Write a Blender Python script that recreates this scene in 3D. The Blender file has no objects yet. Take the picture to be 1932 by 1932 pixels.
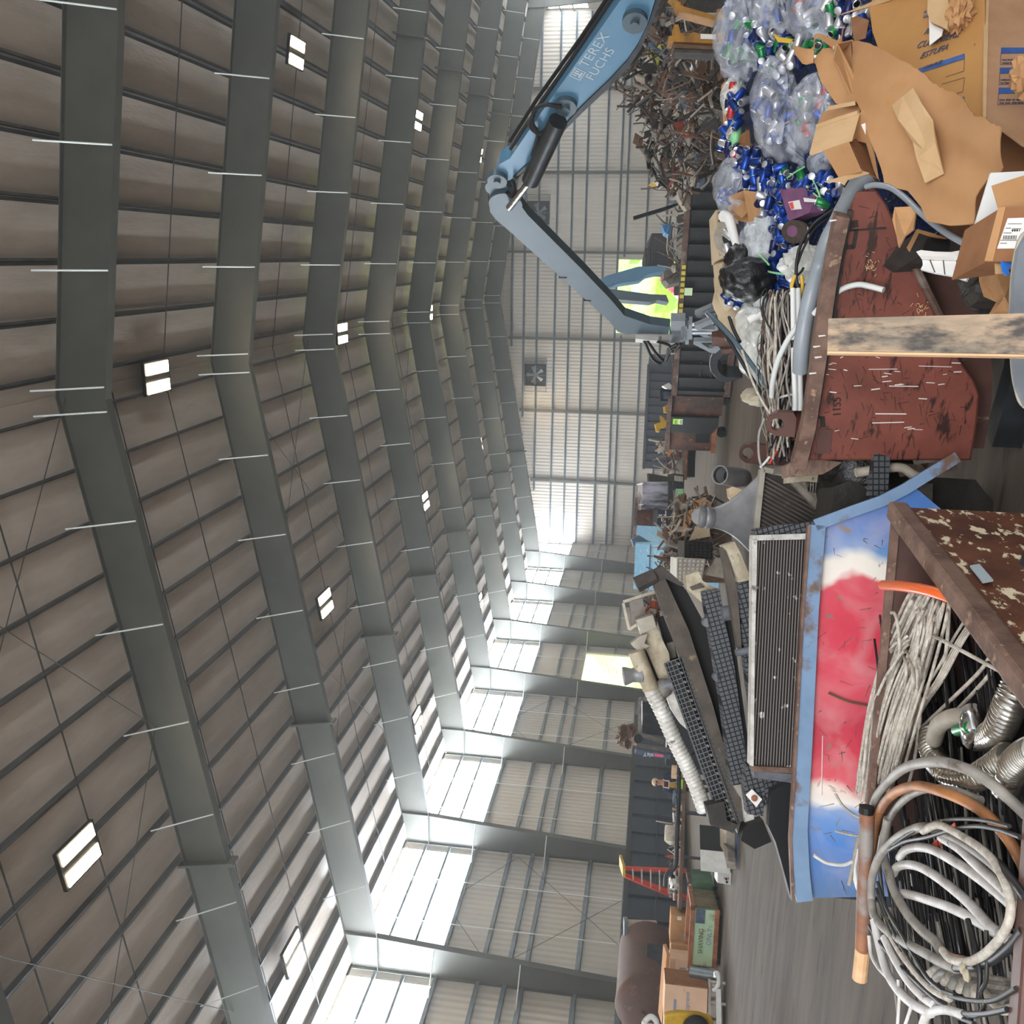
import bpy, math, random
import numpy as np
from mathutils import Vector, Matrix, Quaternion, noise
from mathutils.geometry import tessellate_polygon
random.seed(7)
SC = bpy.context.scene
COL = SC.collection
pi = math.pi
# ------------------------------------------------------------------ camera (the photograph was taken with the phone on its side)
EYE = Vector((0, 0, 2.1))
RIGHT = Vector((0.9638224, 0.26130759, 0.05258058))
DOWN = Vector((0.0114016, 0.15666861, -0.98758541))
FWD = Vector((-0.26630129, 0.95245645, 0.14802139))
FPX = 1750.16
cd = bpy.data.cameras.new('camera')
cam = bpy.data.objects.new('camera', cd)
COL.objects.link(cam)
m = Matrix.Identity(4)
for i in range(3):
    m[i][0] = DOWN[i]; m[i][1] = RIGHT[i]; m[i][2] = -FWD[i]; m[i][3] = EYE[i]
cam.matrix_world = m
cd.sensor_width = 36
cd.lens = 36 * FPX / 1932
cd.shift_x = 2.09 / 1932
cd.clip_start = 0.05; cd.clip_end = 500
SC.camera = cam
# ------------------------------------------------------------------ world, sun, daylight through the big front opening, exposure
w = bpy.data.worlds.new('world'); SC.world = w
w.use_nodes = True
bg = w.node_tree.nodes['Background']
bg.inputs[0].default_value = (0.86, 0.93, 1.0, 1); bg.inputs[1].default_value = .55
sd = bpy.data.lights.new('sun', 'SUN'); sd.energy = 9; sd.angle = 0.01; sd.color = (1, .96, .88)
so = bpy.data.objects.new('sun', sd); COL.objects.link(so)
so.rotation_euler = Vector((-0.45, 0.12, -0.88)).to_track_quat('-Z', 'Y').to_euler()
ad = bpy.data.lights.new('door_daylight', 'AREA'); ad.shape = 'RECTANGLE'; ad.size = 11; ad.size_y = 6; ad.energy = 620; ad.color = (1.0, .97, .93)
ao = bpy.data.objects.new('door_daylight', ad); COL.objects.link(ao)
ao.location = (1, -9, 6.2); ao.rotation_euler = Vector((-.06, 1, -0.30)).to_track_quat('-Z', 'Y').to_euler()
vs = SC.view_settings
vs.view_transform = 'Standard'; vs.look = 'None'; vs.gamma = 1; vs.use_curve_mapping = False
vs.exposure = 1.4
# ------------------------------------------------------------------ finding places: a photo pixel and a distance give a point of the hall
def ray(x, y):
    return RIGHT * ((966 - y) / FPX) + DOWN * ((x - 963.9) / FPX) + FWD
def C(x, y, d): return EYE + ray(x, y) * d
def onX(x, y, X): r = ray(x, y); return EYE + r * (X / r.x)
def onY(x, y, Y): r = ray(x, y); return EYE + r * (Y / r.y)
def onZ(x, y, Z): r = ray(x, y); return EYE + r * ((Z - EYE.z) / r.z)
class Plane:
    def __init__(s, a, b, c):
        s.o = a; s.n = (b - a).cross(c - a).normalized()
        if s.n.dot(a - EYE) < 0: s.n = -s.n          # points away from the eye
    def __call__(s, x, y):
        r = ray(x, y); return EYE + r * ((s.o - EYE).dot(s.n) / r.dot(s.n))
def plane3(a, b, c): return Plane(C(*a), C(*b), C(*c))
# ------------------------------------------------------------------ materials
MATS = {}
def nd(nt, t, **k):
    n = nt.nodes.new(t)
    for a, v in k.items():
        if a in n.inputs: n.inputs[a].default_value = v
        else: setattr(n, a, v)
    return n
def lk(nt, a, ao, b, bi): nt.links.new(a.outputs[ao], b.inputs[bi])
def hexc(h):
    v = [int(h[i:i+2], 16) / 255 for i in (0, 2, 4)]
    return tuple((x / 12.92 if x <= .04045 else ((x + .055) / 1.055) ** 2.4) for x in v) + (1,)
def mat(name, c1, c2=None, rough=.6, metal=0., scale=4., lo=.4, hi=.6, stretch=(1, 1, 1), bump=0., bscale=None, c3=None, s3=9., lo3=.6, hi3=.68, stretch3=None, spec=.5, emit=None, estr=0., bdist=.01, trans=0., detail=6, vary=0.):
    """procedural surface: two colours mixed by noise, a third one in spots or scratches on top"""
    M = bpy.data.materials.new(name); M.use_nodes = True
    nt = M.node_tree; B = nt.nodes['Principled BSDF']
    B.inputs['Roughness'].default_value = rough; B.inputs['Metallic'].default_value = metal
    B.inputs['Specular IOR Level'].default_value = spec
    if trans: B.inputs['Transmission Weight'].default_value = trans
    c1 = hexc(c1); B.inputs['Base Color'].default_value = c1
    tc = nd(nt, 'ShaderNodeTexCoord')
    def nz(sc, st, lo, hi):
        mp = nd(nt, 'ShaderNodeMapping'); mp.inputs['Scale'].default_value = st
        lk(nt, tc, 'Object', mp, 'Vector')
        t = nd(nt, 'ShaderNodeTexNoise', Scale=sc, Detail=detail, Roughness=.62); lk(nt, mp, 0, t, 'Vector')
        r = nd(nt, 'ShaderNodeMapRange'); r.inputs[1].default_value = lo; r.inputs[2].default_value = hi
        lk(nt, t, 0, r, 0); return r, t
    src = None
    if c2:
        r, t = nz(scale, stretch, lo, hi)
        mx = nd(nt, 'ShaderNodeMix', data_type='RGBA'); mx.inputs[6].default_value = c1; mx.inputs[7].default_value = hexc(c2)
        lk(nt, r, 0, mx, 0); src = mx
    if c3:
        r3, _ = nz(s3, stretch3 or (1, 1, 1), lo3, hi3)
        mx3 = nd(nt, 'ShaderNodeMix', data_type='RGBA'); mx3.inputs[7].default_value = hexc(c3)
        if src: lk(nt, src, 2, mx3, 6)
        else: mx3.inputs[6].default_value = c1
        lk(nt, r3, 0, mx3, 0); src = mx3
    if vary and True:
        oi = nd(nt, 'ShaderNodeObjectInfo')
        hs = nd(nt, 'ShaderNodeHueSaturation'); mr = nd(nt, 'ShaderNodeMapRange')
        mr.inputs[3].default_value = 1 - vary; mr.inputs[4].default_value = 1 + vary
        lk(nt, oi, 'Random', mr, 0); lk(nt, mr, 0, hs, 'Value')
        if src: lk(nt, src, 2, hs, 'Color')
        else: hs.inputs['Color'].default_value = c1
        lk(nt, hs, 0, B, 'Base Color')
    elif src: lk(nt, src, 2, B, 'Base Color')
    if bump:
        tb = nz(bscale or scale * 2, stretch, 0, 1)[1]
        bp = nd(nt, 'ShaderNodeBump', Strength=bump, Distance=bdist); lk(nt, tb, 0, bp, 'Height'); lk(nt, bp, 0, B, 'Normal')
    if emit:
        B.inputs['Emission Color'].default_value = hexc(emit); B.inputs['Emission Strength'].default_value = estr
    MATS[name] = M
    return M
def base_of(M): return M.node_tree, M.node_tree.nodes['Principled BSDF']
def wave_bump(M, axis, scale, strength, dist, profile='SIN'):
    nt, B = base_of(M)
    tc = nd(nt, 'ShaderNodeTexCoord'); wv = nd(nt, 'ShaderNodeTexWave', bands_direction=axis, wave_profile=profile, Scale=scale, Distortion=0.)
    lk(nt, tc, 'Object', wv, 'Vector')
    bp = nd(nt, 'ShaderNodeBump', Strength=strength, Distance=dist); lk(nt, wv, 'Fac', bp, 'Height'); lk(nt, bp, 0, B, 'Normal')
    return wv
# ------------------------------------------------------------------ mesh building
def frame(d, up=Vector((0, 0, 1))):
    d = d.normalized()
    if abs(d.dot(up)) > .98: up = Vector((1, 0, 0))
    s = d.cross(up).normalized(); return s, s.cross(d).normalized()
def spline(pts, n=6, closed=False):
    P = [Vector(p) for p in pts]
    if n <= 1 or len(P) < 3: return P
    out = []; N = len(P)
    for i in range(N if closed else N - 1):
        p0 = P[(i - 1) % N] if closed or i > 0 else P[0] * 2 - P[1]
        p1 = P[i]; p2 = P[(i + 1) % N]
        p3 = P[(i + 2) % N] if closed or i + 2 < N else P[-1] * 2 - P[-2]
        for k in range(n):
            t = k / n
            out.append(.5 * ((2 * p1) + (p2 - p0) * t + (2 * p0 - 5 * p1 + 4 * p2 - p3) * t * t + (3 * p1 - p0 - 3 * p2 + p3) * t ** 3))
    if not closed: out.append(P[-1])
    return out
class MB:
    def __init__(s): s.v = []; s.f = []; s.marks = []
    def mt(s, i): s.marks.append((len(s.f), i)); return s
    def add(s, vs, fs):
        o = len(s.v); s.v += [Vector(v) for v in vs]; s.f += [tuple(i + o for i in f) for f in fs]; return s
    def cell(s, o, a, b, c):
        """box from a corner and three edge vectors"""
        o, a, b, c = map(Vector, (o, a, b, c))
        vs = [o, o + a, o + a + b, o + b, o + c, o + a + c, o + a + b + c, o + b + c]
        fs = [(0, 3, 2, 1), (4, 5, 6, 7), (0, 1, 5, 4), (1, 2, 6, 5), (2, 3, 7, 6), (3, 0, 4, 7)]
        if a.cross(b).dot(c) < 0: fs = [f[::-1] for f in fs]
        return s.add(vs, fs)
    def box(s, c, d, rz=0, M=None):
        q = M or Matrix.Rotation(rz, 3, 'Z'); d = Vector(d); c = Vector(c)
        ax = [q @ Vector((d.x, 0, 0)), q @ Vector((0, d.y, 0)), q @ Vector((0, 0, d.z))]
        return s.cell(c - (ax[0] + ax[1] + ax[2]) / 2, *ax)
    def beam(s, a, b, w, h, up=(0, 0, 1)):
        a = Vector(a); b = Vector(b); x, y = frame(b - a, Vector(up))
        return s.cell(a - x * w / 2 - y * h / 2, x * w, y * h, b - a)
    def tube(s, pts, r, seg=8, n=5, closed=False, caps=True, hollow=False):
        P = spline(pts, n, closed); N = len(P)
        rr = r if callable(r) else (lambda t: r)
        t0 = (P[1] - P[0]).normalized(); x, y = frame(t0); rings = []; o = len(s.v)
        for i in range(N):
            if closed: t = (P[(i + 1) % N] - P[i - 1])
            else: t = P[min(i + 1, N - 1)] - P[max(i - 1, 0)]
            t = t.normalized() if t.length > 1e-9 else t0
            q = t0.rotation_difference(t); x = q @ x; x = (x - t * x.dot(t)).normalized(); y = t.cross(x); t0 = t
            R_ = rr(i / max(1, N - 1))
            for k in range(seg):
                a = 2 * pi * k / seg; s.v.append(P[i] + (x * math.cos(a) + y * math.sin(a)) * R_)
        for i in range(N if closed else N - 1):
            j = (i + 1) % N
            for k in range(seg):
                l = (k + 1) % seg; s.f.append((o + i * seg + k, o + i * seg + l, o + j * seg + l, o + j * seg + k))
        if caps and not closed:
            s.f.append(tuple(o + k for k in range(seg))[::-1]); s.f.append(tuple(o + (N - 1) * seg + k for k in range(seg)))
        return s
    def lathe(s, a, d, prof, seg=20, up=(0, 0, 1), sx=1., sy=1., arc=2 * pi, cap=True):
        """prof: (distance along d, radius)"""
        a = Vector(a); d = Vector(d).normalized(); x, y = frame(d, Vector(up)); o = len(s.v); n = len(prof)
        for t, r in prof:
            for k in range(seg):
                an = arc * k / seg; s.v.append(a + d * t + x * (math.cos(an) * r * sx) + y * (math.sin(an) * r * sy))
        for i in range(n - 1):
            for k in range(seg):
                l = (k + 1) % seg; s.f.append((o + i * seg + k, o + i * seg + l, o + (i + 1) * seg + l, o + (i + 1) * seg + k))
        if cap and prof[0][1] > 1e-4: s.f.append(tuple(o + k for k in range(seg))[::-1])
        if cap and prof[-1][1] > 1e-4: s.f.append(tuple(o + (n - 1) * seg + k for k in range(seg)))
        return s
    def plate(s, pts, th, n=None):
        """polygon with its own thickness, extruded along n (default: away from the eye)"""
        P = [Vector(p) for p in pts]
        if n is None:
            n = Vector()
            for i in range(len(P)): n += P[i].cross(P[(i + 1) % len(P)])
            n = n.normalized()
            if n.dot(P[0] - EYE) < 0: n = -n
        n = Vector(n); N = len(P); Q = [p + n * th for p in P]
        nn = Vector()
        for i in range(N): nn += P[i].cross(P[(i + 1) % N])
        F = list(range(N))
        if nn.dot(n) > 0: F = F[::-1]
        fs = [tuple(F), tuple(N + i for i in F[::-1])]
        for i in range(N):
            a, b = F[i], F[(i + 1) % N]; fs.append((b, a, a + N, b + N))
        return s.add(P + Q, fs)
    def sheet(s, fn, nu, nv, th=0.):
        """a surface fn(u,v) with thickness th"""
        g = [[Vector(fn(i / nu, j / nv)) for j in range(nv + 1)] for i in range(nu + 1)]
        vs = [p for r_ in g for p in r_]; W = nv + 1; fs = []
        for i in range(nu):
            for j in range(nv): fs.append((i * W + j, i * W + j + 1, (i + 1) * W + j + 1, (i + 1) * W + j))
        if th:
            nrm = []
            for i in range(nu + 1):
                for j in range(nv + 1):
                    a = g[min(i + 1, nu)][j] - g[max(i - 1, 0)][j]; b = g[i][min(j + 1, nv)] - g[i][max(j - 1, 0)]
                    k = a.cross(b); k = k.normalized() if k.length > 1e-12 else Vector((0, 0, 1)); nrm.append(k)
            o = len(vs); vs = vs + [v + k * th for v, k in zip(vs, nrm)]
            fs += [tuple(o + k for k in f[::-1]) for f in fs[:]]
            edge = [(0, j) for j in range(nv)] and ([(i, 0) for i in range(nu)] + [(nu, j) for j in range(nv)] + [(i, nv) for i in range(nu, 0, -1)] + [(0, j) for j in range(nv, 0, -1)])
            idx = [i * W + j for i, j in edge]
            for k in range(len(idx)):
                a, b = idx[k], idx[(k + 1) % len(idx)]; fs.append((a, b, b + o, a + o))
        return s.add(vs, fs)
    def blob(s, c, r, seed=0, amp=.12, fr=1.5, nu=18, nv=12, M=None, fn=None):
        """a closed lumpy body"""
        c = Vector(c); r = Vector(r); vs = []; fs = []
        off = Vector((seed * 3.7, seed * 1.3, seed * 7.1))
        for j in range(nv + 1):
            th = pi * j / nv
            for i in range(nu):
                ph = 2 * pi * i / nu
                d = Vector((math.sin(th) * math.cos(ph), math.sin(th) * math.sin(ph), math.cos(th)))
                k = 1 + amp * noise.noise(d * fr + off) * 2
                if fn: k *= fn(d)
                p = Vector((d.x * r.x, d.y * r.y, d.z * r.z)) * k
                if M: p = M @ p
                vs.append(c + p)
        for j in range(nv):
            for i in range(nu):
                l = (i + 1) % nu; fs.append((j * nu + i, (j + 1) * nu + i, (j + 1) * nu + l, j * nu + l))
        return s.add(vs, fs)
    def build(s, name, M, parent=None, smooth=False, base=None, kind=None, bevel=0, weld=False):
        me = bpy.data.meshes.new(name)
        if parent is not None:
            o_ = parent
            b = Vector()
            while o_ is not None: b += o_.location; o_ = o_.parent
        elif base is not None: b = Vector(base)
        else:
            xs = [v.x for v in s.v]; ys = [v.y for v in s.v]; zs = [v.z for v in s.v]
            b = Vector(((min(xs) + max(xs)) / 2, (min(ys) + max(ys)) / 2, min(zs)))
        me.from_pydata([tuple(v - b) for v in s.v], [], s.f)
        me.update()
        if s.marks:
            mi = [0] * len(s.f)
            for k, (a, i) in enumerate(s.marks):
                for q in range(a, s.marks[k + 1][0] if k + 1 < len(s.marks) else len(s.f)): mi[q] = i
            me.polygons.foreach_set('material_index', mi)
        if smooth:
            me.polygons.foreach_set('use_smooth', [True] * len(me.polygons))
        Ms = M if isinstance(M, (list, tuple)) else [M]
        for q in Ms: me.materials.append(MATS[q] if isinstance(q, str) else q)
        ob = bpy.data.objects.new(name, me); COL.objects.link(ob)
        if smooth:
            try: me.set_sharp_from_angle(angle=math.radians(50))
            except Exception: pass
        if parent is not None: ob.parent = parent
        else: ob.location = b
        if bevel:
            bv = ob.modifiers.new('bevel', 'BEVEL'); bv.width = bevel; bv.segments = 2; bv.limit_method = 'ANGLE'
        if kind: ob['kind'] = kind
        return ob
def tag(o, label, cat, group=None):
    o['label'] = label; o['category'] = cat
    if group: o['group'] = group
    return o
def thing(name, label, cat, loc, group=None):
    o = bpy.data.objects.new(name, None); COL.objects.link(o); o.location = Vector(loc); o.empty_display_size = .2
    return tag(o, label, cat, group)
def struct(mb, name, M, **k): return mb.build(name, M, kind='structure', **k)
def lettering(text, M, o, right, up, size, parent, name='lettering', label=None, ext=.002, align='LEFT', shear=0, sx=1.):
    """flat raised letters: o = start of the base line, right/up = reading and up directions"""
    cu = bpy.data.curves.new('t', 'FONT'); cu.body = text; cu.size = size; cu.extrude = ext; cu.align_x = align; cu.shear = shear
    t = bpy.data.objects.new('t', cu); COL.objects.link(t)
    dg = bpy.context.evaluated_depsgraph_get(); me = bpy.data.meshes.new_from_object(t.evaluated_get(dg))
    bpy.data.objects.remove(t); bpy.data.curves.remove(cu)
    r = Vector(right).normalized(); u = Vector(up); u = (u - r * u.dot(r)).normalized(); n = r.cross(u)
    if n.dot(Vector(o) - EYE) > 0: n = -n
    mb = MB(); mb.add([Vector(o) + r * (v.co.x * sx) + u * v.co.y + n * v.co.z for v in me.vertices], [tuple(p.vertices) for p in me.polygons])
    bpy.data.meshes.remove(me)
    ob = mb.build(name, M, parent)
    if label: ob['label'] = label
    return ob
def dup(root, loc, rot=None, label=None, group=None, scale=None):
    """a copy of a thing with copies of its parts"""
    r = root.copy(); COL.objects.link(r); r.location = Vector(loc)
    if rot is not None: r.rotation_euler = rot
    if scale is not None: r.scale = scale
    if label: r['label'] = label
    if group: r['group'] = group
    for ch in list(root.children):
        c = ch.copy(); COL.objects.link(c); c.parent = r
        for g in list(ch.children):
            d = g.copy(); COL.objects.link(d); d.parent = c
    return r
# ================================================================== THE HALL
mat('concrete', '675d53', '4c453d', .8, scale=.9, stretch=(.35, 2.2, 1), lo=.35, hi=.66, c3='37322d', s3=2.2, lo3=.56, hi3=.72, stretch3=(.5, 3, 1), bump=.25, bscale=30, spec=.3)
mat('siding', 'bdb5a8', 'b0a89a', .45, scale=.3, stretch=(1, 1, .4), lo=.4, hi=.7)
mat('siding_side', 'bbb4a8', 'afa89b', .4, scale=.3, lo=.4, hi=.7)
mat('insulation', 'd8ccc0', 'c4b8ac', .42, scale=.5, stretch=(2.2, .5, 1), lo=.4, hi=.62, bump=.5, bscale=3, bdist=.03)
mat('frame_steel', '5a5b54', '52534d', .5, scale=.6, lo=.4, hi=.6, metal=.0, spec=.4)
mat('galvanised', '7d8588', '6c7477', .4, metal=.45, scale=1.5)
mat('purlin_grey', '605f5b', '545350', .5, metal=.3, scale=1.5)
mat('pale_rod', 'd2d6d2', None, .4, metal=.2)
mat('pane', 'ffffff', None, .5, emit='eef6ff', estr=11)
mat('pane_far', 'ffffff', None, .5, emit='eef6ff', estr=4.5)
mat('lamp_lens', 'ffffff', None, .4, emit='ffe9c4', estr=34)
mat('lamp_body', '242320', None, .5)
mat('black_steel', '17181a', None, .5, metal=.3)
wave_bump(MATS['siding'], 'X', 1.05, .55, .05); wave_bump(MATS['siding_side'], 'Y', 1.05, .5, .04)
XL, XR, XM, YE, Y0, BAY = -25.2, 18.7, -3.25, 80.34, 19.38, 7.62
def roofz(X, z=15.68): return z + (.172 * (X - XM) if X < XM else -.150 * (X - XM))
struct(MB().cell((XL - 4, -14, -.1), (XR - XL + 8, 0, 0), (0, YE + 18, 0), (0, 0, .1)), 'floor', 'concrete')
# roof lining, slung over the purlins
def roof_fn(side):
    Xe = XL if side < 0 else XR
    def f(u, v):
        X = XM + (Xe - XM) * u; Y = -3 + (YE + 3.4) * v
        n = abs(X - XM) / 1.28; sag = .05 * abs(math.sin(pi * (n - .3)))
        return (X, Y, roofz(X, 15.95) - sag)
    return f
mb = MB(); mb.sheet(roof_fn(-1), 102, 33, .05); mb.sheet(roof_fn(1), 102, 33, .05)
struct(mb, 'ceiling', 'insulation', smooth=True)
# walls: left wall with its strip of translucent windows, end wall with the tall doorway, right wall
bays = [(Y0 + BAY * (i - 1), Y0 + BAY * i) for i in range(0, 9)]
bays[-1] = (bays[-1][0], YE)
mb = MB()
W = .12
mb.cell((XL, -3, 0), (-W, 0, 0), (0, 53.7 - 2.9 + 3, 0), (0, 0, 8.9)).cell((XL, 56.7, 0), (-W, 0, 0), (0, YE - 56.7, 0), (0, 0, 8.9)).cell((XL, 50.8, 5.75), (-W, 0, 0), (0, 5.9, 0), (0, 0, 3.15))
mb.cell((XL, -3, 12.02), (-W, 0, 0), (0, YE + 3, 0), (0, 0, .4))
for a, b in bays: mb.cell((XL, b - .3, 8.9), (-W, 0, 0), (0, .6, 0), (0, 0, 3.2))
mb.cell((XL, -3, 8.9), (-W, 0, 0), (0, 15.1, 0), (0, 0, 3.2))
struct(mb, 'wall_left', 'siding_side')
mb = MB()
mb.cell((XL, YE, 0), (-6.2 - XL, 0, 0), (0, W, 0), (0, 0, 5.78)).cell((-.2, YE, 0), (XR + .2, 0, 0), (0, W, 0), (0, 0, 5.78))
mb.plate([(XL, YE, 5.78), (XR, YE, 5.78), (XR, YE, roofz(XR, 15.9)), (XM, YE, 15.9), (XL, YE, roofz(XL, 15.9))], W, (0, 1, 0))
struct(mb, 'wall_end', 'siding')
mb = MB(); mb.cell((XR, -3, 0), (W, 0, 0), (0, YE + 3, 0), (0, 0, 8.9)).cell((XR, -3, 12.0), (W, 0, 0), (0, YE + 3, 0), (0, 0, .8))
for a, b in bays: mb.cell((XR, b - .3, 8.9), (W, 0, 0), (0, .6, 0), (0, 0, 3.2))
struct(mb, 'wall_right', 'siding_side')
k = 0
for side, X in ((-1, XL), (1, XR)):
    for a, b in bays:
        k += 1
        wd = MB().cell((X + .02 * side, a + .3, 8.9), (.03 * side, 0, 0), (0, b - a - .6, 0), (0, 0, 3.14)).build('window_%d' % k, 'pane' if side < 0 else 'pane_far', kind='structure')
        mb = MB()
        for z in (9.95, 11.0): mb.cell((X - .03 * side, a + .1, z), (-.14 * side, 0, 0), (0, b - a - .2, 0), (0, 0, .1))
        for y in (.36, .66): mb.cell((X - .02 * side, a + (b - a) * y, 8.9), (-.025 * side, 0, 0), (0, .03, 0), (0, 0, 3.1))
        mb.build('mullion', 'galvanised', wd)
ntrim = 0
def trim(mb, M, smooth=False):
    global ntrim
    ntrim += 1; return struct(mb, 'trim_%d' % ntrim, M, smooth=smooth)
def zee(mb, a, b, h=.2, w=.07, t=.012, out=(0, 0, 1), side=(1, 0, 0)):
    """a Z profile from a to b"""
    a, b, out, side = map(Vector, (a, b, out, side)); L = b - a
    mb.cell(a, side * t, out * h, L); mb.cell(a, side * w, out * t, L); mb.cell(a + out * (h - t), side * -w, out * t, L); return mb
# wall girts
for z in (2.3, 3.85, 5.72, 6.35, 7.32, 8.85):
    for y0, y1 in (((-3, 50.7), (56.8, YE)) if z < 5.8 else ((-3, YE),)):
        trim(zee(MB(), (XL + .01, y0, z), (XL + .01, y1, z), .2, .09, .03, (1, 0, 0), (0, 0, 1)), 'galvanised')
for z in (2.0, 3.6, 5.3, 5.85, 7.05, 8.6, 9.76, 10.98, 12.5, 13.64, 14.69):
    xs = [XM + 1 + abs(15.6 - z) * -1 / .172 if z > 11.9 else XL + .2, XM - 1 + abs(15.6 - z) / .15 if z > 12.5 else XR - .2]
    for x0, x1 in (((xs[0], -6.4), (0, xs[1])) if z < 5.8 else ((xs[0], xs[1]),)):
        trim(zee(MB(), (x0, YE - .22, z), (x1, YE - .22, z), .2, .09, .03, (0, 1, 0), (0, 0, 1)), 'galvanised')
for x in (12.98, 6.64, .34, -6.81, -13.05, -19.27):
    mb = MB(); z = roofz(x, 15.6); mb.cell((x - .1, YE - .3, 0), (.2, 0, 0), (0, .012, 0), (0, 0, z)).cell((x - .1, YE - .02, 0), (.2, 0, 0), (0, .012, 0), (0, 0, z)).cell((x - .006, YE - .3, 0), (.012, 0, 0), (0, .3, 0), (0, 0, z))
    trim(mb, 'frame_steel')
# eave struts and purlins
for side, Xe in ((-1, XL), (1, XR)):
    x = XM + side * .45
    while abs(x - XM) < abs(Xe - XM) - .3:
        z = roofz(x); trim(zee(MB(), (x, 4, z), (x, YE, z), .21, .08, .014), 'purlin_grey'); x += side * 1.28
    for a, b in bays:
        for q in (.28, .62):
            y = a + (b - a) * q; mb = MB(); mb.beam((XM, y, 15.70), (Xe, y, roofz(Xe, 15.70)), .035, .02); trim(mb, 'purlin_grey')
    # vertical sag rods of the side wall
for a, b in bays:
    for q in (.35, .68):
        y = a + (b - a) * q
        z0 = 5.9 if 50 < y < 57 else 1.5
        trim(MB().tube([(XL + .24, y, z0), (XL + .24, y, 12.0)], .022, 6), 'pale_rod')
# double girt and cable cross bracing of two bays
for a, b in (bays[2], bays[4], bays[6]):
    for y0, y1 in ((a + .5, b - .5), (b - .5, a + .5)):
        if a > 50: continue
        trim(MB().tube([(XL + .3, y0, .4), (XL + .3, y1, 6.9)], .012, 5), 'frame_steel'); trim(MB().tube([(XL + .3, y0, 6.9), (XL + .3, y1, 11.8)], .012, 5), 'frame_steel')
for i in (0, 2, 4):
    a, b = bays[i]
    for x0, x1 in ((XM, -11.5), (-11.5, -20)):
        for ya, yb in ((a, b), (b, a)):
            trim(MB().tube([(x0, ya, roofz(x0, 15.5)), (x1, yb, roofz(x1, 15.5))], .012, 5), 'purlin_grey')
# the steel frames
def rafter_mesh(side, Y):
    Xe = XL + 1.62 if side < 0 else XR - 1.62; s = .172 if side < 0 else .150
    mb = MB(); zb = lambda X: 14.45 - s * abs(X - XM); zt = lambda X: roofz(X, 15.67); T = .014; F = .13
    mb.plate([(XM, Y, zb(XM)), (XM, Y, zt(XM)), (Xe, Y, zt(Xe)), (Xe, Y, zb(Xe))], T, (0, 1, 0))
    for z in (zb, zt):
        mb.plate([(XM, Y - F, z(XM)), (XM, Y + F, z(XM)), (Xe, Y + F, z(Xe)), (Xe, Y - F, z(Xe))], .02, (0, 0, -1))
    return mb, zb, Xe
labels = ['nearest of the grey steel roof frames, spanning above the photographer', 'second grey steel roof frame, in front of the lamp pair under the ridge', 'third grey steel frame whose column stands beside the red ladder', 'fourth grey steel frame, column behind the forklift mast', 'fifth grey steel frame, one bay before the green side doorway', 'sixth grey steel frame, column at the near edge of the green side doorway', 'seventh grey steel frame, column just beyond the green side doorway', 'eighth grey steel frame, column over the light blue bin', 'last grey steel frame before the end wall']
for i in range(-1, 8):
    Y = Y0 + BAY * i
    fr = thing('portal_frame', labels[i + 1], 'steel frame', (XM, Y, 0), 'steel frames of the hall')
    for side in (-1, 1):
        mb, zb, Xe = rafter_mesh(side, Y); mb.build('rafter', 'frame_steel', fr)
        Xw = XL + .2 if side < 0 else XR - .2; q = -side; zt = roofz(Xw, 15.67); zk = zb(Xe); T = .014; F = .13
        xi = Xw + q * .62
        mb = MB().plate([(Xw, Y, 0), (Xw, Y, zt), (Xe, Y, roofz(Xe, 15.67)), (Xe, Y, zk), (xi, Y, 0)], T, (0, 1, 0))
        mb.plate([(Xe, Y - F, zk), (Xe, Y + F, zk), (xi, Y + F, 0), (xi, Y - F, 0)], .02, (q * -1, 0, 0)).cell((Xw, Y - F, 0), (0, 2 * F, 0), (0, 0, zt), (q * -.02, 0, 0))
        mb.cell((Xw, Y - F, zk), (Xe - Xw, 0, 0), (0, 2 * F, 0), (0, 0, .02)).cell((Xe, Y - F, zk), (-.016 * q, 0, 0), (0, 2 * F, 0), (0, 0, roofz(Xe, 15.67) - zk))
        mb.build('column', 'frame_steel', fr)
        # bolted splice
        xs_ = -15.3 if side < 0 else 9.0
        z = zb(xs_); mb = MB().box((xs_, Y, z + .6), (.07, .36, 1.55), M=Matrix.Rotation(-math.atan(.172 if side < 0 else -.15), 3, 'Y')); mb.build('splice_plate', 'frame_steel', fr)
        x = XM + side * .28
        while abs(x - XM) < abs(Xe - XM):
            if i >= 0: MB().tube([(x, Y - .12, zb(x) + .02), (x, Y - 1.05, zb(x) + 1.2)], .02 if i < 4 else .014, 4).build('flange_brace', 'pale_rod', fr)
            x += side * 2.56
        for z in (5.75, 8.85):
            xw2 = Xw + q * (.62 + (Xe - Xw) * q * 0 + (abs(Xe - Xw) - .62) * z / zk)
            if i >= 0 and not (side > 0): MB().tube([(xw2, Y - .12, z), (Xw - q * .05, Y - 1.1, z)], .02, 4).build('flange_brace', 'pale_rod', fr)
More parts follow.
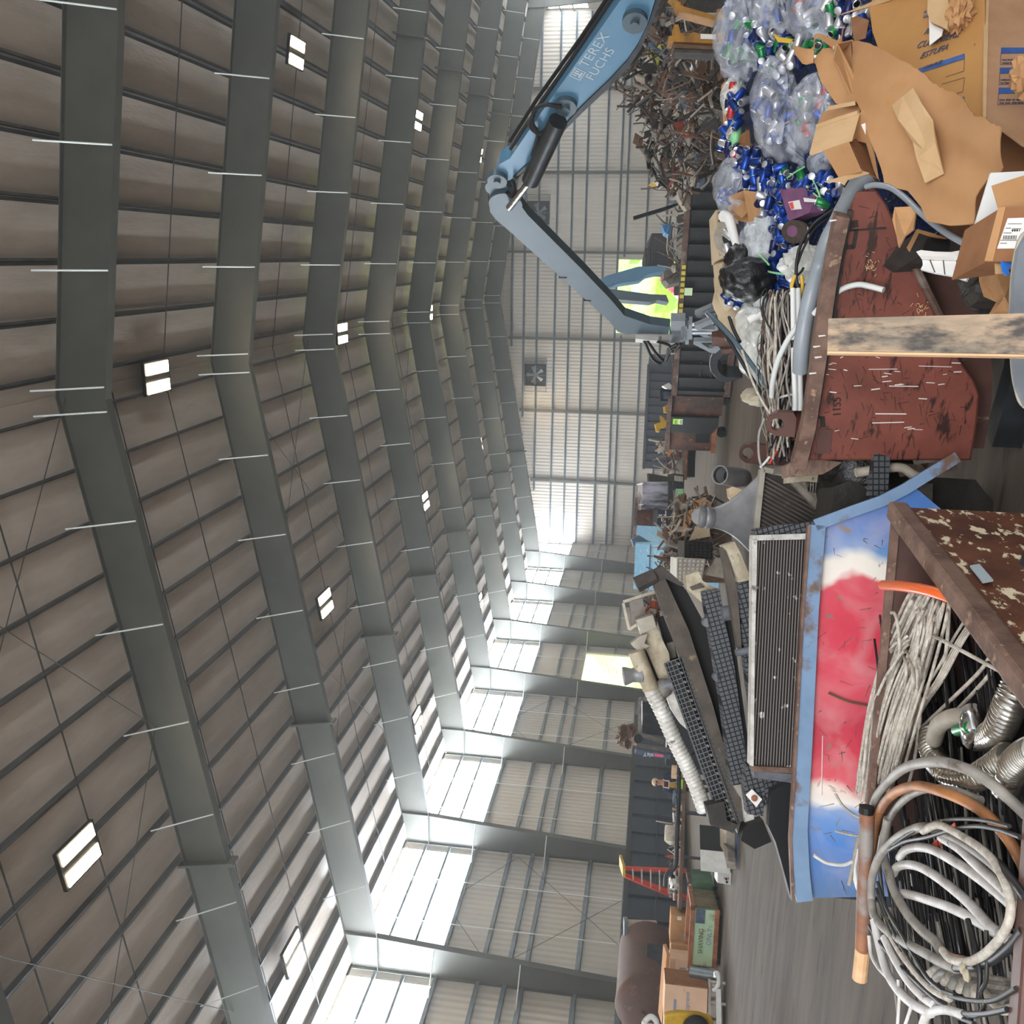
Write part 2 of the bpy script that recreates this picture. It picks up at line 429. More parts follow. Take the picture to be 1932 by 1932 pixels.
# lamps
LP = [(-3.28, 23.4, 'under the ridge, nearest'), (-3.28, 38.6, 'under the ridge, second along the hall'), (-3.28, 54.1, 'under the ridge, third along the hall'),
      (-12.57, 15.7, 'over the left aisle, nearest'), (-12.57, 31, 'over the left aisle, second'), (-12.57, 46.2, 'over the left aisle, third'), (-12.57, 61.6, 'over the left aisle, fourth'), (-12.57, 77.3, 'close to the end wall'),
      (-21.1, 23, 'by the left wall windows, nearest'), (-21.1, 38.4, 'by the left wall windows, second'), (-21.1, 54.1, 'by the left wall windows, third'),
      (6.18, 31.1, 'above the blue boom side, nearest'), (6.18, 46.6, 'above the blue boom side, second'), (6.18, 62.2, 'above the blue boom side, third')]
first = None
for x, y, lb in LP:
    s = .172 if x < XM - .5 else (0 if x < XM + .5 else -.150); z = roofz(x, 15.42)
    if first is None:
        first = t = thing('high_bay_light', '', 'ceiling light', (x, y, z))
        MB().box((x, y, z + .09), (.9, 1.3, .1)).box((x, y, z + .2), (.2, .5, .16)).build('housing', 'lamp_body', t)
        for q in (-1, 1): MB().box((x + q * .25, y, z + .032), (.3, 1.14, .008)).build('lens', 'lamp_lens', t)
    else: t = dup(first, (x, y, z))
    t.rotation_euler = (0, -math.atan(s), 0)
    tag(t, 'twin panel high bay lamp ' + lb, 'ceiling light', 'high bay lamps')
# exhaust fans of the end wall
for x, lb in ((3.45, 'square black exhaust fan on the end wall beside the boom elbow'), (-9.95, 'square black exhaust fan on the end wall clear of the boom')):
    t = thing('exhaust_fan', lb, 'fan', (x, YE - .3, 11.6), 'end wall fans'); z = 12.55; y = YE - .3
    mb = MB()
    for a in (-1, 1): mb.box((x + a * .88, y, z), (.1, .45, 1.86)).box((x, y, z + a * .88), (1.86, .45, .1))
    for a in (-1, 1):
        for b in (-1, 1): mb.plate([(x + a * .85, y + .05, z + b * .85), (x + a * .35, y + .05, z + b * .85), (x + a * .85, y + .05, z + b * .35)], .02, (0, 1, 0))
    mb.build('housing', 'black_steel', t)
    MB().box((x, y + .26, z), (1.76, .04, 1.76)).build('shutter', 'black_steel', t)
    for k in range(5):
        a = k * 2 * pi / 5 + .3; d = Vector((math.cos(a), 0, math.sin(a))); n = Vector((-d.z, 0, d.x)); c = Vector((x, y + .1, z))
        MB().plate([c + d * .1 - n * .05, c + d * .75 - n * .16, c + d * .75 + n * .16 - Vector((0, .1, 0)), c + d * .1 + n * .05], .015, (0, 1, 0)).build('blade', 'galvanised', t)
    mb = MB().box((x, y - .22, z), (1.8, .03, .04)).box((x, y - .22, z), (.04, .03, 1.8))
    for r_ in (.3, .6): mb.tube([(x + math.cos(a) * r_, y - .22, z + math.sin(a) * r_) for a in [k * pi / 8 for k in range(16)]], .012, 4, 1, closed=True)
    mb.build('guard', 'galvanised', t)
    mb = MB()
    for a in (-1, 1): mb.beam((x - 1.5, y + .1, z + a * .95), (x + 1.5, y + .1, z + a * .95), .05, .05).beam((x + 1.45 * a, y + .1, z - .95), (x + 1.45 * a, y + .1, z + .95), .05, .05)
    mb.build('mounting_rail', 'galvanised', t)
# thin dusty haze hanging in the hall
hz = bpy.data.materials.new('haze'); hz.use_nodes = True; nt = hz.node_tree
nt.nodes.remove(nt.nodes['Principled BSDF']); vs_ = nd(nt, 'ShaderNodeVolumeScatter', Density=.0022, Anisotropy=.35); vs_.inputs[0].default_value = (.93, .97, 1, 1); lk(nt, vs_, 0, nt.nodes['Material Output'], 'Volume'); MATS['haze'] = hz
hb = MB().cell((XL + .3, 2.5, .05), (XR - XL - .6, 0, 0), (0, YE - 3, 0), (0, 0, 11.6)).build('haze', 'haze', kind='structure')
# outdoors
mat('grass', 'b4c95c', 'c2d272', .8, scale=.7, c3='d5de5a', s3=.5)
mat('leaves', 'b6d878', '93c48c', .7, scale=1.2, lo=.35, hi=.6, c3='eef3d2', s3=1.6, bump=1, bscale=3, bdist=.3)
struct(MB().cell((-140, YE + .2, -.25), (240, 0, 0), (0, 160, 0), (0, 0, .2)).cell((-160, -10, -.25), (160 - 29.4, 0, 0), (0, YE + 10, 0), (0, 0, .2)), 'floor_outdoors', 'grass')
hedge = [((-3, 112, 4), (16, 5, 9), 'tall green trees outside the end wall doorway'), ((-50, 107, 0), (6, 28, 8.2), 'low green trees outside the side doorway')]
for c, r, lb in hedge:
    tag(MB().blob(c, r, 3, .25, 3.2, 40, 28).build('tree', 'leaves', smooth=True, kind='stuff'), lb, 'trees')
# ================================================================== FAR AND MIDDLE OF THE HALL
mat('boom_blue', '4f7f9f', '5a88a6', .42, scale=2, lo=.35, hi=.7, c3='6d7a80', s3=5, lo3=.6, hi3=.75)
mat('stick_grey', '4b5d68', '43545e', .45, scale=1.5, lo=.4, hi=.7)
mat('dark_steel', '33373b', '26282b', .45, metal=.4, scale=5)
mat('grapple_grey', '9aa0a6', '8b9298', .45, metal=.3, scale=4)
mat('chrome', 'dadde0', None, .18, metal=1)
mat('rubber', '09090b', None, .6)
mat('white_paint', 'e4e4e0', 'd2d2cc', .5, scale=3)
mat('bin_black', '1f2123', '2d2f30', .6, scale=2.5, lo=.45, hi=.7, c3='5b3a2c', s3=1.6, lo3=.62, hi3=.74, bump=.3)
mat('rust_rail', '6a5044', '4d3a32', .7, scale=4, c3='8a8278', s3=3, lo3=.55, hi3=.7)
mat('rust_panel', '6b4332', '3c322e', .75, scale=2.2, lo=.4, hi=.6, c3='8f5a3c', s3=4, lo3=.6, hi3=.7, bump=.3)
mat('navy_bin', '1b212d', '252d39', .55, scale=2, lo=.4, hi=.7, c3='3a342f', s3=2.5, lo3=.66, hi3=.8)
mat('beige_dust', 'c9b697', 'b8a486', .75, scale=3, lo=.4, hi=.65, c3='8d7a5e', s3=4, lo3=.6, hi3=.72, bump=.2)
mat('lime_sticker', 'b4ee4e', None, .5); mat('pale_sticker', 'd9f2c0', None, .5); mat('mint_sign', 'a8dca0', '96cc90', .6, scale=8)
mat('ink', '2b2b30', None, .6); mat('ink_white', 'e6e6ea', None, .6); mat('ink_grey', '8b8ca8', None, .6); mat('ink_teal', 'a9c9cd', None, .6); mat('ink_yellow', 'cfc340', None, .6)
mat('paint_grey', 'aebcc4', None, .5)
mat('light_blue', '84bcdc', '93c8e4', .5, scale=2, c3='ded9cc', s3=2.2, lo3=.58, hi3=.64, stretch3=(3, 3, 14))
mat('mint_paint', 'a9d3b0', 'bcd6b4', .6, scale=2.5, lo=.4, hi=.6, c3='8f9068', s3=2.3, lo3=.58, hi3=.7)
mat('olive_rust', '7d7256', '5e5a44', .7, scale=2.5, lo=.4, hi=.6, c3='8a5a3a', s3=3, lo3=.6, hi3=.72)
mat('green_paint', '5d7f66', '4d6a52', .6, scale=3)
mat('copper_rust', 'a8704c', '8a5438', .65, scale=5)
mat('cardboard', 'bb8f66', 'b08459', .85, scale=2.5, lo=.4, hi=.65, c3='a07449', s3=1.2, lo3=.58, hi3=.75, bump=.08, bscale=120, spec=.15)
mat('cardboard_pink', 'e2bfa0', 'dcb698', .85, scale=3, spec=.15); mat('cardboard_dark', '94694a', '865d40', .85, scale=4, spec=.15)
mat('red_paint', 'c8402e', 'b03526', .5, scale=4); mat('yellow_paint', 'c9a02c', 'a98424', .5, scale=3, c3='6d5a2c', s3=5, lo3=.62, hi3=.72)
mat('orange_paint', 'a8762c', '8a6026', .6, scale=5, c3='5a4426', s3=5, lo3=.58, hi3=.7)
mat('brown_tank', '5d4238', '4e382f', .7, scale=1.5, c3='6f5040', s3=3)
mat('scrap_dark', '2f2c2a', '423c38', .7, scale=8); mat('scrap_grey', '837d76', '6c6660', .6, scale=8, metal=.3); mat('scrap_pale', 'b4ab9d', '9f9688', .7, scale=8)
mat('scrap_brown', '6d5240', '59422f', .75, scale=8); mat('scrap_red', '93412f', '7a3526', .7, scale=8); mat('scrap_blue', '5d6c80', '48566a', .6, scale=8)
mat('acid_green', 'b3b843', 'a2a63a', .6, scale=6); mat('skyblue_plastic', '3f86c0', None, .4)
mat('wire_bale', '3a3842', 'b9b7c4', .4, scale=3.2, lo=.4, hi=.62, stretch=(1.5, 1.5, .12), metal=.2)
mat('skin', 'b98166', None, .6); mat('navy_cloth', '232a45', '1b2138', .9, scale=20); mat('vest_yellow', 'b48a2c', '9a7724', .8, scale=12); mat('cap_cloth', 'c9b196', None, .8); mat('trouser', '2c2b30', None, .9)
mat('hot_pink', 'e8507a', 'f07a98', .5, scale=2)
SCR = ['scrap_dark', 'scrap_grey', 'scrap_pale', 'scrap_brown', 'scrap_red', 'scrap_blue']
def rnd(a, b): return random.uniform(a, b)
def rdir():
    v = Vector((random.gauss(0, 1), random.gauss(0, 1), random.gauss(0, 1))); return v.normalized()
def inpoly(x, y, P):
    c = False; j = len(P) - 1
    for i in range(len(P)):
        if (P[i][1] > y) != (P[j][1] > y) and x < (P[j][0] - P[i][0]) * (y - P[i][1]) / (P[j][1] - P[i][1]) + P[i][0]: c = not c
        j = i
    return c
def pick(P):
    xs = [p[0] for p in P]; ys = [p[1] for p in P]
    while True:
        x = rnd(min(xs), max(xs)); y = rnd(min(ys), max(ys))
        if inpoly(x, y, P): return x, y
def junk(P, on, n, size, weights=(5, 5, 3, 4, 1, 1), mb=None, rise=.3):
    """loose pieces strewn over a heap: bars, pipes, bent plates"""
    mb = mb or MB(); a, b = size
    for k in range(n):
        x, y = pick(P); p = on(x, y) + Vector((0, 0, rnd(-.5, 1) * rise * b)); L = rnd(a, b); mb.mt(random.choices(range(6), weights)[0])
        d = rdir(); t = random.random()
        if t < .45: mb.tube([p - d * L / 2, p + rdir() * L * .12, p + d * L / 2], L * rnd(.015, .04), 5, 3)
        elif t < .7: mb.beam(p - d * L / 2, p + d * L / 2, L * rnd(.04, .12), L * rnd(.02, .06))
        elif t < .9:
            e = rdir(); mb.plate([p - d * L * .3, p + e * L * .25, p + d * L * .35, p - e * L * .2], .012)
        else: mb.blob(p, (L * .2, L * .14, L * .12), k, .3, 2, 8, 6)
    return mb
# ---- tyre-mounted material handler: blue boom, grey stick, open grapple, all in one upright plane
AP = Plane(C(1205, 20, 12.5), C(1200, 600, 19.5), C(1205, 20, 12.5) + Vector((0, 0, 3)))
an = AP.n
t = thing('material_handler', 'blue and grey scrap handler arm reaching over the black container with lettering on its boom', 'excavator', (AP(1300, 20).x, AP(1300, 20).y, 0))
def apoly(P): return [AP(*q) for q in P]
BP = [(1182, -14), (1171, 0), (1100, 101), (1020, 214), (962, 299), (942, 310), (934, 330), (944, 346), (962, 340), (1000, 306), (1052, 250), (1098, 199), (1150, 149), (1184, 112), (1204, 82), (1222, 44), (1240, -14)]
boom = MB().plate(apoly(BP), .3, an).build('boom', 'boom_blue', t)
BE = [(1250, -14), (1231, 40), (1209, 90), (1188, 122), (1154, 158), (1100, 209), (1052, 257), (1003, 309), (968, 337)]
mb = MB(); mb.plate([AP(*q) + an * -.03 for q in BE] + [AP(*q) + an * -.03 for q in [(968, 332), (1000, 303), (1052, 249), (1098, 198), (1150, 148), (1184, 111), (1204, 81), (1224, 40), (1242, -14)]], .34, an); mb.build('underside_plate', 'dark_steel', t)
o_ = AP(1099, 126); rr_ = (AP(1150, 55) - AP(1098, 128)); uu_ = AP(1080, 120) - AP(1099, 131)
lettering('TEREX', 'paint_grey', AP(1107, 128) - an * .004, rr_, uu_, .205, boom, sx=1.1)
lettering('FUCHS', 'paint_grey', AP(1118, 152) - an * .004, rr_, uu_, .19, boom, sx=1.1)
c = AP(1090, 139); r1 = rr_.normalized(); u1 = (uu_ - r1 * uu_.dot(r1)).normalized(); mb = MB()
for a, b, w_, h_ in ((0, .08, .18, .015), (0, -.08, .18, .015), (.085, 0, .015, .18), (-.085, 0, .015, .18), (0, .01, .03, .1), (-.04, .03, .025, .06), (.04, .03, .025, .06), (0, -.045, .11, .03)):
    mb.cell(c - an * .006 + r1 * (a - w_ / 2) + u1 * (b - h_ / 2), r1 * w_, u1 * h_, an * .006)
mb.build('emblem', 'paint_grey', boom)
mb = MB().tube([AP(*q) - an * -.1 for q in [(1164, -8), (1094, 96), (1012, 214), (962, 290)]], .03, 6, 1).tube([AP(*q) + an * .3 for q in [(1164, -4), (1094, 100), (1012, 212), (958, 294)]], .03, 6, 1); mb.build('hydraulic_pipe', 'rubber', boom)
for x, y, r in ((1198, 35, .17), (1068, 196, .17), (939, 335, .17)):
    MB().lathe(AP(x, y) - an * .09, an, [(0, r * .5), (0.0, r), (.12, r)], 24).lathe(AP(x, y) - an * .14, an, [(0, r * .35), (.1, r * .35)], 16).build('pivot_boss', 'stick_grey', t)
mb = MB().tube([AP(1055, 209) - an * .2, AP(1003, 323) - an * .2], .15, 14).tube([AP(1052, 222) + an * .4, AP(1006, 318) + an * .4], .15, 14); mb.build('cylinder', 'dark_steel', t, smooth=True)
mb = MB().tube([AP(1003, 323) - an * .2, AP(963, 374) - an * .2], .065, 12).tube([AP(1006, 318) + an * .4, AP(966, 371) + an * .4], .065, 12); mb.build('piston_rod', 'chrome', t, smooth=True)
SP = [(922.8, 368), (924, 403), (937, 420), (954, 433.5), (1150, 609.6), (1165, 629), (1182.6, 634), (1198, 633), (1261, 634), (1264, 620), (1226, 615), (1178, 598.7), (1150, 566), (1095.7, 509.6), (1039, 453), (995.7, 409.6), (974, 380), (956, 352), (943, 338), (931, 338), (925, 352)]
stick = MB().plate([AP(*q) + an * .04 for q in SP], .2, an).build('stick', 'stick_grey', t)
MB().lathe(AP(937, 354) - an * .02, an, [(0, .2), (.1, .2)], 20).lathe(AP(955, 378) - an * .1, an, [(0, .3), (.16, .3)], 20).build('pivot_boss', 'stick_grey', stick)
MB().tube([AP(*q) + an * .2 for q in [(921, 380), (926, 412), (950, 438), (1060, 534), (1108, 578), (1150, 614)]], .035, 6, 4).tube([AP(*q) + an * .35 for q in [(922, 395), (950, 440), (1058, 538), (1150, 617)]], .03, 6, 3).build('hydraulic_pipe', 'rubber', stick)
mb = MB()
for x, y in ((1062, 530), (1108, 573)): mb.box(AP(x, y) + an * .2, (.22, .3, .16))
mb.build('pipe_clamp', 'rubber', stick)
for pts in ([(1222, 634), (1240, 660), (1256, 672), (1262, 650), (1278, 640)], [(1216, 634), (1232, 668), (1252, 676), (1266, 652), (1282, 646)], [(1240, 635), (1262, 642), (1270, 655), (1284, 640)], [(1060, 190), (1032, 186), (1010, 196), (1006, 222), (1016, 244), (1006, 282)], [(1044, 214), (1024, 240), (1010, 236), (1000, 222), (1008, 206)], [(968, 330), (972, 344), (966, 360), (958, 352)]):
    MB().tube([AP(*q) - an * .12 for q in pts], .035, 6).build('hose', 'rubber', t, smooth=True)
MB().plate([AP(*q) - an * .12 for q in [(1200, 630), (1242, 634), (1243, 639), (1199, 637)]], .1, an).build('guard_plate', 'white_paint', t)
# grapple
def gp(x, y): return AP(1290 + x / 12.07, 570 + y / 12.07)
mb = MB()
for x0, y0, x1, y1 in ((-300, 480, 30, 700), (-60, 600, 70, 930), (30, 650, 110, 1010), (110, 560, 190, 900), (-330, 780, 0, 950)):
    mb.plate([gp(x0, y0) + an * .05, gp(x1, y0) + an * .05, gp(x1, y1) + an * .05, gp(x0, y1) + an * .05], .2, an)
g = mb.build('grapple', 'grapple_grey', t)
def shell_(P, hole, nm, M, dz, th=.1):
    mb = MB(); N = len(P)
    A_ = [gp(*q) + an * dz for q in P]; B_ = [gp(*q) + an * dz for q in hole]
    for i in range(N): mb.plate([A_[i], A_[(i + 1) % N], B_[(i + 1) % N], B_[i]], th, an)
    return mb.build(nm, M, g)
for dz in (-.08, .22):
    shell_([(240, 480), (620, 320), (740, 360), (790, 570), (640, 600), (300, 565)], [(400, 530), (640, 420), (715, 415), (712, 545), (640, 548), (430, 545)], 'claw_arm', 'grapple_grey', dz)
    shell_([(230, 825), (640, 820), (760, 860), (840, 1000), (720, 1095), (600, 1080), (220, 885)], [(390, 850), (690, 850), (690, 900), (690, 960), (640, 990), (580, 985), (450, 900)], 'claw_arm', 'grapple_grey', dz)
TN = [(760, 1010), (640, 1120), (590, 1250), (575, 1380), (610, 1540), (720, 1680), (840, 1760), (960, 1790), (1150, 1760), (1340, 1700), (1330, 1680), (1150, 1668), (980, 1662), (880, 1610), (800, 1510), (780, 1400), (800, 1270), (880, 1180), (960, 1090), (990, 1000), (850, 1000)]
MB().plate([gp(*q) - an * .05 for q in TN], .3, an).build('tine', 'dark_steel', g, bevel=.02)
mb = MB()
for y in (600, 700, 780): mb.tube([gp(180, y) + an * .1, gp(680, y) + an * .1], .06, 10)
mb.build('grapple_cylinder', 'chrome', g)
MB().plate([gp(*q) - an * .15 for q in [(640, 650), (760, 650), (1050, 700), (1100, 860), (1040, 880), (640, 865)]], .4, an).plate([gp(*q) - an * .2 for q in [(850, 890), (1140, 885), (1150, 930), (1010, 1000), (850, 1000)]], .4, an).build('tine', 'rust_panel', g)
# ---- second handler working by the end doorway
t = thing('material_handler', 'smaller blue handler at the far doorway with its black engine housing', 'excavator', onZ(1300, 470, 0) * 0 + Vector((C(1262, 470, 50).x, C(1262, 470, 50).y, 0)))
def fp(P, d=50): return [C(x, y, d) for x, y in P]
MB().plate(fp([(1118, 545), (1130, 528), (1148, 519), (1204, 503), (1252, 502), (1260, 509), (1222, 517), (1209, 527), (1162, 534), (1144, 541)]), 1.0).build('boom', 'boom_blue', t)
MB().plate(fp([(1118, 543), (1160, 546), (1228, 555), (1257, 556), (1262, 570), (1240, 566), (1228, 570), (1165, 565), (1128, 557)], 49.6), .8).build('stick', 'stick_grey', t)
mb = MB(); a = C(1226, 503, 52); mb.plate([C(*q, 51) for q in [(1230, 440), (1268, 440), (1272, 503), (1222, 503), (1222, 472)]], 2.2); mb.build('engine_housing', 'bin_black', t)
mb = MB()
for k in range(6): mb.plate([C(1232, 474 + k * 5, 50.9), C(1262, 474 + k * 5, 50.9), C(1262, 476 + k * 5, 50.9), C(1232, 476 + k * 5, 50.9)], .06)
mb.tube([C(1219, 468, 51), C(1219, 503, 51)], .05, 6).tube([C(1226, 468, 51), C(1226, 503, 51)], .05, 6).beam(C(1219, 470, 51), C(1226, 470, 51), .06, .06).beam(C(1219, 485, 51), C(1226, 485, 51), .06, .06); mb.build('grille', 'dark_steel', t)
b = C(1262, 470, 52); MB().box((b.x, b.y + 1, .9), (5, 3, 1.0)).build('carriage', 'bin_black', t)
for dx in (-1.9, 1.9): MB().lathe((b.x + dx, b.y - .7, .55), (0, 1, 0), [(0, .3), (0, .55), (.5, .55), (.5, .3)], 20).build('wheel', 'rubber', t)
# pink-red loader parked outside the doorway
p = onZ(1292, 552, 0); p = Vector((-1.9, 88, 0)); t = thing('wheel_loader', 'sunlit red loader parked outside the end doorway', 'loader', p)
MB().box(p + Vector((0, 0, 1.1)), (2, 2.2, .9)).box(p + Vector((.3, 0, 1.9)), (1.0, 1.4, .9)).build('body', 'hot_pink', t)
MB().beam(p + Vector((-1, -.9, 1.2)), p + Vector((-1.7, -1.6, .5)), .2, .2).build('lift_arm', 'hot_pink', t)
for dx in (-.8, .8): MB().lathe(p + Vector((dx, -1.3, .5)), (0, 1, 0), [(0, .2), (0, .5), (.4, .5), (.4, .2)], 18).build('wheel', 'rubber', t)
# ---- the long black container in the middle, with its rusty tapered end
A1 = C(1299, 352, 22); A1.z = 0; A0 = onZ(1380, 748, 0); A2 = onZ(1367, 841, 0)
ld = (A0 - A1).normalized(); bk = Vector((-ld.y, ld.x, 0)); bk = bk if bk.y > 0 else -bk
L = (A0 - A1).length; HC = 1.66
t = thing('roll_off_container', 'long ribbed black roll-off container full of scrap behind the beige tank', 'container', A1 + bk * 1.2)
z = Vector((0, 0, 1))
MB().cell(A1 + z * .15, ld * L, bk * .06, z * (HC - .2)).cell(A1 + z * .15, ld * .06, bk * 2.4, z * (HC - .2)).cell(A1 + ld * L + z * .15, ld * -.06, bk * 2.4, z * (HC - .2)).cell(A1 + bk * 2.34 + z * .15, ld * L, bk * .06, z * (HC - .2)).cell(A1 + z * .15, ld * L, bk * 2.4, z * .1).build('body', 'bin_black', t)
MB().cell(A1 - bk * .06 + z * (HC - .14), ld * L, bk * .14, z * .14).build('top_rail', 'rust_rail', t)
MB().cell(A1 - bk * .05 + z * .05, ld * L, bk * .14, z * .18).build('bottom_rail', 'rust_rail', t)
k = .1
while k < L - .2:
    MB().cell(A1 + ld * k - bk * .09 + z * .2, ld * .1, bk * .1, z * (HC - .36)).build('rib', 'bin_black', t); k += .455
for k in (.6, 1.2, 1.8): MB().cell(A1 + ld * (L - 1.2) - bk * .05 + z * (k * .5), ld * .9, bk * .06, z * .05).build('rib', 'bin_black', t)
q0 = A1 + ld * (L * .43) - bk * .12 + z * (HC - .34); MB().cell(q0, ld * .22, bk * .004, z * .2).build('sticker', 'pale_sticker', t)
for k in range(9): MB().cell(A1 + ld * (L * .33 + k * .17 + (.1 if k > 5 else 0)) - bk * .07 + z * (HC - .13), ld * .11, bk * .01, z * .1).build('marking', 'ink_yellow', t)
for k in (.15, L - .6, L * .5):
    MB().lathe(A1 + ld * k + bk * .15 + z * .12, bk, [(0, .05), (0, .12), (.25, .12), (.25, .05)], 14).build('roller', 'dark_steel', t)
# rusty end container
B0 = A0 + ld * .05; LB = (A2 - A0).length
t = thing('scrap_hopper', 'short rusty brown hopper with green number sticker at the end of the black container', 'hopper', B0 + bk)
def hp(a, h, o=0): return B0 + ld * a + z * h - bk * o
MB().plate([hp(0, .2), hp(0, HC), hp(LB * .33, HC), hp(LB * .33, .2)], 2.0, bk).build('body', 'rust_panel', t)
MB().plate([hp(LB * .33, .28, .12), hp(LB * .33, HC, .12), hp(LB * .62, HC, .12), hp(LB * .62, .28, .12)], .2, bk).build('door', 'bin_black', t)
MB().plate([hp(LB * .62, .34), hp(LB * .62, HC - .02), hp(LB, HC - .04), hp(LB, .42)], 1.8, bk).build('tapered_front', 'rust_panel', t)
MB().cell(hp(LB * .66, .48, .02), ld * .36, bk * .02, z * .4).build('opening', 'rubber', t)
MB().plate([hp(0, HC - .02, .14), hp(LB, HC - .02, .14), hp(LB, HC + .1, .14), hp(0, HC + .1, .14)], .16, bk).build('top_rail', 'rust_rail', t)
MB().plate([hp(LB * .5, .3, .15), hp(LB * .62, .3, .15), hp(LB, .26, .1), hp(LB, .40, .1), hp(LB * .62, .44, .15)], .12, bk).build('bottom_rail', 'copper_rust', t)
st = MB().cell(hp(LB * .36, HC - .36, .135), ld * .2, bk * .01, z * .28).build('sticker', 'lime_sticker', t); st['label'] = 'lime green number sticker'
MB().cell(hp(LB * .36, HC - .36, .14), ld * .2, bk * .005, z * .12).build('label_strip', 'pale_sticker', st)
lettering('1C', 'ink', hp(LB * .36 + .17, HC - .2, .15), -ld * -1 if False else Vector((-ld.x, -ld.y, 0)) * -1, z, .09, st) if False else None
rd = RIGHT - FWD * 0; rd = Vector((ld.x, ld.y, 0)); rd = rd if rd.dot(RIGHT) > 0 else -rd
s0 = hp(LB * .36, HC - .36, .15) if rd.dot(ld) > 0 else hp(LB * .36 + .2, HC - .36, .15)
lettering('INC', 'ink', s0 + rd * .03 + z * .17, rd, z, .08, st); lettering('1221', 'ink', s0 + rd * .02 + z * .02, rd, z, .08, st)
for k in (.3, LB * .75): MB().lathe(hp(k, .13, -.2), bk, [(0, .04), (0, .13), (.2, .13), (.2, .04)], 14).build('roller', 'dark_steel', t)
# load on top of the black container
ct = A1 + bk * .35 + z * (HC - .1)
def onbin(x, y):
    f = (y - 352) / (748 - 352); return A1 + ld * L * f + bk * rnd(.25, 2.0) + z * (HC + (1288 - x) / 1750 * 23 * .55)
mb = junk([(1262, 430), (1290, 430), (1284, 540), (1268, 535)], onbin, 40, (.3, .9), (1, 6, 6, 2, 0, 1)); mb.build('scrap_metal', [MATS[q] for q in SCR], kind='stuff')
tag(bpy.data.objects['scrap_metal'], 'grey tangle of crushed metal lying in the black container', 'scrap metal')
for nm, P, d, M, th, lb, ct_ in (
    ('sheet_metal', [(1250, 425), (1266, 423), (1266, 434), (1262, 443), (1254, 438)], 24, 'skyblue_plastic', .3, 'bright blue plastic piece sticking up above the container', 'plastic scrap'),
    ('seat_cushion', [(1252, 512), (1260, 508), (1284, 520), (1286, 531), (1262, 537), (1253, 526)], 26, 'scrap_grey', .5, 'crumpled grey seat-like sheet on the container rim', 'sheet metal'),
    ('board', [(1195, 408), (1196, 414), (1250, 398), (1280, 386), (1279, 382), (1248, 392)], 23, 'dark_steel', .08, 'dark bar poking out sideways from the scrap heap', 'steel bar')):
    tag(MB().plate(fp(P, d), th).build(nm, M), lb, ct_)
# dark container behind
t = thing('roll_off_container', 'navy blue container standing far back against the end wall', 'container', onZ(1300, 800, 0) * 0 + Vector((C(1240, 785, 46).x, C(1240, 785, 46).y, 0)))
a = C(1240, 688, 45); b = C(1226, 884, 47); a.z = b.z = 0; d = b - a; n_ = Vector((-d.y, d.x, 0)).normalized(); n_ = n_ if n_.y > 0 else -n_
MB().cell(a, d, n_ * 2.4, z * 2.55).build('body', 'navy_bin', t)
for k in range(13): MB().cell(a + d * (k / 13) - n_ * .08, d.normalized() * .12, n_ * .1, z * 2.5).build('rib', 'navy_bin', t)
MB().cell(a - n_ * .1 + z * 2.45, d, n_ * .15, z * .15).build('top_rail', 'navy_bin', t)
def flat(nm, P, d, th, M, lb, cat, group=None, kind=None, bevel=0):
    o = MB().plate([C(x, y, d) for x, y in P], th).build(nm, M, kind=kind, bevel=bevel); return tag(o, lb, cat, group)
# things on the rusty hopper rim and the heap beyond
t = thing('monitor_frame', 'black plastic monitor frame sticking out of the rusty hopper', 'plastic scrap', C(1266, 745, 27.5))
mb = MB()
for P in ([(1246, 733), (1270, 735), (1270, 738), (1246, 737)], [(1246, 733), (1250, 733), (1250, 757), (1246, 757)], [(1246, 753), (1270, 753), (1270, 757), (1246, 757)], [(1266, 735), (1270, 735), (1270, 757), (1266, 757)]): mb.plate(fp(P, 27.5), .12)
mb.build('frame', 'rubber', t); MB().plate(fp([(1249, 737), (1267, 738), (1266, 754), (1249, 753)], 27.6), .05).build('screen', 'scrap_blue', t)
flat('sheet_metal', [(1250, 728), (1262, 722), (1268, 728), (1270, 736), (1258, 733)], 27.6, .2, 'white_paint', 'white crumpled sheet on the rusty hopper beside the monitor frame', 'sheet metal')
flat('sheet_metal', [(1254, 766), (1260, 762), (1266, 768), (1266, 778), (1255, 778)], 27.7, .3, 'yellow_paint', 'small yellow crumpled piece on the rusty hopper', 'sheet metal')
flat('sheet_metal', [(1236, 800), (1248, 796), (1246, 784), (1252, 788), (1258, 796), (1264, 790), (1256, 806), (1246, 808), (1244, 815), (1239, 814)], 27.9, .2, 'yellow_paint', 'ragged yellow sheet metal jutting out over the navy container', 'sheet metal')
flat('plank', [(1262, 798), (1270, 778), (1272, 780), (1265, 801)], 27.6, .1, 'white_paint', 'short white slat leaning on the rusty hopper rim', 'board')
PZ = [(1254, 826), (1270, 824), (1290, 842), (1294, 890), (1270, 890), (1254, 880)]
mb = junk(PZ, lambda x, y: C(x, y, 31 + rnd(0, 1.5)), 60, (.3, 1.0), (2, 4, 6, 6, 1, 0)); o = mb.build('scrap_metal', [MATS[q] for q in SCR], kind='stuff'); tag(o, 'heap of torn cardboard and wire behind the open floor', 'scrap heap')
t = thing('flatbed_trailer', 'low grey trailer edge with orange stripe at the heap behind the open floor', 'trailer', onZ(1320, 860, 0))
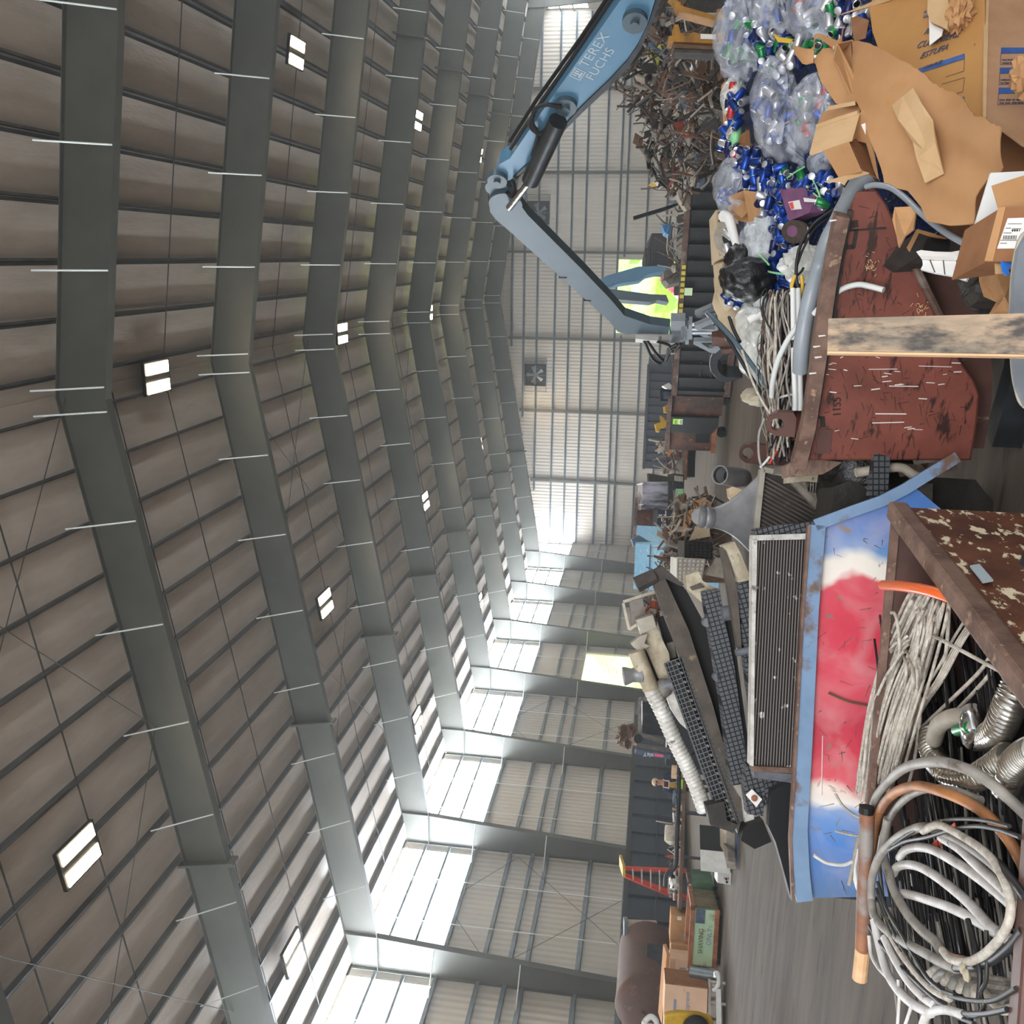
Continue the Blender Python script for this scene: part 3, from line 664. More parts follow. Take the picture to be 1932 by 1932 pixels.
MB().plate(fp([(1287, 838), (1294, 838), (1294, 905), (1288, 905)], 31.0), 2).build('bed', 'scrap_grey', t); MB().plate(fp([(1294, 846), (1298, 846), (1296, 905), (1293, 905)], 30.9), 2.1).build('side_stripe', 'copper_rust', t); MB().plate(fp([(1297, 850), (1312, 850), (1311, 900), (1296, 900)], 31.6), 1.4).build('underframe', 'rubber', t)
flat('cardboard', [(1255, 825), (1268, 824), (1270, 848), (1262, 862), (1258, 850)], 30.6, .08, 'cardboard', 'torn cardboard sheet at the top of the heap behind the open floor', 'cardboard')
# baled sheets, drum, STeeL bin, blue bin
t = thing('wire_bale', 'striped bale of thin black and silver strips by the end wall', 'bale', C(1270, 930, 30)); P = [(1213, 908), (1269, 911), (1268, 950), (1268, 962), (1209, 962), (1212, 940)]
MB().plate(fp(P, 29.5), 1.2).build('strips', 'wire_bale', t)
for y in (911, 951): MB().plate(fp([(1211, y), (1214, y), (1214, y + 2), (1211, y + 2)], 29.4), 1.3).build('strap', 'white_paint', t)
MB().plate(fp([(1262, 908), (1271, 909), (1270, 960), (1262, 960)], 29.3), .3).build('pallet', 'dark_steel', t)
flat('panel', [(1224, 893), (1265, 900), (1266, 908), (1225, 908)], 30, .4, 'scrap_dark', 'dark plate lying on the striped bale', 'steel plate')
t = thing('parts_bin', 'black low bin with mint green sign below the striped bale', 'bin', C(1290, 925, 29)); MB().plate(fp([(1270, 893), (1291, 896), (1290, 952), (1268, 952)], 29), 1).build('body', 'dark_steel', t)
sg = MB().plate(fp([(1275, 922), (1290, 922), (1288, 949), (1273, 948)], 28.95), .02).build('sign', 'mint_sign', t)
mb = MB()
for k in range(9):
    x, y = rnd(1276, 1286), rnd(931, 946); mb.plate(fp([(x, y), (x + 2, y), (x + 2, y + 1.2), (x, y + 1.2)], 28.93), .01)
mb.build('writing', 'ink', sg); MB().plate(fp([(1273, 897), (1289, 899), (1289, 909), (1273, 907)], 28.9), .3).build('sill', 'scrap_pale', t)
t = thing('drum', 'tall rusty brown drum against the end wall beside the lettered bin', 'drum', onZ(1262, 985, 0) * 0 + Vector((C(1240, 985, 30).x, C(1240, 985, 30).y, 0)))
b = C(1240, 988, 30.8); b.z = 0; MB().lathe(b, z, [(0, .8), (.9, .8), (.9, .82), (1.0, .82), (1.0, .8), (2.55, .8), (2.55, .7)], 28).build('shell', 'rust_panel', t, smooth=True)
MB().lathe(b + z * 2.5, z, [(0, .84), (.1, .84)], 28).build('rim', 'rust_rail', t)
t = thing('parts_bin', 'charcoal bin painted STeeL in white letters', 'bin', C(1262, 990, 28.6)); P = [(1241, 961), (1268, 964), (1266, 1040), (1238, 1032)]
f_ = MB().plate(fp(P, 28.5), 1.0).build('body', 'navy_bin', t)
lettering('STeeL', 'ink_white', C(1257, 1024, 28.45), C(1257, 965, 28.45) - C(1257, 1024, 28.45), C(1240, 990, 28.45) - C(1257, 990, 28.45), .34, f_, sx=1.16)
t = thing('waste_bin', 'light blue bin with scraped white paint in the far corner', 'bin', C(1246, 1070, 27.5)); P = [(1199, 1024), (1245, 1024), (1239, 1112), (1194, 1110)]
a = C(1199, 1026, 27); b = C(1195, 1111, 27.6); a.z = b.z = 0; d = b - a; n_ = Vector((-d.y, d.x, 0)).normalized(); n_ = n_ if n_.y > 0 else -n_; hz = C(1197, 1068, 27.3).z
MB().cell(a, d, n_ * 1.3, z * hz).build('body', 'light_blue', t); MB().cell(a - n_ * .03 + z * (hz - .45), d, n_ * .04, z * .03).build('seam', 'scrap_blue', t)
flat('tarpaulin', [(1192, 1018), (1206, 1010), (1222, 1020), (1240, 1026), (1244, 1030), (1196, 1030)], 27.1, .4, 'scrap_blue', 'grey blue cover slumped on top of the light blue bin', 'tarpaulin')
# rods and wire heap in front of them
PZ = [(1276, 955), (1290, 945), (1330, 935), (1345, 950), (1340, 1010), (1345, 1050), (1290, 1090), (1262, 1100), (1252, 1105), (1262, 1040)]
base = MB().plate([C(x, y, 20.5) for x, y in [(1275, 960), (1345, 945), (1380, 1100), (1262, 1100)]], 1.2)
mb = MB(); mb.mt(3).plate([C(x, y, 20) for x, y in [(1282, 960), (1312, 944), (1345, 945), (1380, 1000), (1384, 1100), (1268, 1098), (1264, 1050)]], .8); junk(PZ, lambda x, y: C(x, y, 19.3 + rnd(-.6, .6)), 420, (.2, .8), (2, 4, 8, 7, .6, 0), mb); o = mb.build('scrap_wire', [MATS[q] for q in SCR], kind='stuff'); tag(o, 'tangled heap of pale rods and wire in front of the lettered bin', 'scrap heap')
flat('cardboard', [(1308, 945), (1330, 940), (1342, 948), (1340, 962), (1318, 968), (1310, 962)], 18.8, .05, 'cardboard', 'crumpled brown cardboard on the far wire heap, topmost piece', 'cardboard')
flat('cardboard', [(1292, 968), (1306, 960), (1304, 985), (1296, 1010), (1286, 1012)], 18.8, .05, 'cardboard', 'long torn cardboard strip on the wire heap beside the lettered bin', 'cardboard')
flat('cardboard', [(1316, 965), (1338, 990), (1340, 1012), (1300, 1020), (1310, 1000)], 18.6, .05, 'beige_dust', 'pale dirty board on the wire heap above the black wire cage', 'cardboard')
def cage(nm, P, d, M1, M2, lb):
    t = thing(nm, lb, 'wire basket', C(P[2][0], (P[0][1] + P[2][1]) / 2, d)); MB().plate(fp(P, d), .8).build('load', M1, t); mb = MB()
    for k in range(7):
        f = k / 6; g_ = lambda a, b, f: (a[0] + (b[0] - a[0]) * f, a[1] + (b[1] - a[1]) * f)
        mb.tube([C(*g_(P[0], P[1], f), d - .03), C(*g_(P[3], P[2], f), d - .03)], .016, 4).tube([C(*g_(P[0], P[3], f), d - .03), C(*g_(P[1], P[2], f), d - .03)], .016, 4)
    mb.build('wire_grid', M2, t)
cage('wire_basket', [(1293, 1022), (1343, 1024), (1343, 1056), (1293, 1055)], 17.5, 'scrap_dark', 'rubber', 'black wire basket on the far heap, full of dark scrap')
cage('wire_basket', [(1279, 1054), (1330, 1056), (1322, 1098), (1278, 1100)], 17, 'white_paint', 'scrap_pale', 'white wire basket beneath the black one, beside the radiator heap')
flat('plank', [(1332, 1085), (1350, 1052), (1384, 1056), (1368, 1092)], 18.9, .3, 'scrap_pale', 'short pale stick standing by the wire baskets', 'board')
# ---- containers along the left wall
def wallbin(lb, y0, y1, top, xw=-22.6, M='navy_bin', nrib=12):
    t = thing('roll_off_container', lb, 'container', (xw - 1.2, (y0 + y1) / 2, 0)); MB().cell((xw, y0, .1), (-2.3, 0, 0), (0, y1 - y0, 0), (0, 0, top - .1)).build('body', M, t)
    for k in range(nrib): MB().cell((xw + .1, y0 + (y1 - y0) * (k + .3) / nrib, .2), (-.14, 0, 0), (0, .12, 0), (0, 0, top - .3)).build('rib', M, t)
    MB().cell((xw + .14, y0, top - .16), (-.2, 0, 0), (0, y1 - y0, 0), (0, 0, .18)).build('top_rail', 'bin_black', t)
    MB().cell((xw + .1, y0, 1.15), (-.1, 0, 0), (0, y1 - y0, 0), (0, 0, .06)).build('side_rail', M, t)
wallbin('long black container along the left wall behind the red ladder', 26.5, 41.4, 2.3, -21.6)
wallbin('dark container beyond the brown tank at the frame edge', 14.8, 20.2, 2.4, -21.6)
a = onX(1180, 1772, -19.5); b = onX(1186, 1884, -18.6)
t = thing('storage_tank', 'brown rusty tank with a domed end in front of the left wall', 'tank', ((a.x + b.x) / 2, (a.y + b.y) / 2, 0)); c0 = Vector((-19.6, a.y, 1.5)); c1 = Vector((-18.9, b.y, 1.5)); dd = (c1 - c0); LL = dd.length
MB().lathe(c0, dd, [(0, .2), (.1, .7), (.2, .82), (LL - .35, .82), (LL - .25, .84), (LL - .15, .8), (LL, .55), (LL + .12, .2), (LL + .14, .01)], 28).build('shell', 'brown_tank', t, smooth=True)
for f in (.2, .8): MB().box(c0 + dd * f - z * 1.1, (1.2, .25, .85)).build('saddle', 'dark_steel', t)
MB().box(c0 + dd * .6 + Vector((.8, 0, -.2)), (.1, .9, .5), rz=-.1).build('hatch', 'dark_steel', t)
MB().lathe(c1 + dd.normalized() * .1 + z * .1, dd, [(0, .06), (.15, .06)], 12).build('nozzle', 'rust_rail', t)
# open grey door/gap between container and tank
flat('steel_post', [(1178, 1738), (1186, 1738), (1186, 1772), (1178, 1770)], 27, .3, 'galvanised', 'grey steel post between the black container and the brown tank', 'post')
flat('dusty_board', [(1186, 1740), (1240, 1742), (1240, 1775), (1188, 1772)], 27.5, .2, 'scrap_pale', 'pale dusty panel between the black container and the brown tank', 'panel')
# step ladder
t = thing('step_ladder', 'red and yellow step ladder standing open in front of the black container', 'ladder', C(1265, 1670, 27.5) * Vector((1, 1, 0)) if False else Vector((C(1265, 1670, 27.5).x, C(1265, 1670, 27.5).y, 0))); d = 27.5
def sl(P, nm, M, r=.035):
    mb = MB()
    for a, b in P: mb.beam(C(*a, d), C(*b, d), .09, .06)
    return mb.build(nm, M, t)
for a, b in (((1178, 1637), (1334, 1644)), ((1179, 1653), (1334, 1719))): sl([(a, b)], 'side_rail', 'red_paint')
d = 28.2
for a, b in (((1178, 1639), (1331, 1646)), ((1179, 1650), (1331, 1706))): sl([(a, b)], 'rear_leg', 'red_paint')
d = 27.5
for k in range(5):
    f = .14 + k * .15; a = (1178 + 112 * f, 1637 + 5 * f); b = (1179 + 111 * f, 1653 + 47 * f); MB().beam(C(*a, d), C(*b, d), .1, .04).build('step', 'scrap_pale', t)
MB().plate([C(*q, 27.4) for q in [(1175, 1634), (1180, 1634), (1180, 1656), (1175, 1655)]], .9).build('top_cap', 'yellow_paint', t)
# forklift mast and guard
t = thing('forklift', 'dark grey forklift with lettering on its guard, behind the radiator heap', 'forklift', Vector((C(1265, 1390, 27).x, C(1265, 1390, 27).y, 0))); d = 26
def fk(P, th=.1, dd=0): return MB().plate([C(x, y, d + dd) for x, y in P], th)
f_ = fk([(1198, 1422), (1200, 1414), (1266, 1424), (1264, 1433)], .14).build('guard_bar', 'scrap_blue', t)
lettering('Yale', 'ink_white', C(1214, 1419.5, 25.97), C(1240, 1423, 25.97) - C(1214, 1419.5, 25.97), C(1214, 1424, 25.97) - C(1214, 1419, 25.97), .17, f_)
fk([(1235, 1421.5), (1252, 1424), (1252, 1429), (1235, 1427)], .01, -.02).build('sticker', 'hot_pink', f_)
mb = MB()
for a, b in (((1207, 1318), (1207, 1388)), ((1207, 1318), (1240, 1322)), ((1208, 1386), (1252, 1400)), ((1200, 1406), (1266, 1416))): mb.beam(C(*a, 26.2), C(*b, 26.2), .08, .1)
mb.build('overhead_guard', 'scrap_grey', t)
fk([(1212, 1322), (1262, 1330), (1262, 1390), (1212, 1384)], .2, 1).build('mast', 'dark_steel', t)
for xy in ((1204, 1394), (1222, 1356)): MB().lathe(C(*xy, d), FWD, [(0, .07), (0, .13), (.1, .13), (.1, .07)], 16).build('headlamp', 'rubber', t)
b = C(1265, 1390, 27.2); MB().box((b.x, b.y + .6, .75), (1.9, 1.2, 1.0)).build('body', 'dark_steel', t)
for dx in (-.7, .7): MB().lathe((b.x + dx, b.y - .1, .3), (0, 1, 0), [(0, .15), (0, .3), (.3, .3), (.3, .15)], 18).build('wheel', 'rubber', t)
tag(MB().blob(C(1186, 1388, 28), (.35, .3, .3), 9, .5, 5, 16, 12).build('bird_nest', 'scrap_brown', kind='stuff'), 'ragged nest-like clump on the rim of the black wall container', 'debris')
# ---- the man at the sorting bench
def skin(name, V, E_, M, parent, sub=2):
    me = bpy.data.meshes.new(name); b = Vector(parent.location); me.from_pydata([tuple(Vector(v[0]) - b) for v in V], E_, []); ob = bpy.data.objects.new(name, me); COL.objects.link(ob)
    md = ob.modifiers.new('skin', 'SKIN'); md.use_smooth_shade = True
    for i, v in enumerate(V):
        sv = me.skin_vertices[0].data[i]; r = v[1]; sv.radius = r if isinstance(r, tuple) else (r, r); sv.use_root = (i == 0)
    sb = ob.modifiers.new('sub', 'SUBSURF'); sb.levels = sb.render_levels = sub
    dg = bpy.context.evaluated_depsgraph_get(); m2 = bpy.data.meshes.new_from_object(ob.evaluated_get(dg)); ob.modifiers.clear(); ob.data = m2; bpy.data.meshes.remove(me)
    m2.name = name; m2.materials.append(MATS[M]); ob.parent = parent; return ob
hd = C(1241, 1475, 25.3); g0 = Vector((hd.x, hd.y, 0)); s_ = hd.z / 1.62
fw = -Vector((FWD.x, FWD.y, 0)).normalized(); rt = Vector((RIGHT.x, RIGHT.y, 0)).normalized()      # he faces the photographer
t = thing('person', 'man in navy shirt, yellow bib, pale cap and dark glasses sorting at a bench', 'person', g0)
def bp(r, f, h): return g0 + rt * (r * s_) + fw * (f * s_) + z * (h * s_)
V = [(bp(0, 0, .95), .11), (bp(0, .02, 1.15), .1), (bp(0, .03, 1.34), .11), (bp(0, .02, 1.46), .065), (bp(0, .04, 1.54), .07), (bp(0, .05, 1.63), .098), (bp(0, .05, 1.72), .085)]
E_ = [(0, 1), (1, 2), (2, 3), (3, 4), (4, 5), (5, 6)]
def limb(start, pts):
    k = start
    for p_, r in pts: V.append((p_, r)); E_.append((k, len(V) - 1)); k = len(V) - 1
for q in (-1, 1):
    limb(2, [(bp(q * .19, .02, 1.38), .07), (bp(q * .27, .04, 1.12), .052), (bp(q * .25, .22, .98), .042), (bp(q * (.17 if q > 0 else .13), .36, .92), .03), (bp(q * .12, .42, .9), .036)])
    limb(0, [(bp(q * .1, 0, .88), .09), (bp(q * .11, .03, .48), .062), (bp(q * .11, -.02, .1), .042), (bp(q * .11, .12, .05), .04)])
body = skin('body', V, E_, 'skin', t)
V2 = [(bp(0, 0, .93), .18), (bp(0, .02, 1.15), .175), (bp(0, .03, 1.34), .19), (bp(0, .02, 1.43), .1)]; E2 = [(0, 1), (1, 2), (2, 3)]
for q in (-1, 1):
    k = len(V2); V2 += [(bp(q * .2, .02, 1.37), .105), (bp(q * .285, .04, 1.12), .09), (bp(q * .265, .14, 1.04), .075)]; E2 += [(2, k), (k, k + 1), (k + 1, k + 2)]
skin('shirt', V2, E2, 'navy_cloth', t)
mb = MB()
mb.sheet(lambda u, v: bp((u - .5) * (.24 + .1 * (1 - v)), .19 - 1.1 * (u - .5) ** 2 * .35, .95 + .36 * v), 8, 6, .012); mb.build('bib', 'vest_yellow', t)
mb = MB()
for q in (-1, 1): mb.tube([bp(q * .1, .18, 1.3), bp(q * .1, .14, 1.44), bp(q * .1, 0, 1.46)], .016, 6)
mb.tube([bp(-.12, .2, 1.3), bp(.12, .2, 1.3)], .014, 6); mb.build('bib_strap', 'cap_cloth', t)
mb = MB(); mb.blob(bp(0, .05, 1.70), (.115 * s_, .125 * s_, .1 * s_), 1, .01, 1, 18, 12).lathe(bp(0, .14, 1.70), z, [(0, .1), (.012, .1)], 18); mb.build('cap', 'cap_cloth', t, smooth=True)
mb = MB()
for q in (-1, 1): mb.box(bp(q * .038, .148, 1.655), (.055, .03, .04), rz=math.atan2(rt.y, rt.x))
mb.box(bp(0, .148, 1.66), (.12, .02, .012), rz=math.atan2(rt.y, rt.x)); mb.build('sunglasses', 'rubber', t)
MB().blob(bp(0, .15, 1.615), (.016, .022, .022), 2, .02, 1, 8, 6).build('nose', 'skin', t, smooth=True); MB().box(bp(0, .142, 1.575), (.05, .012, .01), rz=math.atan2(rt.y, rt.x)).build('mouth', 'scrap_red', t)
V3 = [(bp(0, 0, .95), .165)]; E3 = []
for q in (-1, 1):
    k = len(V3); V3 += [(bp(q * .1, 0, .86), .105), (bp(q * .11, .03, .48), .078), (bp(q * .11, -.02, .1), .065)]; E3 += [(0, k), (k, k + 1), (k + 1, k + 2)]
skin('trousers', V3, E3, 'trouser', t)
for q in (-1, 1): MB().blob(bp(q * .11, .08, .06), (.06, .06, .06), 3, .05, 1, 10, 8, fn=lambda d: 1 + .5 * max(0, d.dot(fw))).build('shoe', 'rubber', t, smooth=True)
# sorting bench with its clutter
t = thing('sorting_bench', 'cluttered steel sorting bench in front of the man', 'bench', onZ(1400, 1540, 0) * 0 + Vector((C(1300, 1560, 21.5).x, C(1300, 1560, 21.5).y, 0)))
a = C(1285, 1440, 24.6); b = C(1285, 1716, 23.4); a.z = b.z = .78; dd = b - a; n_ = Vector((-dd.y, dd.x, 0)).normalized(); n_ = n_ if n_.y > 0 else -n_
MB().cell(a, dd, n_ * .9, z * .08).build('top', 'scrap_brown', t)
for f in (.03, .33, .64, .95):
    for o in (.05, .8): MB().cell(a + dd * f + n_ * o - z * .78, dd.normalized() * .07, n_ * .07, z * .78).build('leg', 'dark_steel', t)
def bx_(x, y, d, s, nm, M, lb, cat, rz=.25): return tag(MB().box(C(x, y, d), s, rz=rz).build(nm, M, bevel=.01), lb, cat)
bt = lambda f, o, h: a + dd * f + n_ * o + z * (.08 + h)
tag(MB().tube([bt(-.02, .1, .12), bt(.3, .12, .1), bt(.55, .1, .1), bt(.72, .15, .12), bt(.78, .2, .32), bt(.86, .25, .34)], .055, 8).build('pipe', 'dark_steel', smooth=True), 'long dark bent pipe lying along the sorting bench', 'pipe')
tag(MB().tube([bt(.35, .5, .2), bt(.6, .5, .12), bt(.95, .4, .1)], .03, 8).build('pipe', 'white_paint', smooth=True), 'thin pale pipe lying behind the bent pipe on the bench', 'pipe')
t = thing('electric_motor', 'small motor with cream cover on the sorting bench', 'motor', bt(.5, .35, 0)); MB().lathe(bt(.44, .35, .22), dd, [(0, .05), (0, .18), (.06, .2), (.4, .2), (.46, .12), (.5, .04)], 18).build('housing', 'scrap_pale', t, smooth=True); MB().tube([bt(.43, .35, .24), bt(.42, .5, .65)], .015, 6).build('rod', 'scrap_pale', t)
t = thing('plush_rag', 'white and black bundle of rags on the sorting bench', 'rags', bt(.83, .3, 0)); MB().blob(bt(.83, .3, .12), (.16, .2, .12), 5, .25, 2.5).build('cloth', 'white_paint', t, smooth=True); MB().blob(bt(.8, .25, .16), (.08, .06, .06), 7, .2, 2).build('patch', 'rubber', t, smooth=True)
PZ = [(1272, 1450), (1296, 1450), (1296, 1700), (1276, 1700)]
def onbench(x, y): f = (y - 1440) / 276; return a + dd * f + n_ * rnd(.1, .85) + z * rnd(.1, .28)
o = junk(PZ, onbench, 90, (.12, .5), (5, 5, 4, 4, 1, 1), rise=.1).build('scrap_metal', [MATS[q] for q in SCR], kind='stuff'); tag(o, 'small loose parts strewn over the sorting bench', 'scrap metal')
for k, (f, o_, s, M, lb) in enumerate(((.06, .3, (.3, .25, .3), 'cardboard_pink', 'small pink carton on the bench near the man'), (.14, .25, (.25, .2, .14), 'lime_sticker', 'lime green packet on the bench near the man'), (.24, .3, (.3, .25, .24), 'scrap_blue', 'grey blue box on the sorting bench'))):
    tag(MB().box(bt(f, o_, s[2] / 2), s, rz=.3).build('carton', M), lb, 'box')
# ---- appliances and bins in front of the bench
def room_box(nm, lb, cat, pts, depth, h, M, parts=None):
    """box standing in the hall: near top corner pixels give the front face"""
t = thing('appliance', 'square appliance with black top half and pale metal front', 'appliance', onZ(1395, 1602, 0)); d = 18
a0 = C(1320, 1556, 20.2); b0 = C(1321, 1602, 19.0); c0 = C(1322, 1642, 18.6)
h = Vector((0, 0, -.58))
MB().cell(a0 + h, b0 - a0, c0 - b0, -h).build('casing', 'dark_steel', t)
nn_ = -Vector((FWD.x, FWD.y, 0)).normalized() * .02
MB().cell(b0 + nn_ + h, c0 - b0, nn_ * -.5, -h).build('front_panel', 'white_paint', t); MB().cell(a0 + nn_ + h, b0 - a0, nn_ * -.5, -h).build('side_panel', 'rubber', t)
flat('carton', [(1370, 1556), (1390, 1560), (1390, 1640), (1372, 1640)], 18.6, .6, 'scrap_pale', 'low pale crate under the black and white appliance', 'crate')
flat('carton', [(1372, 1600), (1386, 1606), (1388, 1628), (1374, 1624)], 18.3, .3, 'scrap_grey', 'grey broken foam block on the crate under the appliance', 'scrap')
flat('metal_strip', [(1390, 1560), (1400, 1562), (1400, 1640), (1392, 1640)], 18.4, .3, 'scrap_blue', 'blue grey metal edging along the low crate', 'metal strip')
t = thing('control_box', 'grey steel control box with two dark knobs beside the green bin', 'control box', C(1383, 1655, 19.6)); P = [(1354, 1640), (1383, 1648), (1382, 1671), (1353, 1666)]
cb = MB().plate(fp(P, 19.6), .3).build('case', 'white_paint', t, bevel=.02)
for y in (1664, 1658): MB().lathe(C(1370 + (y - 1658) * .2, y, 19.58), -FWD, [(0, .025), (.02, .025)], 12).build('knob', 'rubber', cb)
mb = MB().plate(fp([(1366, 1655), (1367, 1655), (1367, 1659), (1366, 1659)], 19.59), .01).plate(fp([(1374, 1655), (1375, 1655), (1375, 1660), (1374, 1660)], 19.59), .01); mb.build('marking', 'red_paint', cb)
# mint bin with stencilled letters
g_a = onZ(1365, 1718, 0); g_b = onZ(1358, 1828, 0); dd2 = g_b - g_a; n2 = Vector((-dd2.y, dd2.x, 0)).normalized(); n2 = n2 if n2.y > 0 else -n2
hB = C(1307, 1718, (g_a - EYE).dot(FWD)).z
t = thing('steel_bin', 'mint green steel bin stencilled with letters on a rusty rim', 'bin', g_a + dd2 * .5 + n2 * .5)
sk = C(1365, 1662, 23.2); sk.z = 0; sd_ = sk - g_a; sd_ = sd_.normalized() * min(sd_.length, 1.5)
front = MB().cell(g_a + z * .12, dd2, sd_ * .02, z * (hB - .18)).build('front_panel', 'mint_paint', t)
MB().cell(g_a + z * .1, sd_, dd2 * .02, z * (hB - .16)).build('side_panel', 'olive_rust', t)
MB().cell(g_a + sd_ + z * .1, dd2, sd_ * -.02, z * (hB - .16)).cell(g_a + dd2 * .98 + z * .1, sd_, dd2 * .02, z * (hB - .16)).cell(g_a + z * .1, dd2, sd_, z * .04).build('shell', 'olive_rust', t)
u_ = dd2.normalized(); v_ = sd_.normalized()
MB().cell(g_a - u_ * .05 - v_ * .05 + z * (hB - .06), dd2 + u_ * .1, v_ * .1, z * .1).cell(g_a - u_ * .05 - v_ * .05 + z * (hB - .06), sd_ + v_ * .1, u_ * .1, z * .1).cell(g_a + sd_ - u_ * .05 + z * (hB - .06), dd2 + u_ * .1, v_ * .1, z * .1).build('rim', 'copper_rust', t)
MB().cell(g_a - v_ * .03 + z * .08, dd2, v_ * .05, z * .1).build('bottom_rail', 'copper_rust', t)
for f in (.05, .9):
    for g2 in (.05, .85): MB().cell(g_a + dd2 * f + sd_ * g2, u_ * .08, v_ * .08, z * .12).build('foot', 'dark_steel', t)
rd2 = u_ if u_.dot(RIGHT) > 0 else -u_
ori = g_b if rd2.dot(u_) < 0 else g_a
LF = dd2.length
lettering('SHAVING', 'olive_rust', ori + rd2 * (LF * .22) - v_ * .01 + z * (hB * .60), rd2, z, .15, front, sx=.95); lettering('ONLY', 'ink_grey', ori + rd2 * (LF * .38) - v_ * .01 + z * (hB * .34), rd2, z, .15, front, sx=1.0)
pt = MB().cell(ori + rd2 * (LF * .74) - v_ * .012 + z * (hB * .58), rd2 * (LF * .24), v_ * .006, z * (hB * .3)).build('paint_patch', 'scrap_blue', front)
t = thing('steel_bin', 'dull green steel bin behind the control box', 'bin', g_a + sd_ * 1.4); e0 = g_a + sd_ * 1.15 - u_ * .1
MB().cell(e0 + z * .1, sd_ * .8, dd2 * .8, z * (hB - .14)).build('body', 'green_paint', t); MB().cell(e0 - u_ * .04 + z * (hB - .06), sd_ * .8, u_ * .1, z * .1).build('rim', 'rust_rail', t)
for f in (.05, .7): MB().cell(e0 + dd2 * f, u_ * .08, v_ * .08, z * .12).build('foot', 'dark_steel', t)
# cardboard boxes left of the bin
def carton(nm, lb, x0, x1, y0, y1, d, dep, M, tilt=0, mats2=None):
    a = C(x0, y0, d); b = C(x0, y1, d - .1 * (y1 - y0) / 60); zz = C(x1, y0, d).z
    a2 = Vector((a.x, a.y, zz)); dd = b - a; dd.z = 0; n_ = Vector((-dd.y, dd.x, 0)).normalized(); n_ = n_ if n_.y > 0 else -n_
    t = thing(nm, lb, 'cardboard box', a2 + dd * .5 + n_ * dep / 2); f_ = MB().cell(a2, dd, n_ * dep, z * (a.z - zz)).build('carton', M, t, bevel=.008)
    return t, f_, a2, dd, n_, a.z - zz
t, f_, o0, dd, n_, hh = carton('cardboard_box', 'brown cardboard box with grey print on the table behind the mint bin', 1266, 1299, 1726, 1780, 23.3, .8, 'cardboard')
MB().cell(o0 + dd * .62 - n_ * .01 + z * .02, dd * .1, n_ * .01, z * .14).build('print', 'ink_grey', f_); MB().cell(o0 + dd * .03 - n_ * .01 + z * (hh - .26), dd * .12, n_ * .01, z * .1).build('label', 'white_paint', f_)
t, f_, o0, dd, n_, hh = carton('cardboard_box', 'tan cardboard box between the brown box and the pink printed box', 1266, 1299, 1781, 1806, 22.9, .8, 'cardboard'); MB().cell(o0 + dd * .3 - n_ * .01 + z * (hh * .7), dd * .4, n_ * .01, z * .04).build('print', 'ink_grey', f_)
t, f_, o0, dd, n_, hh = carton('cardboard_box', 'pale peach cardboard box with purple and teal printed bars', 1264, 1300, 1807, 1845, 22.2, .7, 'cardboard_pink')
MB().cell(o0 + dd * .42 - n_ * .01 + z * .06, dd * .1, n_ * .01, z * .16).build('print', 'ink_grey', f_); MB().cell(o0 + dd * .58 - n_ * .01 + z * .06, dd * .1, n_ * .01, z * .16).build('print', 'ink_teal', f_)
t, f_, o0, dd, n_, hh = carton('cardboard_box', 'large pink printed carton with a product word across its front', 1255, 1335, 1856, 1925, 19.6, 1.0, 'cardboard_pink')
rdx = dd.normalized() if dd.dot(RIGHT) > 0 else -dd.normalized(); og = o0 + dd if dd.dot(RIGHT) < 0 else o0
lettering('santoprene', 'ink_grey', og + rdx * .02 - n_ * .008 + z * (hh * .42), rdx, z, .135, f_, sx=.98); lettering('TM', 'ink_grey', og + rdx * .62 - n_ * .008 + z * (hh * .53), rdx, z, .03, f_)
MB().cell(og + rdx * .20 - n_ * .008 + z * (hh * .72), rdx * .24, n_ * .006, z * .055).build('print', 'ink_grey', f_); MB().lathe(og + rdx * .14 - n_ * .004 + z * (hh * .75), -n_, [(0, .03), (.004, .03)], 14).build('emblem', 'ink_grey', f_)
sp = MB().cell(o0 + n_ * .001 + (dd * 1.0 if False else -dd * .03), dd * .03, n_ * 1.0, z * hh).build('side_flap', 'cardboard_dark', t)
flat('cardboard_box', [(1258, 1800), (1264, 1800), (1258, 1932), (1248, 1932)], 21.4, .5, 'cardboard', 'tall brown carton edge standing behind the pink printed carton', 'cardboard box')
t = thing('pipe', 'dull silver duct pipe leaning in front of the boxes', 'pipe', C(1340, 1835, 17)); MB().tube([C(1302, 1834, 20.2), C(1350, 1842, 20.0)], .13, 16).build('duct', 'alu' if 'alu' in MATS else 'galvanised', t, smooth=True); MB().lathe(C(1348, 1842, 20), C(1350, 1842, 20.0) - C(1302, 1834, 20.2), [(0, .14), (.05, .14)], 16).build('collar', 'chrome', t)
tag(MB().tube([C(*q, 19.6) for q in [(1349, 1836), (1355, 1838), (1356, 1856), (1350, 1866), (1344, 1869)]], .05, 8).build('plastic_chair', 'white_paint', smooth=True), 'white curved plastic chair arm below the silver duct', 'chair')
t = thing('table', 'low table with dark gap carrying the pink printed carton', 'table', onZ(1362, 1890, 0)); a = C(1337, 1846, 19.7); b = C(1337, 1940, 19.0); dd = b - a; dd.z = 0; n_ = Vector((-dd.y, dd.x, 0)).normalized(); n_ = n_ if n_.y > 0 else -n_
MB().cell(a - z * .04, dd, n_ * 1.1, z * .05).build('top', 'scrap_pale', t)
for f in (.02, .45, .95):
    for o in (.02, .95): MB().cell(Vector((a.x, a.y, 0)) + dd * f + n_ * o, dd.normalized() * .05, n_ * .05, z * (a.z - .04)).build('leg', 'scrap_pale', t)
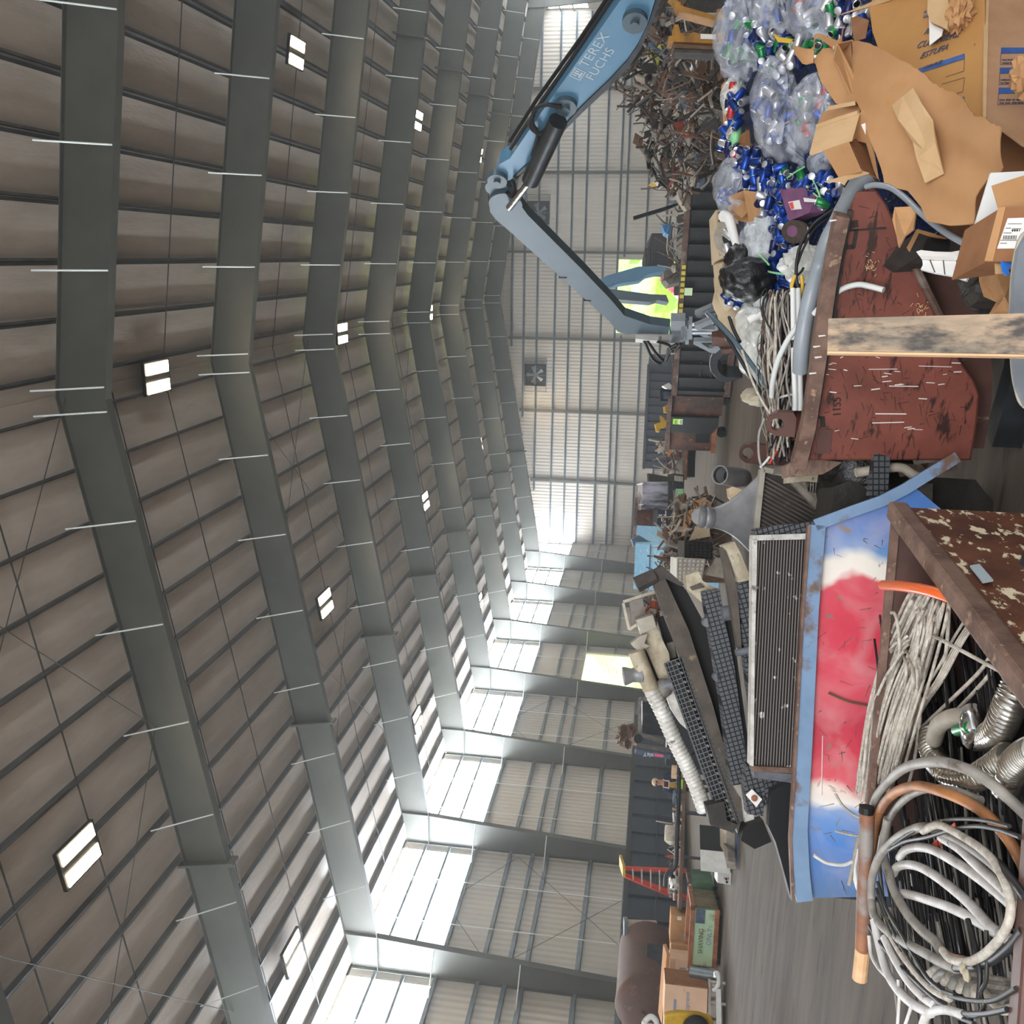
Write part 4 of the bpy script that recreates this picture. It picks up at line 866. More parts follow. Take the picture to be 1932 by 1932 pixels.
MB().cell(Vector((a.x, a.y, .1)) + dd * .2 - n_ * .03, dd * .75, n_ * .03, z * .1).build('skirting', 'white_paint', t)
t = thing('forklift', 'yellow machine with a black tyre just inside the photo edge by the pink carton', 'vehicle', onZ(1372, 1935, 0)); d = 14
MB().plate([C(x, y, 14) for x, y in [(1254, 1915), (1280, 1911), (1320, 1914), (1345, 1922), (1352, 1960), (1252, 1960)]], .12).build('body', 'yellow_paint', t, bevel=.03)
MB().lathe(C(1312, 1940, 13.9), -FWD, [(0, .12), (0, .2), (.12, .2), (.14, .12)], 24).build('tyre', 'rubber', t, smooth=True)
tag(MB().tube([C(*q, 16) for q in [(1217, 1926), (1217, 1934), (1238, 1938), (1238, 1926), (1228, 1918), (1217, 1926)]], .05, 8).build('ring', 'white_paint', smooth=True), 'white ring handle in front of the dark container at the photo edge', 'handle')
# ---- the scrap mountain on the far side
HP = plane3((1170, 60, 19), (1360, 20, 12), (1300, 340, 19))
tag(MB().blob(C(1330, 90, 19.5) * 1 + Vector((2.6, 1.6, -1.4)), (4.2, 3.6, 2.9), 4, .16, 2.0, 40, 26).build('scrap_mound', 'scrap_dark', smooth=False, kind='stuff'), 'dark core of the tall mixed scrap mountain behind the can bags', 'scrap heap')
PZ = [(1150, 90), (1170, 60), (1190, 40), (1230, 20), (1290, 30), (1360, 60), (1375, 200), (1372, 330), (1300, 360), (1262, 385), (1245, 330), (1215, 250), (1200, 200), (1165, 150)]
mb = junk(PZ, lambda x, y: C(x, y, HP_d(x, y)), 10, (.3, .9)) if False else MB()
def hpd(x, y): return C(x, y, (HP(x, y) - EYE).dot(FWD) + rnd(-.5, .3))
junk(PZ, hpd, 900, (.15, .85), (12, 6, 3, 7, .7, .6), mb); o = mb.build('scrap_metal', [MATS[q] for q in SCR], kind='stuff'); tag(o, 'mixed bars, pipes and sheets of the tall scrap mountain', 'scrap heap')
def hp2(P, dz=-.5): return [C(x, y, (HP(x, y) - EYE).dot(FWD) + dz) for x, y in P]
for nm, P, th, M, lb in (
    ('angle_iron', [(1213, 92), (1218, 94), (1240, 112), (1270, 126), (1268, 133), (1250, 130), (1232, 116)], .12, 'acid_green', 'bent acid green bar on the scrap mountain'),
    ('steel_bracket', [(1226, 92), (1250, 85), (1252, 90), (1228, 98)], .1, 'acid_green', 'short acid green bar above the bent one on the scrap mountain'),
    ('timber', [(1322, 96), (1328, 100), (1298, 160), (1270, 228), (1264, 226), (1294, 154)], .12, 'scrap_pale', 'long pale timber lying across the scrap mountain'),
    ('timber', [(1286, 180), (1294, 180), (1302, 230), (1301, 262), (1294, 262)], .12, 'scrap_pale', 'short pale timber beside the long one on the scrap mountain'),
    ('timber', [(1290, 285), (1302, 290), (1308, 352), (1300, 352), (1296, 315)], .12, 'scrap_pale', 'pale board standing at the container end of the scrap mountain'),
    ('angle_iron', [(1308, 285), (1316, 300), (1320, 355), (1314, 355)], .12, 'scrap_blue', 'blue grey board standing beside the pale board'),
    ('cabinet', [(1313, 212), (1345, 204), (1366, 210), (1364, 234), (1318, 238)], .5, 'scrap_grey', 'grey dusty metal cabinet lying on the scrap mountain'),
    ('steel_bracket', [(1250, 150), (1262, 146), (1254, 156), (1258, 176), (1268, 174), (1262, 182), (1255, 180)], .1, 'scrap_red', 'salmon red bracket on the scrap mountain'),
    ('sheet_metal', [(1252, 190), (1268, 178), (1264, 205), (1254, 212)], .1, 'scrap_red', 'dark red torn sheet below the salmon bracket'),
    ('canister', [(1196, 142), (1212, 146), (1232, 158), (1230, 166), (1212, 158), (1200, 152)], .25, 'scrap_pale', 'pale dented canister on the upper scrap mountain'),
    ('sheet_metal', [(1222, 350), (1230, 345), (1240, 348), (1232, 356), (1224, 356)], .2, 'yellow_paint', 'yellow crumpled sheet at the foot of the scrap mountain'),
    ('sheet_metal', [(1236, 345), (1246, 340), (1250, 352), (1244, 356), (1250, 362), (1240, 360)], .1, 'white_paint', 'white folded sheet beside the yellow crumpled one'),
    ('steel_bar', [(1264, 340), (1270, 340), (1282, 375), (1296, 398), (1290, 400), (1276, 378)], .1, 'scrap_pale', 'bent pale strip hanging over the container rim')):
    tag(MB().plate(hp2(P), th).build(nm, M), lb, nm.replace('_', ' '))
for pts, r, M, lb in (([(1162, 124), (1175, 108), (1190, 104), (1200, 110)], .03, 'scrap_pale', 'pale bent tube at the very top of the scrap mountain'), ([(1164, 128), (1180, 138), (1196, 136)], .03, 'scrap_pale', 'pale bent tube just under the topmost tube'), ([(1275, 108), (1300, 102), (1306, 128), (1276, 142)], .03, 'white_paint', 'white bent tube frame on the scrap mountain'), ([(1282, 175), (1276, 140), (1278, 108)], .025, 'scrap_pale', 'pale rod beside the white tube frame'), ([(1296, 210), (1312, 190), (1330, 162)], .025, 'scrap_brown', 'thin brown rod beside the long pale timber'), ([(1268, 235), (1284, 262), (1300, 274)], .03, 'scrap_pale', 'pale twisted rod under the long timber')):
    tag(MB().tube([C(x, y, (HP(x, y) - EYE).dot(FWD) - .5) for x, y in pts], r, 6).build('bent_tube', M, smooth=True), lb, 'tube')
# yellow steel frame above the can bags
t = thing('machinery_stand', 'rusty yellow steel machine frame above the clear can bags', 'steel frame', C(1400, 40, 11)); d = 10.5
for P, M, nm in (([(1264, -10), (1270, -10), (1282, 20), (1350, 38), (1352, 30), (1290, 12)], 'orange_paint', 'curved_arm'), ([(1262, 78), (1352, 82), (1352, 64), (1284, 62), (1280, 46), (1272, 46), (1274, 66), (1262, 68)], 'orange_paint', 'crossbar'), ([(1270, 82), (1352, 88), (1352, 94), (1270, 90)], 'scrap_brown', 'angle_rail'), ([(1272, 92), (1352, 96), (1352, 101), (1274, 98)], 'scrap_dark', 'angle_rail'), ([(1286, -10), (1300, -10), (1290, 10), (1284, 10)], 'scrap_brown', 'plate')):
    MB().plate([C(x, y, d) for x, y in P], .16).build(nm, M, t)
for x, y in ((1352, 35), (1352, 80)): MB().cell(C(x, y, 10.6) * 1, Vector((.1, 0, 0)), Vector((0, .1, 0)), Vector((0, 0, -C(x, y, 10.6).z))).build('leg', 'orange_paint', t)
MB().plate([C(x, y, d - .02) for x, y in [(1322, 64), (1350, 65), (1350, 74), (1322, 73)]], .01).build('sticker', 'white_paint', t)
# ---- beige dusty tank and its base in front of the container
t = thing('dusty_tank', 'dusty beige capped tank with a bulging collar in front of the black container', 'tank', onZ(1420, 560, 0)); d = 15
ax0 = C(1371, 494, 14.6); ax1 = C(1386, 640, 14.8); dd = ax1 - ax0; LL = dd.length; u = dd.normalized()
MB().lathe(ax0, u, [(0, .01), (0, .19), (.02, .215), (.2, .215), (.24, .23), (.42, .23), (.5, .26), (.6, .29), (.7, .27), (.8, .23), (1.0, .2), (LL, .14), (LL, .01)], 32).build('shell', 'beige_dust', t, smooth=True)
MB().lathe(ax0 - u * .006, u, [(0, .02), (0, .19), (.006, .19)], 28).build('cap', 'scrap_pale', t)
MB().blob(C(1377, 545, 14.4), (.3, .3, .2), 3, .1, 1.5, 20, 14).build('bulge', 'beige_dust', t, smooth=True)
a = ax0.copy(); MB().box(Vector((ax0.x - .3, ax0.y + .1, a.z / 2 - .1)), (1.2, .5, a.z - .3)).build('pedestal', 'dark_steel', t)
t = thing('steel_slab', 'dusty beige slab with small holes lying above the round ring', 'steel plate', onZ(1420, 430, 0) * 0 + C(1375, 440, 14.3)); MB().plate([C(x, y, 14.2) for x, y in [(1351, 396), (1372, 396), (1374, 480), (1356, 484)]], .5).build('slab', 'beige_dust', t)
for k in range(5): MB().lathe(C(1356.5, 402 + k * 15, 14.19), -FWD, [(0, .018), (.004, .018)], 10).build('bolt', 'scrap_brown', t)
t = thing('wheel_ring', 'black and grey rubber ring lying beside the dusty beige slab', 'ring', C(1385, 450, 13.6)); MB().lathe(C(1384, 450, 13.4), (FWD * -1 + DOWN * -.4), [(0, .18), (0, .27), (.12, .27), (.12, .18)], 28).build('rim', 'scrap_pale', t, smooth=True); MB().lathe(C(1388, 450, 13.3), (FWD * -1 + DOWN * -.4), [(0, .05), (0, .17), (.14, .17), (.14, .05)], 20).build('hub', 'rubber', t, smooth=True)
# ================================================================== THE FOREGROUND
mat('hopper_red', '82483c', '63352b', .5, scale=2.2, lo=.35, hi=.65, c3='35201a', s3=7, lo3=.56, hi3=.64, stretch3=(.7, .7, 2.5), bump=.15, bscale=14)
mat('hopper_brown', '5d3f38', '452e29', .5, scale=3, lo=.35, hi=.65, c3='8d7268', s3=7, lo3=.64, hi3=.72, stretch3=(1.5, 1.5, .8), bump=.15, bscale=20)
mat('rim_rust', '7c6154', '5b443a', .65, scale=7, lo=.4, hi=.6, c3='a98a72', s3=14, lo3=.6, hi3=.7, bump=.4, bscale=24)
mat('rust_flaked', '6d4029', '4e2b1c', .7, scale=4, lo=.35, hi=.62, c3='e3d3b4', s3=7, lo3=.56, hi3=.6, stretch3=(1.2, 1.2, 2.6), bump=.3)
mat('white_mark', 'dcd6d2', None, .6); mat('black_mark', '2a201d', None, .7)
mat('blue_rim', '7690b0', '66819f', .45, scale=4, lo=.4, hi=.7, c3='6b5648', s3=4.5, lo3=.54, hi3=.64, bump=.2)
mat('alu', '8f8f91', '727274', .45, metal=.4, scale=4, lo=.35, hi=.65, c3='6f675c', s3=5, lo3=.6, hi3=.74, bump=.15)
mat('alu_dirty', 'b0aba0', '928b7e', .5, metal=.25, scale=6, lo=.35, hi=.65, c3='5c5448', s3=7, lo3=.6, hi3=.7, bump=.3, bscale=25)
mat('alu_white', 'dcdad4', 'b9b6af', .5, metal=.2, scale=9, lo=.4, hi=.62, c3='6d6a66', s3=14, lo3=.62, hi3=.7, bump=.4, bscale=40)
mat('beige_tank', 'bab09a', '9a8e78', .6, scale=8, lo=.4, hi=.62, c3='5f5646', s3=14, lo3=.63, hi3=.7, bump=.35, bscale=30)
mat('fins', '4a4442', None, .5, metal=.3)
mat('tank_plastic', '6d7076', '55585d', .45, scale=6, lo=.4, hi=.6, c3='a3a09a', s3=6, lo3=.62, hi3=.76)
mat('channel_brown', '574e46', '453d37', .6, scale=6, lo=.4, hi=.6, c3='8d7a5e', s3=9, lo3=.64, hi3=.74)
mat('mesh_wire', '6f7276', None, .5, metal=.3)
mat('pvc_grey', '8d949b', '81888f', .32, scale=3, lo=.4, hi=.7, c3='b9b4ab', s3=9, lo3=.66, hi3=.78)
mat('pipe_pale', 'cfd3d0', None, .45)
mat('cable_pale', 'c6bfb4', 'a59c90', .6, scale=30, lo=.4, hi=.6, bump=.6, bscale=200, bdist=.002, c3='857a6c', s3=9, lo3=.6, hi3=.7)
mat('cable_grey', '9a968f', '827c75', .55, scale=8, lo=.4, hi=.6, c3='5e554f', s3=9, lo3=.6, hi3=.7)
mat('cable_white', 'd6d4d2', 'b8b3ae', .5, scale=7, lo=.45, hi=.65, c3='6f6863', s3=12, lo3=.64, hi3=.72)
mat('cable_black', '161618', '26262a', .45, scale=9)
mat('cable_striped', '2a2b2b', 'b3ad52', .5, scale=30, lo=.62, hi=.66)
mat('cable_orange', 'b5794a', '8f5f3c', .55, scale=6, c3='6a5648', s3=7, lo3=.58, hi3=.7)
mat('tube_orange', 'e2642c', None, .3); mat('signal_orange', 'e8542c', None, .5)
mat('conduit_metal', 'b9b4aa', '98928a', .25, metal=.9, scale=8, c3='7a6a58', s3=8, lo3=.62, hi3=.74)
mat('pipe_copper', '9c6b4c', '7b5240', .6, scale=5, lo=.4, hi=.6, c3='8d8580', s3=5, lo3=.54, hi3=.66, stretch3=(1, 1, 1), bump=.3)
mat('wood_grey', 'ad957c', '867a6b', .8, scale=6, lo=.4, hi=.58, stretch=(3, 3, .35), c3='4b4745', s3=5, lo3=.47, hi3=.6, stretch3=(3, 3, 1), bump=.2, bscale=30)
mat('wood_fresh', 'dcb48c', 'cfa47a', .75, scale=6, stretch=(3, 3, .4))
mat('pallet', '8f766a', '786054', .8, scale=8, stretch=(1, 5, 5))
mat('kraft', 'b98d62', 'a67a50', .9, scale=5, lo=.4, hi=.65, bump=.5, bscale=9, bdist=.02)
mat('card_tan', 'b78c63', 'ab8058', .85, scale=1.6, lo=.38, hi=.66, c3='a77b4e', s3=2.6, lo3=.58, hi3=.74, spec=.15, bump=.1, bscale=60)
mat('card_big', 'b58751', 'a6794a', .85, scale=1.2, lo=.4, hi=.66, spec=.15)
mat('card_grey', 'b08a6c', 'a37d60', .85, scale=3, spec=.15)
mat('card_light', 'c9a880', 'bf9d74', .85, scale=3, spec=.15)
mat('print_blue', '355a9c', '2d4f8c', .7, scale=20); mat('print_ink', '57505e', None, .7)
mat('paper', 'e6e3df', None, .8); mat('plastic_white', 'e3e4e3', None, .4); mat('tape_blue', '2f74d0', None, .5)
mat('tub_grey', '7f858d', '767c84', .5, scale=6)
mat('can_blue', '1b449a', '12357c', .28, metal=.55, scale=14, lo=.4, hi=.6, vary=.35)
mat('can_silver', 'd2d3d6', None, .3, metal=.75); mat('can_navy', '1c2354', None, .3, metal=.5); mat('can_red', 'b83a3a', None, .3, metal=.4); mat('can_green', '1f7a44', None, .3, metal=.4)
mat('can_heap', '18346f', '0f1d3d', .4, metal=.4, scale=16, lo=.42, hi=.58, c3='b9bfca', s3=22, lo3=.62, hi3=.68, bump=1., bscale=22, bdist=.05)
mat('bag_black', '141416', None, .28, bump=.7, scale=3, bscale=9, bdist=.03)
mat('carton_purple', '7d5276', '6b4368', .6, scale=6); mat('coir', '4d4038', '3b312b', .95, scale=20)
mat('wire_green', '8fd39b', None, .5); mat('tape_red', 'd8574f', None, .5); mat('yellow_wire', 'd9b03c', None, .5)
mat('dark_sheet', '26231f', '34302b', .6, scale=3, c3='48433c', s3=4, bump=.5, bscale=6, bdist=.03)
mat('glass_scrap', 'c9ccca', 'a9adab', .2, scale=18, lo=.42, hi=.58, bump=.8, bscale=26, bdist=.03)
def clear(name, tint, lo, hi, sc):
    M = bpy.data.materials.new(name); M.use_nodes = True; nt = M.node_tree; B = nt.nodes['Principled BSDF']; out = nt.nodes['Material Output']
    B.inputs['Base Color'].default_value = hexc(tint); B.inputs['Roughness'].default_value = .22; B.inputs['Specular IOR Level'].default_value = .7
    tr = nd(nt, 'ShaderNodeBsdfTransparent'); tr.inputs[0].default_value = (.97, .98, 1, 1)
    tc = nd(nt, 'ShaderNodeTexCoord'); nz = nd(nt, 'ShaderNodeTexNoise', Scale=sc, Detail=3, Roughness=.5, Distortion=.8); lk(nt, tc, 'Object', nz, 'Vector')
    mr = nd(nt, 'ShaderNodeMapRange'); mr.inputs[1].default_value = .4; mr.inputs[2].default_value = .68; mr.inputs[3].default_value = lo; mr.inputs[4].default_value = hi; lk(nt, nz, 0, mr, 0)
    bp = nd(nt, 'ShaderNodeBump', Strength=.4, Distance=.012); lk(nt, nz, 0, bp, 'Height'); lk(nt, bp, 0, B, 'Normal')
    mx = nd(nt, 'ShaderNodeMixShader'); lk(nt, mr, 0, mx, 0); lk(nt, tr, 0, mx, 1); lk(nt, B, 0, mx, 2); lk(nt, mx, 0, out, 'Surface'); MATS[name] = M
clear('bag_clear', 'dfe4ee', .16, .42, 8.); clear('bag_milky', 'e9ebe2', .35, .8, 6.)
# radiator fins: fine stripes running along the core
def stripes(M, dirv, scale, ca, cb, lo=.35, hi=.65):
    nt, B = base_of(M); tc = nd(nt, 'ShaderNodeTexCoord'); dt = nd(nt, 'ShaderNodeVectorMath', operation='DOT_PRODUCT'); dt.inputs[1].default_value = dirv; lk(nt, tc, 'Object', dt, 0)
    ml = nd(nt, 'ShaderNodeMath', operation='MULTIPLY'); ml.inputs[1].default_value = scale; lk(nt, dt, 'Value', ml, 0); sn = nd(nt, 'ShaderNodeMath', operation='SINE'); lk(nt, ml, 0, sn, 0)
    nz = nd(nt, 'ShaderNodeTexNoise', Scale=14.); lk(nt, tc, 'Object', nz, 'Vector')
    mr = nd(nt, 'ShaderNodeMapRange'); mr.inputs[1].default_value = -.2; mr.inputs[2].default_value = .7; lk(nt, sn, 0, mr, 0)
    mx = nd(nt, 'ShaderNodeMix', data_type='RGBA'); mx.inputs[6].default_value = hexc(ca); mx.inputs[7].default_value = hexc(cb); lk(nt, mr, 0, mx, 0)
    m3 = nd(nt, 'ShaderNodeMix', data_type='RGBA'); m3.inputs[7].default_value = hexc('c9c4bf'); r3 = nd(nt, 'ShaderNodeMapRange'); r3.inputs[1].default_value = .66; r3.inputs[2].default_value = .74; lk(nt, nz, 0, r3, 0); lk(nt, r3, 0, m3, 0); lk(nt, mx, 2, m3, 6)
    lk(nt, m3, 2, B, 'Base Color'); bp = nd(nt, 'ShaderNodeBump', Strength=.6, Distance=.006); lk(nt, sn, 0, bp, 'Height'); lk(nt, bp, 0, B, 'Normal')
stripes(MATS['fins'], (0, 0, 1), 2 * pi / .0175, '1f1b1a', '756f6b')
def grid_mat(name, du, dv, su, sv, ca, cb):
    mat(name, ca, None, .5); nt, B = base_of(MATS[name]); tc = nd(nt, 'ShaderNodeTexCoord'); prev = None
    for d, s in ((du, su), (dv, sv)):
        dt = nd(nt, 'ShaderNodeVectorMath', operation='DOT_PRODUCT'); dt.inputs[1].default_value = d; lk(nt, tc, 'Object', dt, 0)
        ml = nd(nt, 'ShaderNodeMath', operation='MULTIPLY'); ml.inputs[1].default_value = 2 * pi / s; lk(nt, dt, 'Value', ml, 0); cs = nd(nt, 'ShaderNodeMath', operation='COSINE'); lk(nt, ml, 0, cs, 0)
        if prev is None: prev = cs
        else:
            mxm = nd(nt, 'ShaderNodeMath', operation='MAXIMUM'); lk(nt, prev, 0, mxm, 0); lk(nt, cs, 0, mxm, 1); prev = mxm
    mr = nd(nt, 'ShaderNodeMapRange'); mr.inputs[1].default_value = .72; mr.inputs[2].default_value = .86; lk(nt, prev, 0, mr, 0)
    mx = nd(nt, 'ShaderNodeMix', data_type='RGBA'); mx.inputs[6].default_value = hexc(ca); mx.inputs[7].default_value = hexc(cb); lk(nt, mr, 0, mx, 0); lk(nt, mx, 2, B, 'Base Color')
    bp = nd(nt, 'ShaderNodeBump', Strength=.8, Distance=.012); lk(nt, mr, 0, bp, 'Height'); lk(nt, bp, 0, B, 'Normal')
grid_mat('grid_tank', DOWN + RIGHT * .28, RIGHT - DOWN * .28, .034, .032, '55585d', '1b1c1f')
grid_mat('grid_tank_dark', DOWN, RIGHT, .034, .034, '4c4f54', '1d1e20')
# ---- red tipping hopper, side panel towards the photographer
zv = Vector((0, 0, 1))
RP = Plane(C(1510, 868, 5.5), C(1600, 372, 4.65), C(1510, 868, 5.5) + zv); rn = RP.n
t = thing('tipping_hopper', 'large rust red tipping hopper with scratched side panel behind the upright plank', 'hopper', Vector((RP(1860, 640).x, RP(1860, 640).y, 0)))
PN = [(1514, 868), (1534, 793), (1558, 662), (1568, 597), (1578, 532), (1590, 460), (1602, 395), (1618, 362), (1655, 361), (1672, 385), (1700, 445), (1735, 520), (1775, 620), (1812, 682), (1838, 720), (1847, 745), (1844, 790), (1832, 868)]
pp = [RP(*q) for q in PN]
panel = MB().plate(pp, .012, rn).build('side_panel', 'hopper_red', t)
dep = 1.25
edge = [(1832, 868), (1844, 790), (1847, 745), (1838, 720), (1812, 682), (1775, 620), (1735, 520), (1700, 445), (1672, 385), (1655, 361)]
mb = MB()
for a, b in zip(edge, edge[1:]): mb.cell(RP(*a), RP(*b) - RP(*a), rn * dep, zv * .01)
mb.cell(RP(1832, 868), RP(1512, 868) - RP(1832, 868), rn * dep, (RP(1832, 868) - RP(1832, 800)).normalized() * -.01); mb.plate([RP(*q) + rn * dep for q in [(1640, 868), (1660, 600), (1690, 445), (1735, 520), (1775, 620), (1812, 682), (1838, 720), (1847, 745), (1844, 790), (1832, 868)]], .012, rn); mb.build('shell', 'hopper_red', t)
def strip(pl, pts, w, out, th, nm, M, par, sh=0):
    """flange along a line of pixels, w px wide, standing proud by out"""
    A_ = []; B_ = []
    for i, (x, y) in enumerate(pts):
        a = Vector(pts[max(i - 1, 0)]); b = Vector(pts[min(i + 1, len(pts) - 1)]); d = (b - a).normalized(); n = Vector((-d.y, d.x)) * w / 2
        A_.append((x + n.x, y + n.y)); B_.append((x - n.x, y - n.y))
    mb = MB()
    for i in range(len(pts) - 1):
        q = [pl(*A_[i]) - pl.n * out, pl(*A_[i + 1]) - pl.n * out, pl(*B_[i + 1]) - pl.n * out, pl(*B_[i]) - pl.n * out]; mb.plate(q, th, pl.n)
    return mb.build(nm, M, par)
strip(RP, [(1586, 400), (1573, 460), (1560, 532), (1551, 597), (1543, 662), (1523, 793), (1504, 870)], 26, .09, .09, 'rim', 'rim_rust', t)
strip(RP, [(1604, 395), (1592, 460), (1580, 532), (1570, 597), (1560, 662), (1538, 793), (1520, 868)], 9, .02, .02, 'rim_shadow', 'scrap_dark', t)  # dark strip paints in the shade of the recess under the rim
def ringplate(P, hole_c, hr, pl, th, nm, M, par, dz=0):
    N = 20; outer = []; tot = [Vector(p) for p in P]; cx, cy = hole_c; out = []
    for k in range(N):
        a = 2 * pi * k / N; d = Vector((math.cos(a), math.sin(a))); best = None
        for i in range(len(tot)):
            p, q = tot[i], tot[(i + 1) % len(tot)]; e = q - p; den = d.x * e.y - d.y * e.x
            if abs(den) < 1e-9: continue
            s = ((p.x - cx) * e.y - (p.y - cy) * e.x) / den; u = ((p.x - cx) * d.y - (p.y - cy) * d.x) / den
            if s > 0 and -1e-6 <= u <= 1 + 1e-6 and (best is None or s < best): best = s
        out.append(((cx + d.x * best, cy + d.y * best), (cx + d.x * hr, cy + d.y * hr)))
    mb = MB()
    for k in range(N):
        a, b = out[k], out[(k + 1) % N]; mb.plate([pl(*a[0]) + pl.n * dz, pl(*b[0]) + pl.n * dz, pl(*b[1]) + pl.n * dz, pl(*a[1]) + pl.n * dz], th, pl.n)
    return mb.build(nm, M, par)
ringplate([(1504, 782), (1468, 780), (1455, 787), (1446, 801), (1448, 814), (1460, 825), (1500, 829)], (1467, 804), 12, RP, .03, 'lifting_lug', 'hopper_brown', t, .02)
RP2 = Plane(C(1411, 855, 6.6), C(1411, 855, 6.6) + (RP(1510, 868) - RP(1600, 372)), C(1411, 855, 6.6) + zv)
ringplate([(1450, 842), (1420, 837), (1404, 840), (1394, 852), (1395, 864), (1406, 873), (1432, 877), (1510, 880), (1510, 850)], (1411, 855), 10.5, RP2, .03, 'lifting_lug', 'hopper_brown', t, 0)
MB().plate([RP(*q) + rn * .16 for q in [(1720, 506), (1754, 513), (1784, 520), (1806, 528), (1823, 540), (1845, 562), (1861, 588), (1874, 625), (1884, 680), (1888, 740), (1882, 810), (1870, 872), (1838, 872), (1846, 745), (1800, 660)]], .02, rn).build('rocker', 'hopper_brown', t)
mb = MB(); q0 = RP(1888, 860); q0.z = .08; q1 = RP(1888, 560); q1.z = .08
for o in (.1, 1.0): mb.cell(q0 + rn * o - zv * .08, q1 - q0, rn * .16, zv * .16)
mb.build('base_frame', 'dark_steel', t)
mb = MB(); hr = rn * -.03
mb.tube([RP(1716, 478) + hr, RP(1740, 530) + hr, RP(1772, 592) + hr], .022, 8, 3).plate([RP(*q) - rn * .07 for q in [(1703, 470), (1712, 466), (1724, 486), (1715, 493)]], .06, rn); mb.build('latch_rod', 'rust_rail', t)
mb = MB(); random.seed(11)
for k in range(46):
    y = random.gauss(690, 55); x = rnd(1545, 1800)
    if not inpoly(x, y, PN) or 590 < y < 672: continue
    l = rnd(4, 16) if k % 7 else rnd(40, 62); w_ = rnd(.4, 1.0); dy = rnd(-2, 2); pq = [(x, y - w_), (x + l, y - w_ + dy), (x + l + 2, y + dy), (x + l, y + w_ + dy), (x, y + w_)]
    if inpoly(x + l, y, PN): mb.plate([RP(*q) - rn * .003 for q in pq], .003, rn)
for x, y in ((1560, 405), (1540, 620), (1530, 640), (1533, 660), (1523, 690)): mb.plate([RP(x + a, y + b) - rn * .094 for a, b in ((0, 0), (13, -1), (14, 1), (1, 3))], .003, rn)
pm = mb.build('paint_mark', 'white_mark', panel, kind='stuff'); pm['label'] = 'white paint drips'
mb = MB()
for k in range(150):
    x, y = pick(PN); a = rnd(-.5, .5) + (pi / 2 if random.random() < .7 else 0); l = rnd(4, 26); w_ = rnd(.3, .75); d = Vector((math.cos(a), math.sin(a))); n_ = Vector((-d.y, d.x)) * w_; p = Vector((x, y)); q = p + d * l
    if inpoly(q.x, q.y, PN): mb.plate([RP(*v) - rn * .002 for v in (p - n_, q - n_ * .4, q + n_ * .4, p + n_)], .002, rn)
sm = mb.build('scratch', 'black_mark', panel, kind='stuff'); sm['label'] = 'dark scratches'
mb = MB()
for P in ([(1592, 430), (1596, 430), (1600, 462), (1596, 470)], [(1596, 418), (1618, 415), (1620, 428), (1600, 432)], [(1596, 432), (1620, 432), (1672, 428), (1672, 432), (1600, 437)], [(1612, 432), (1620, 432), (1614, 468), (1606, 468)], [(1592, 463), (1614, 460), (1612, 470), (1592, 470)]): mb.plate([RP(*q) - rn * .002 for q in P], .002, rn)
mb.build('weld_patch', 'black_mark', panel)
MB().plate([RP(*q) - rn * .006 for q in [(1543, 808), (1570, 810), (1566, 856), (1540, 854)]], .006, rn).build('patch_plate', 'hopper_brown', panel)
MB().plate([RP(*q) - rn * .003 for q in [(1536, 784), (1556, 786), (1558, 806), (1548, 806), (1547, 790), (1536, 788)]], .003, rn).build('weld_patch', 'black_mark', panel)
lettering('1155', 'black_mark', RP(1586, 785) - rn * .003, RP(1586, 760) - RP(1586, 785), RP(1570, 785) - RP(1586, 785), .062, panel)
# splayed straw-like strips stuck to it
for P, lb in (([(1622, 490), (1640, 486), (1660, 520)], 'ragged straw-coloured fibres stuck to the red hopper panel'), ([(1730, 580), (1742, 572), (1752, 590)], 'pale chips stuck to the red hopper beside the plank')):
    mb = MB(); cx = sum(p[0] for p in P) / 3; cy = sum(p[1] for p in P) / 3
    for k in range(22): a = rnd(0, 2 * pi); x = cx + random.gauss(0, 9); y = cy + random.gauss(0, 9); l = rnd(3, 10); mb.tube([RP(x, y) - rn * .008, RP(x + math.cos(a) * l, y + math.sin(a) * l) - rn * .012], .002, 4)
    tag(mb.build('wood_chips', 'card_light', kind='stuff'), lb, 'wood chips')
# pallet pieces under the hopper
for P, lb in (([(1484, 878), (1512, 862), (1524, 868), (1500, 896), (1484, 902)], 'pale pallet board end beside the wire bundle'), ([(1500, 888), (1530, 866), (1590, 872), (1568, 886), (1552, 895), (1500, 899)], 'dusty pink pallet board under the red hopper corner'), ([(1690, 872), (1740, 878), (1752, 890), (1700, 900)], 'pale pallet block below the red hopper'), ([(1752, 873), (1806, 876), (1806, 888), (1752, 890)], 'short pallet board at the foot of the red hopper')):
    tag(MB().plate([C(x, y, 5.7) for x, y in P], .1).build('pallet_board', 'pallet'), lb, 'pallet board')
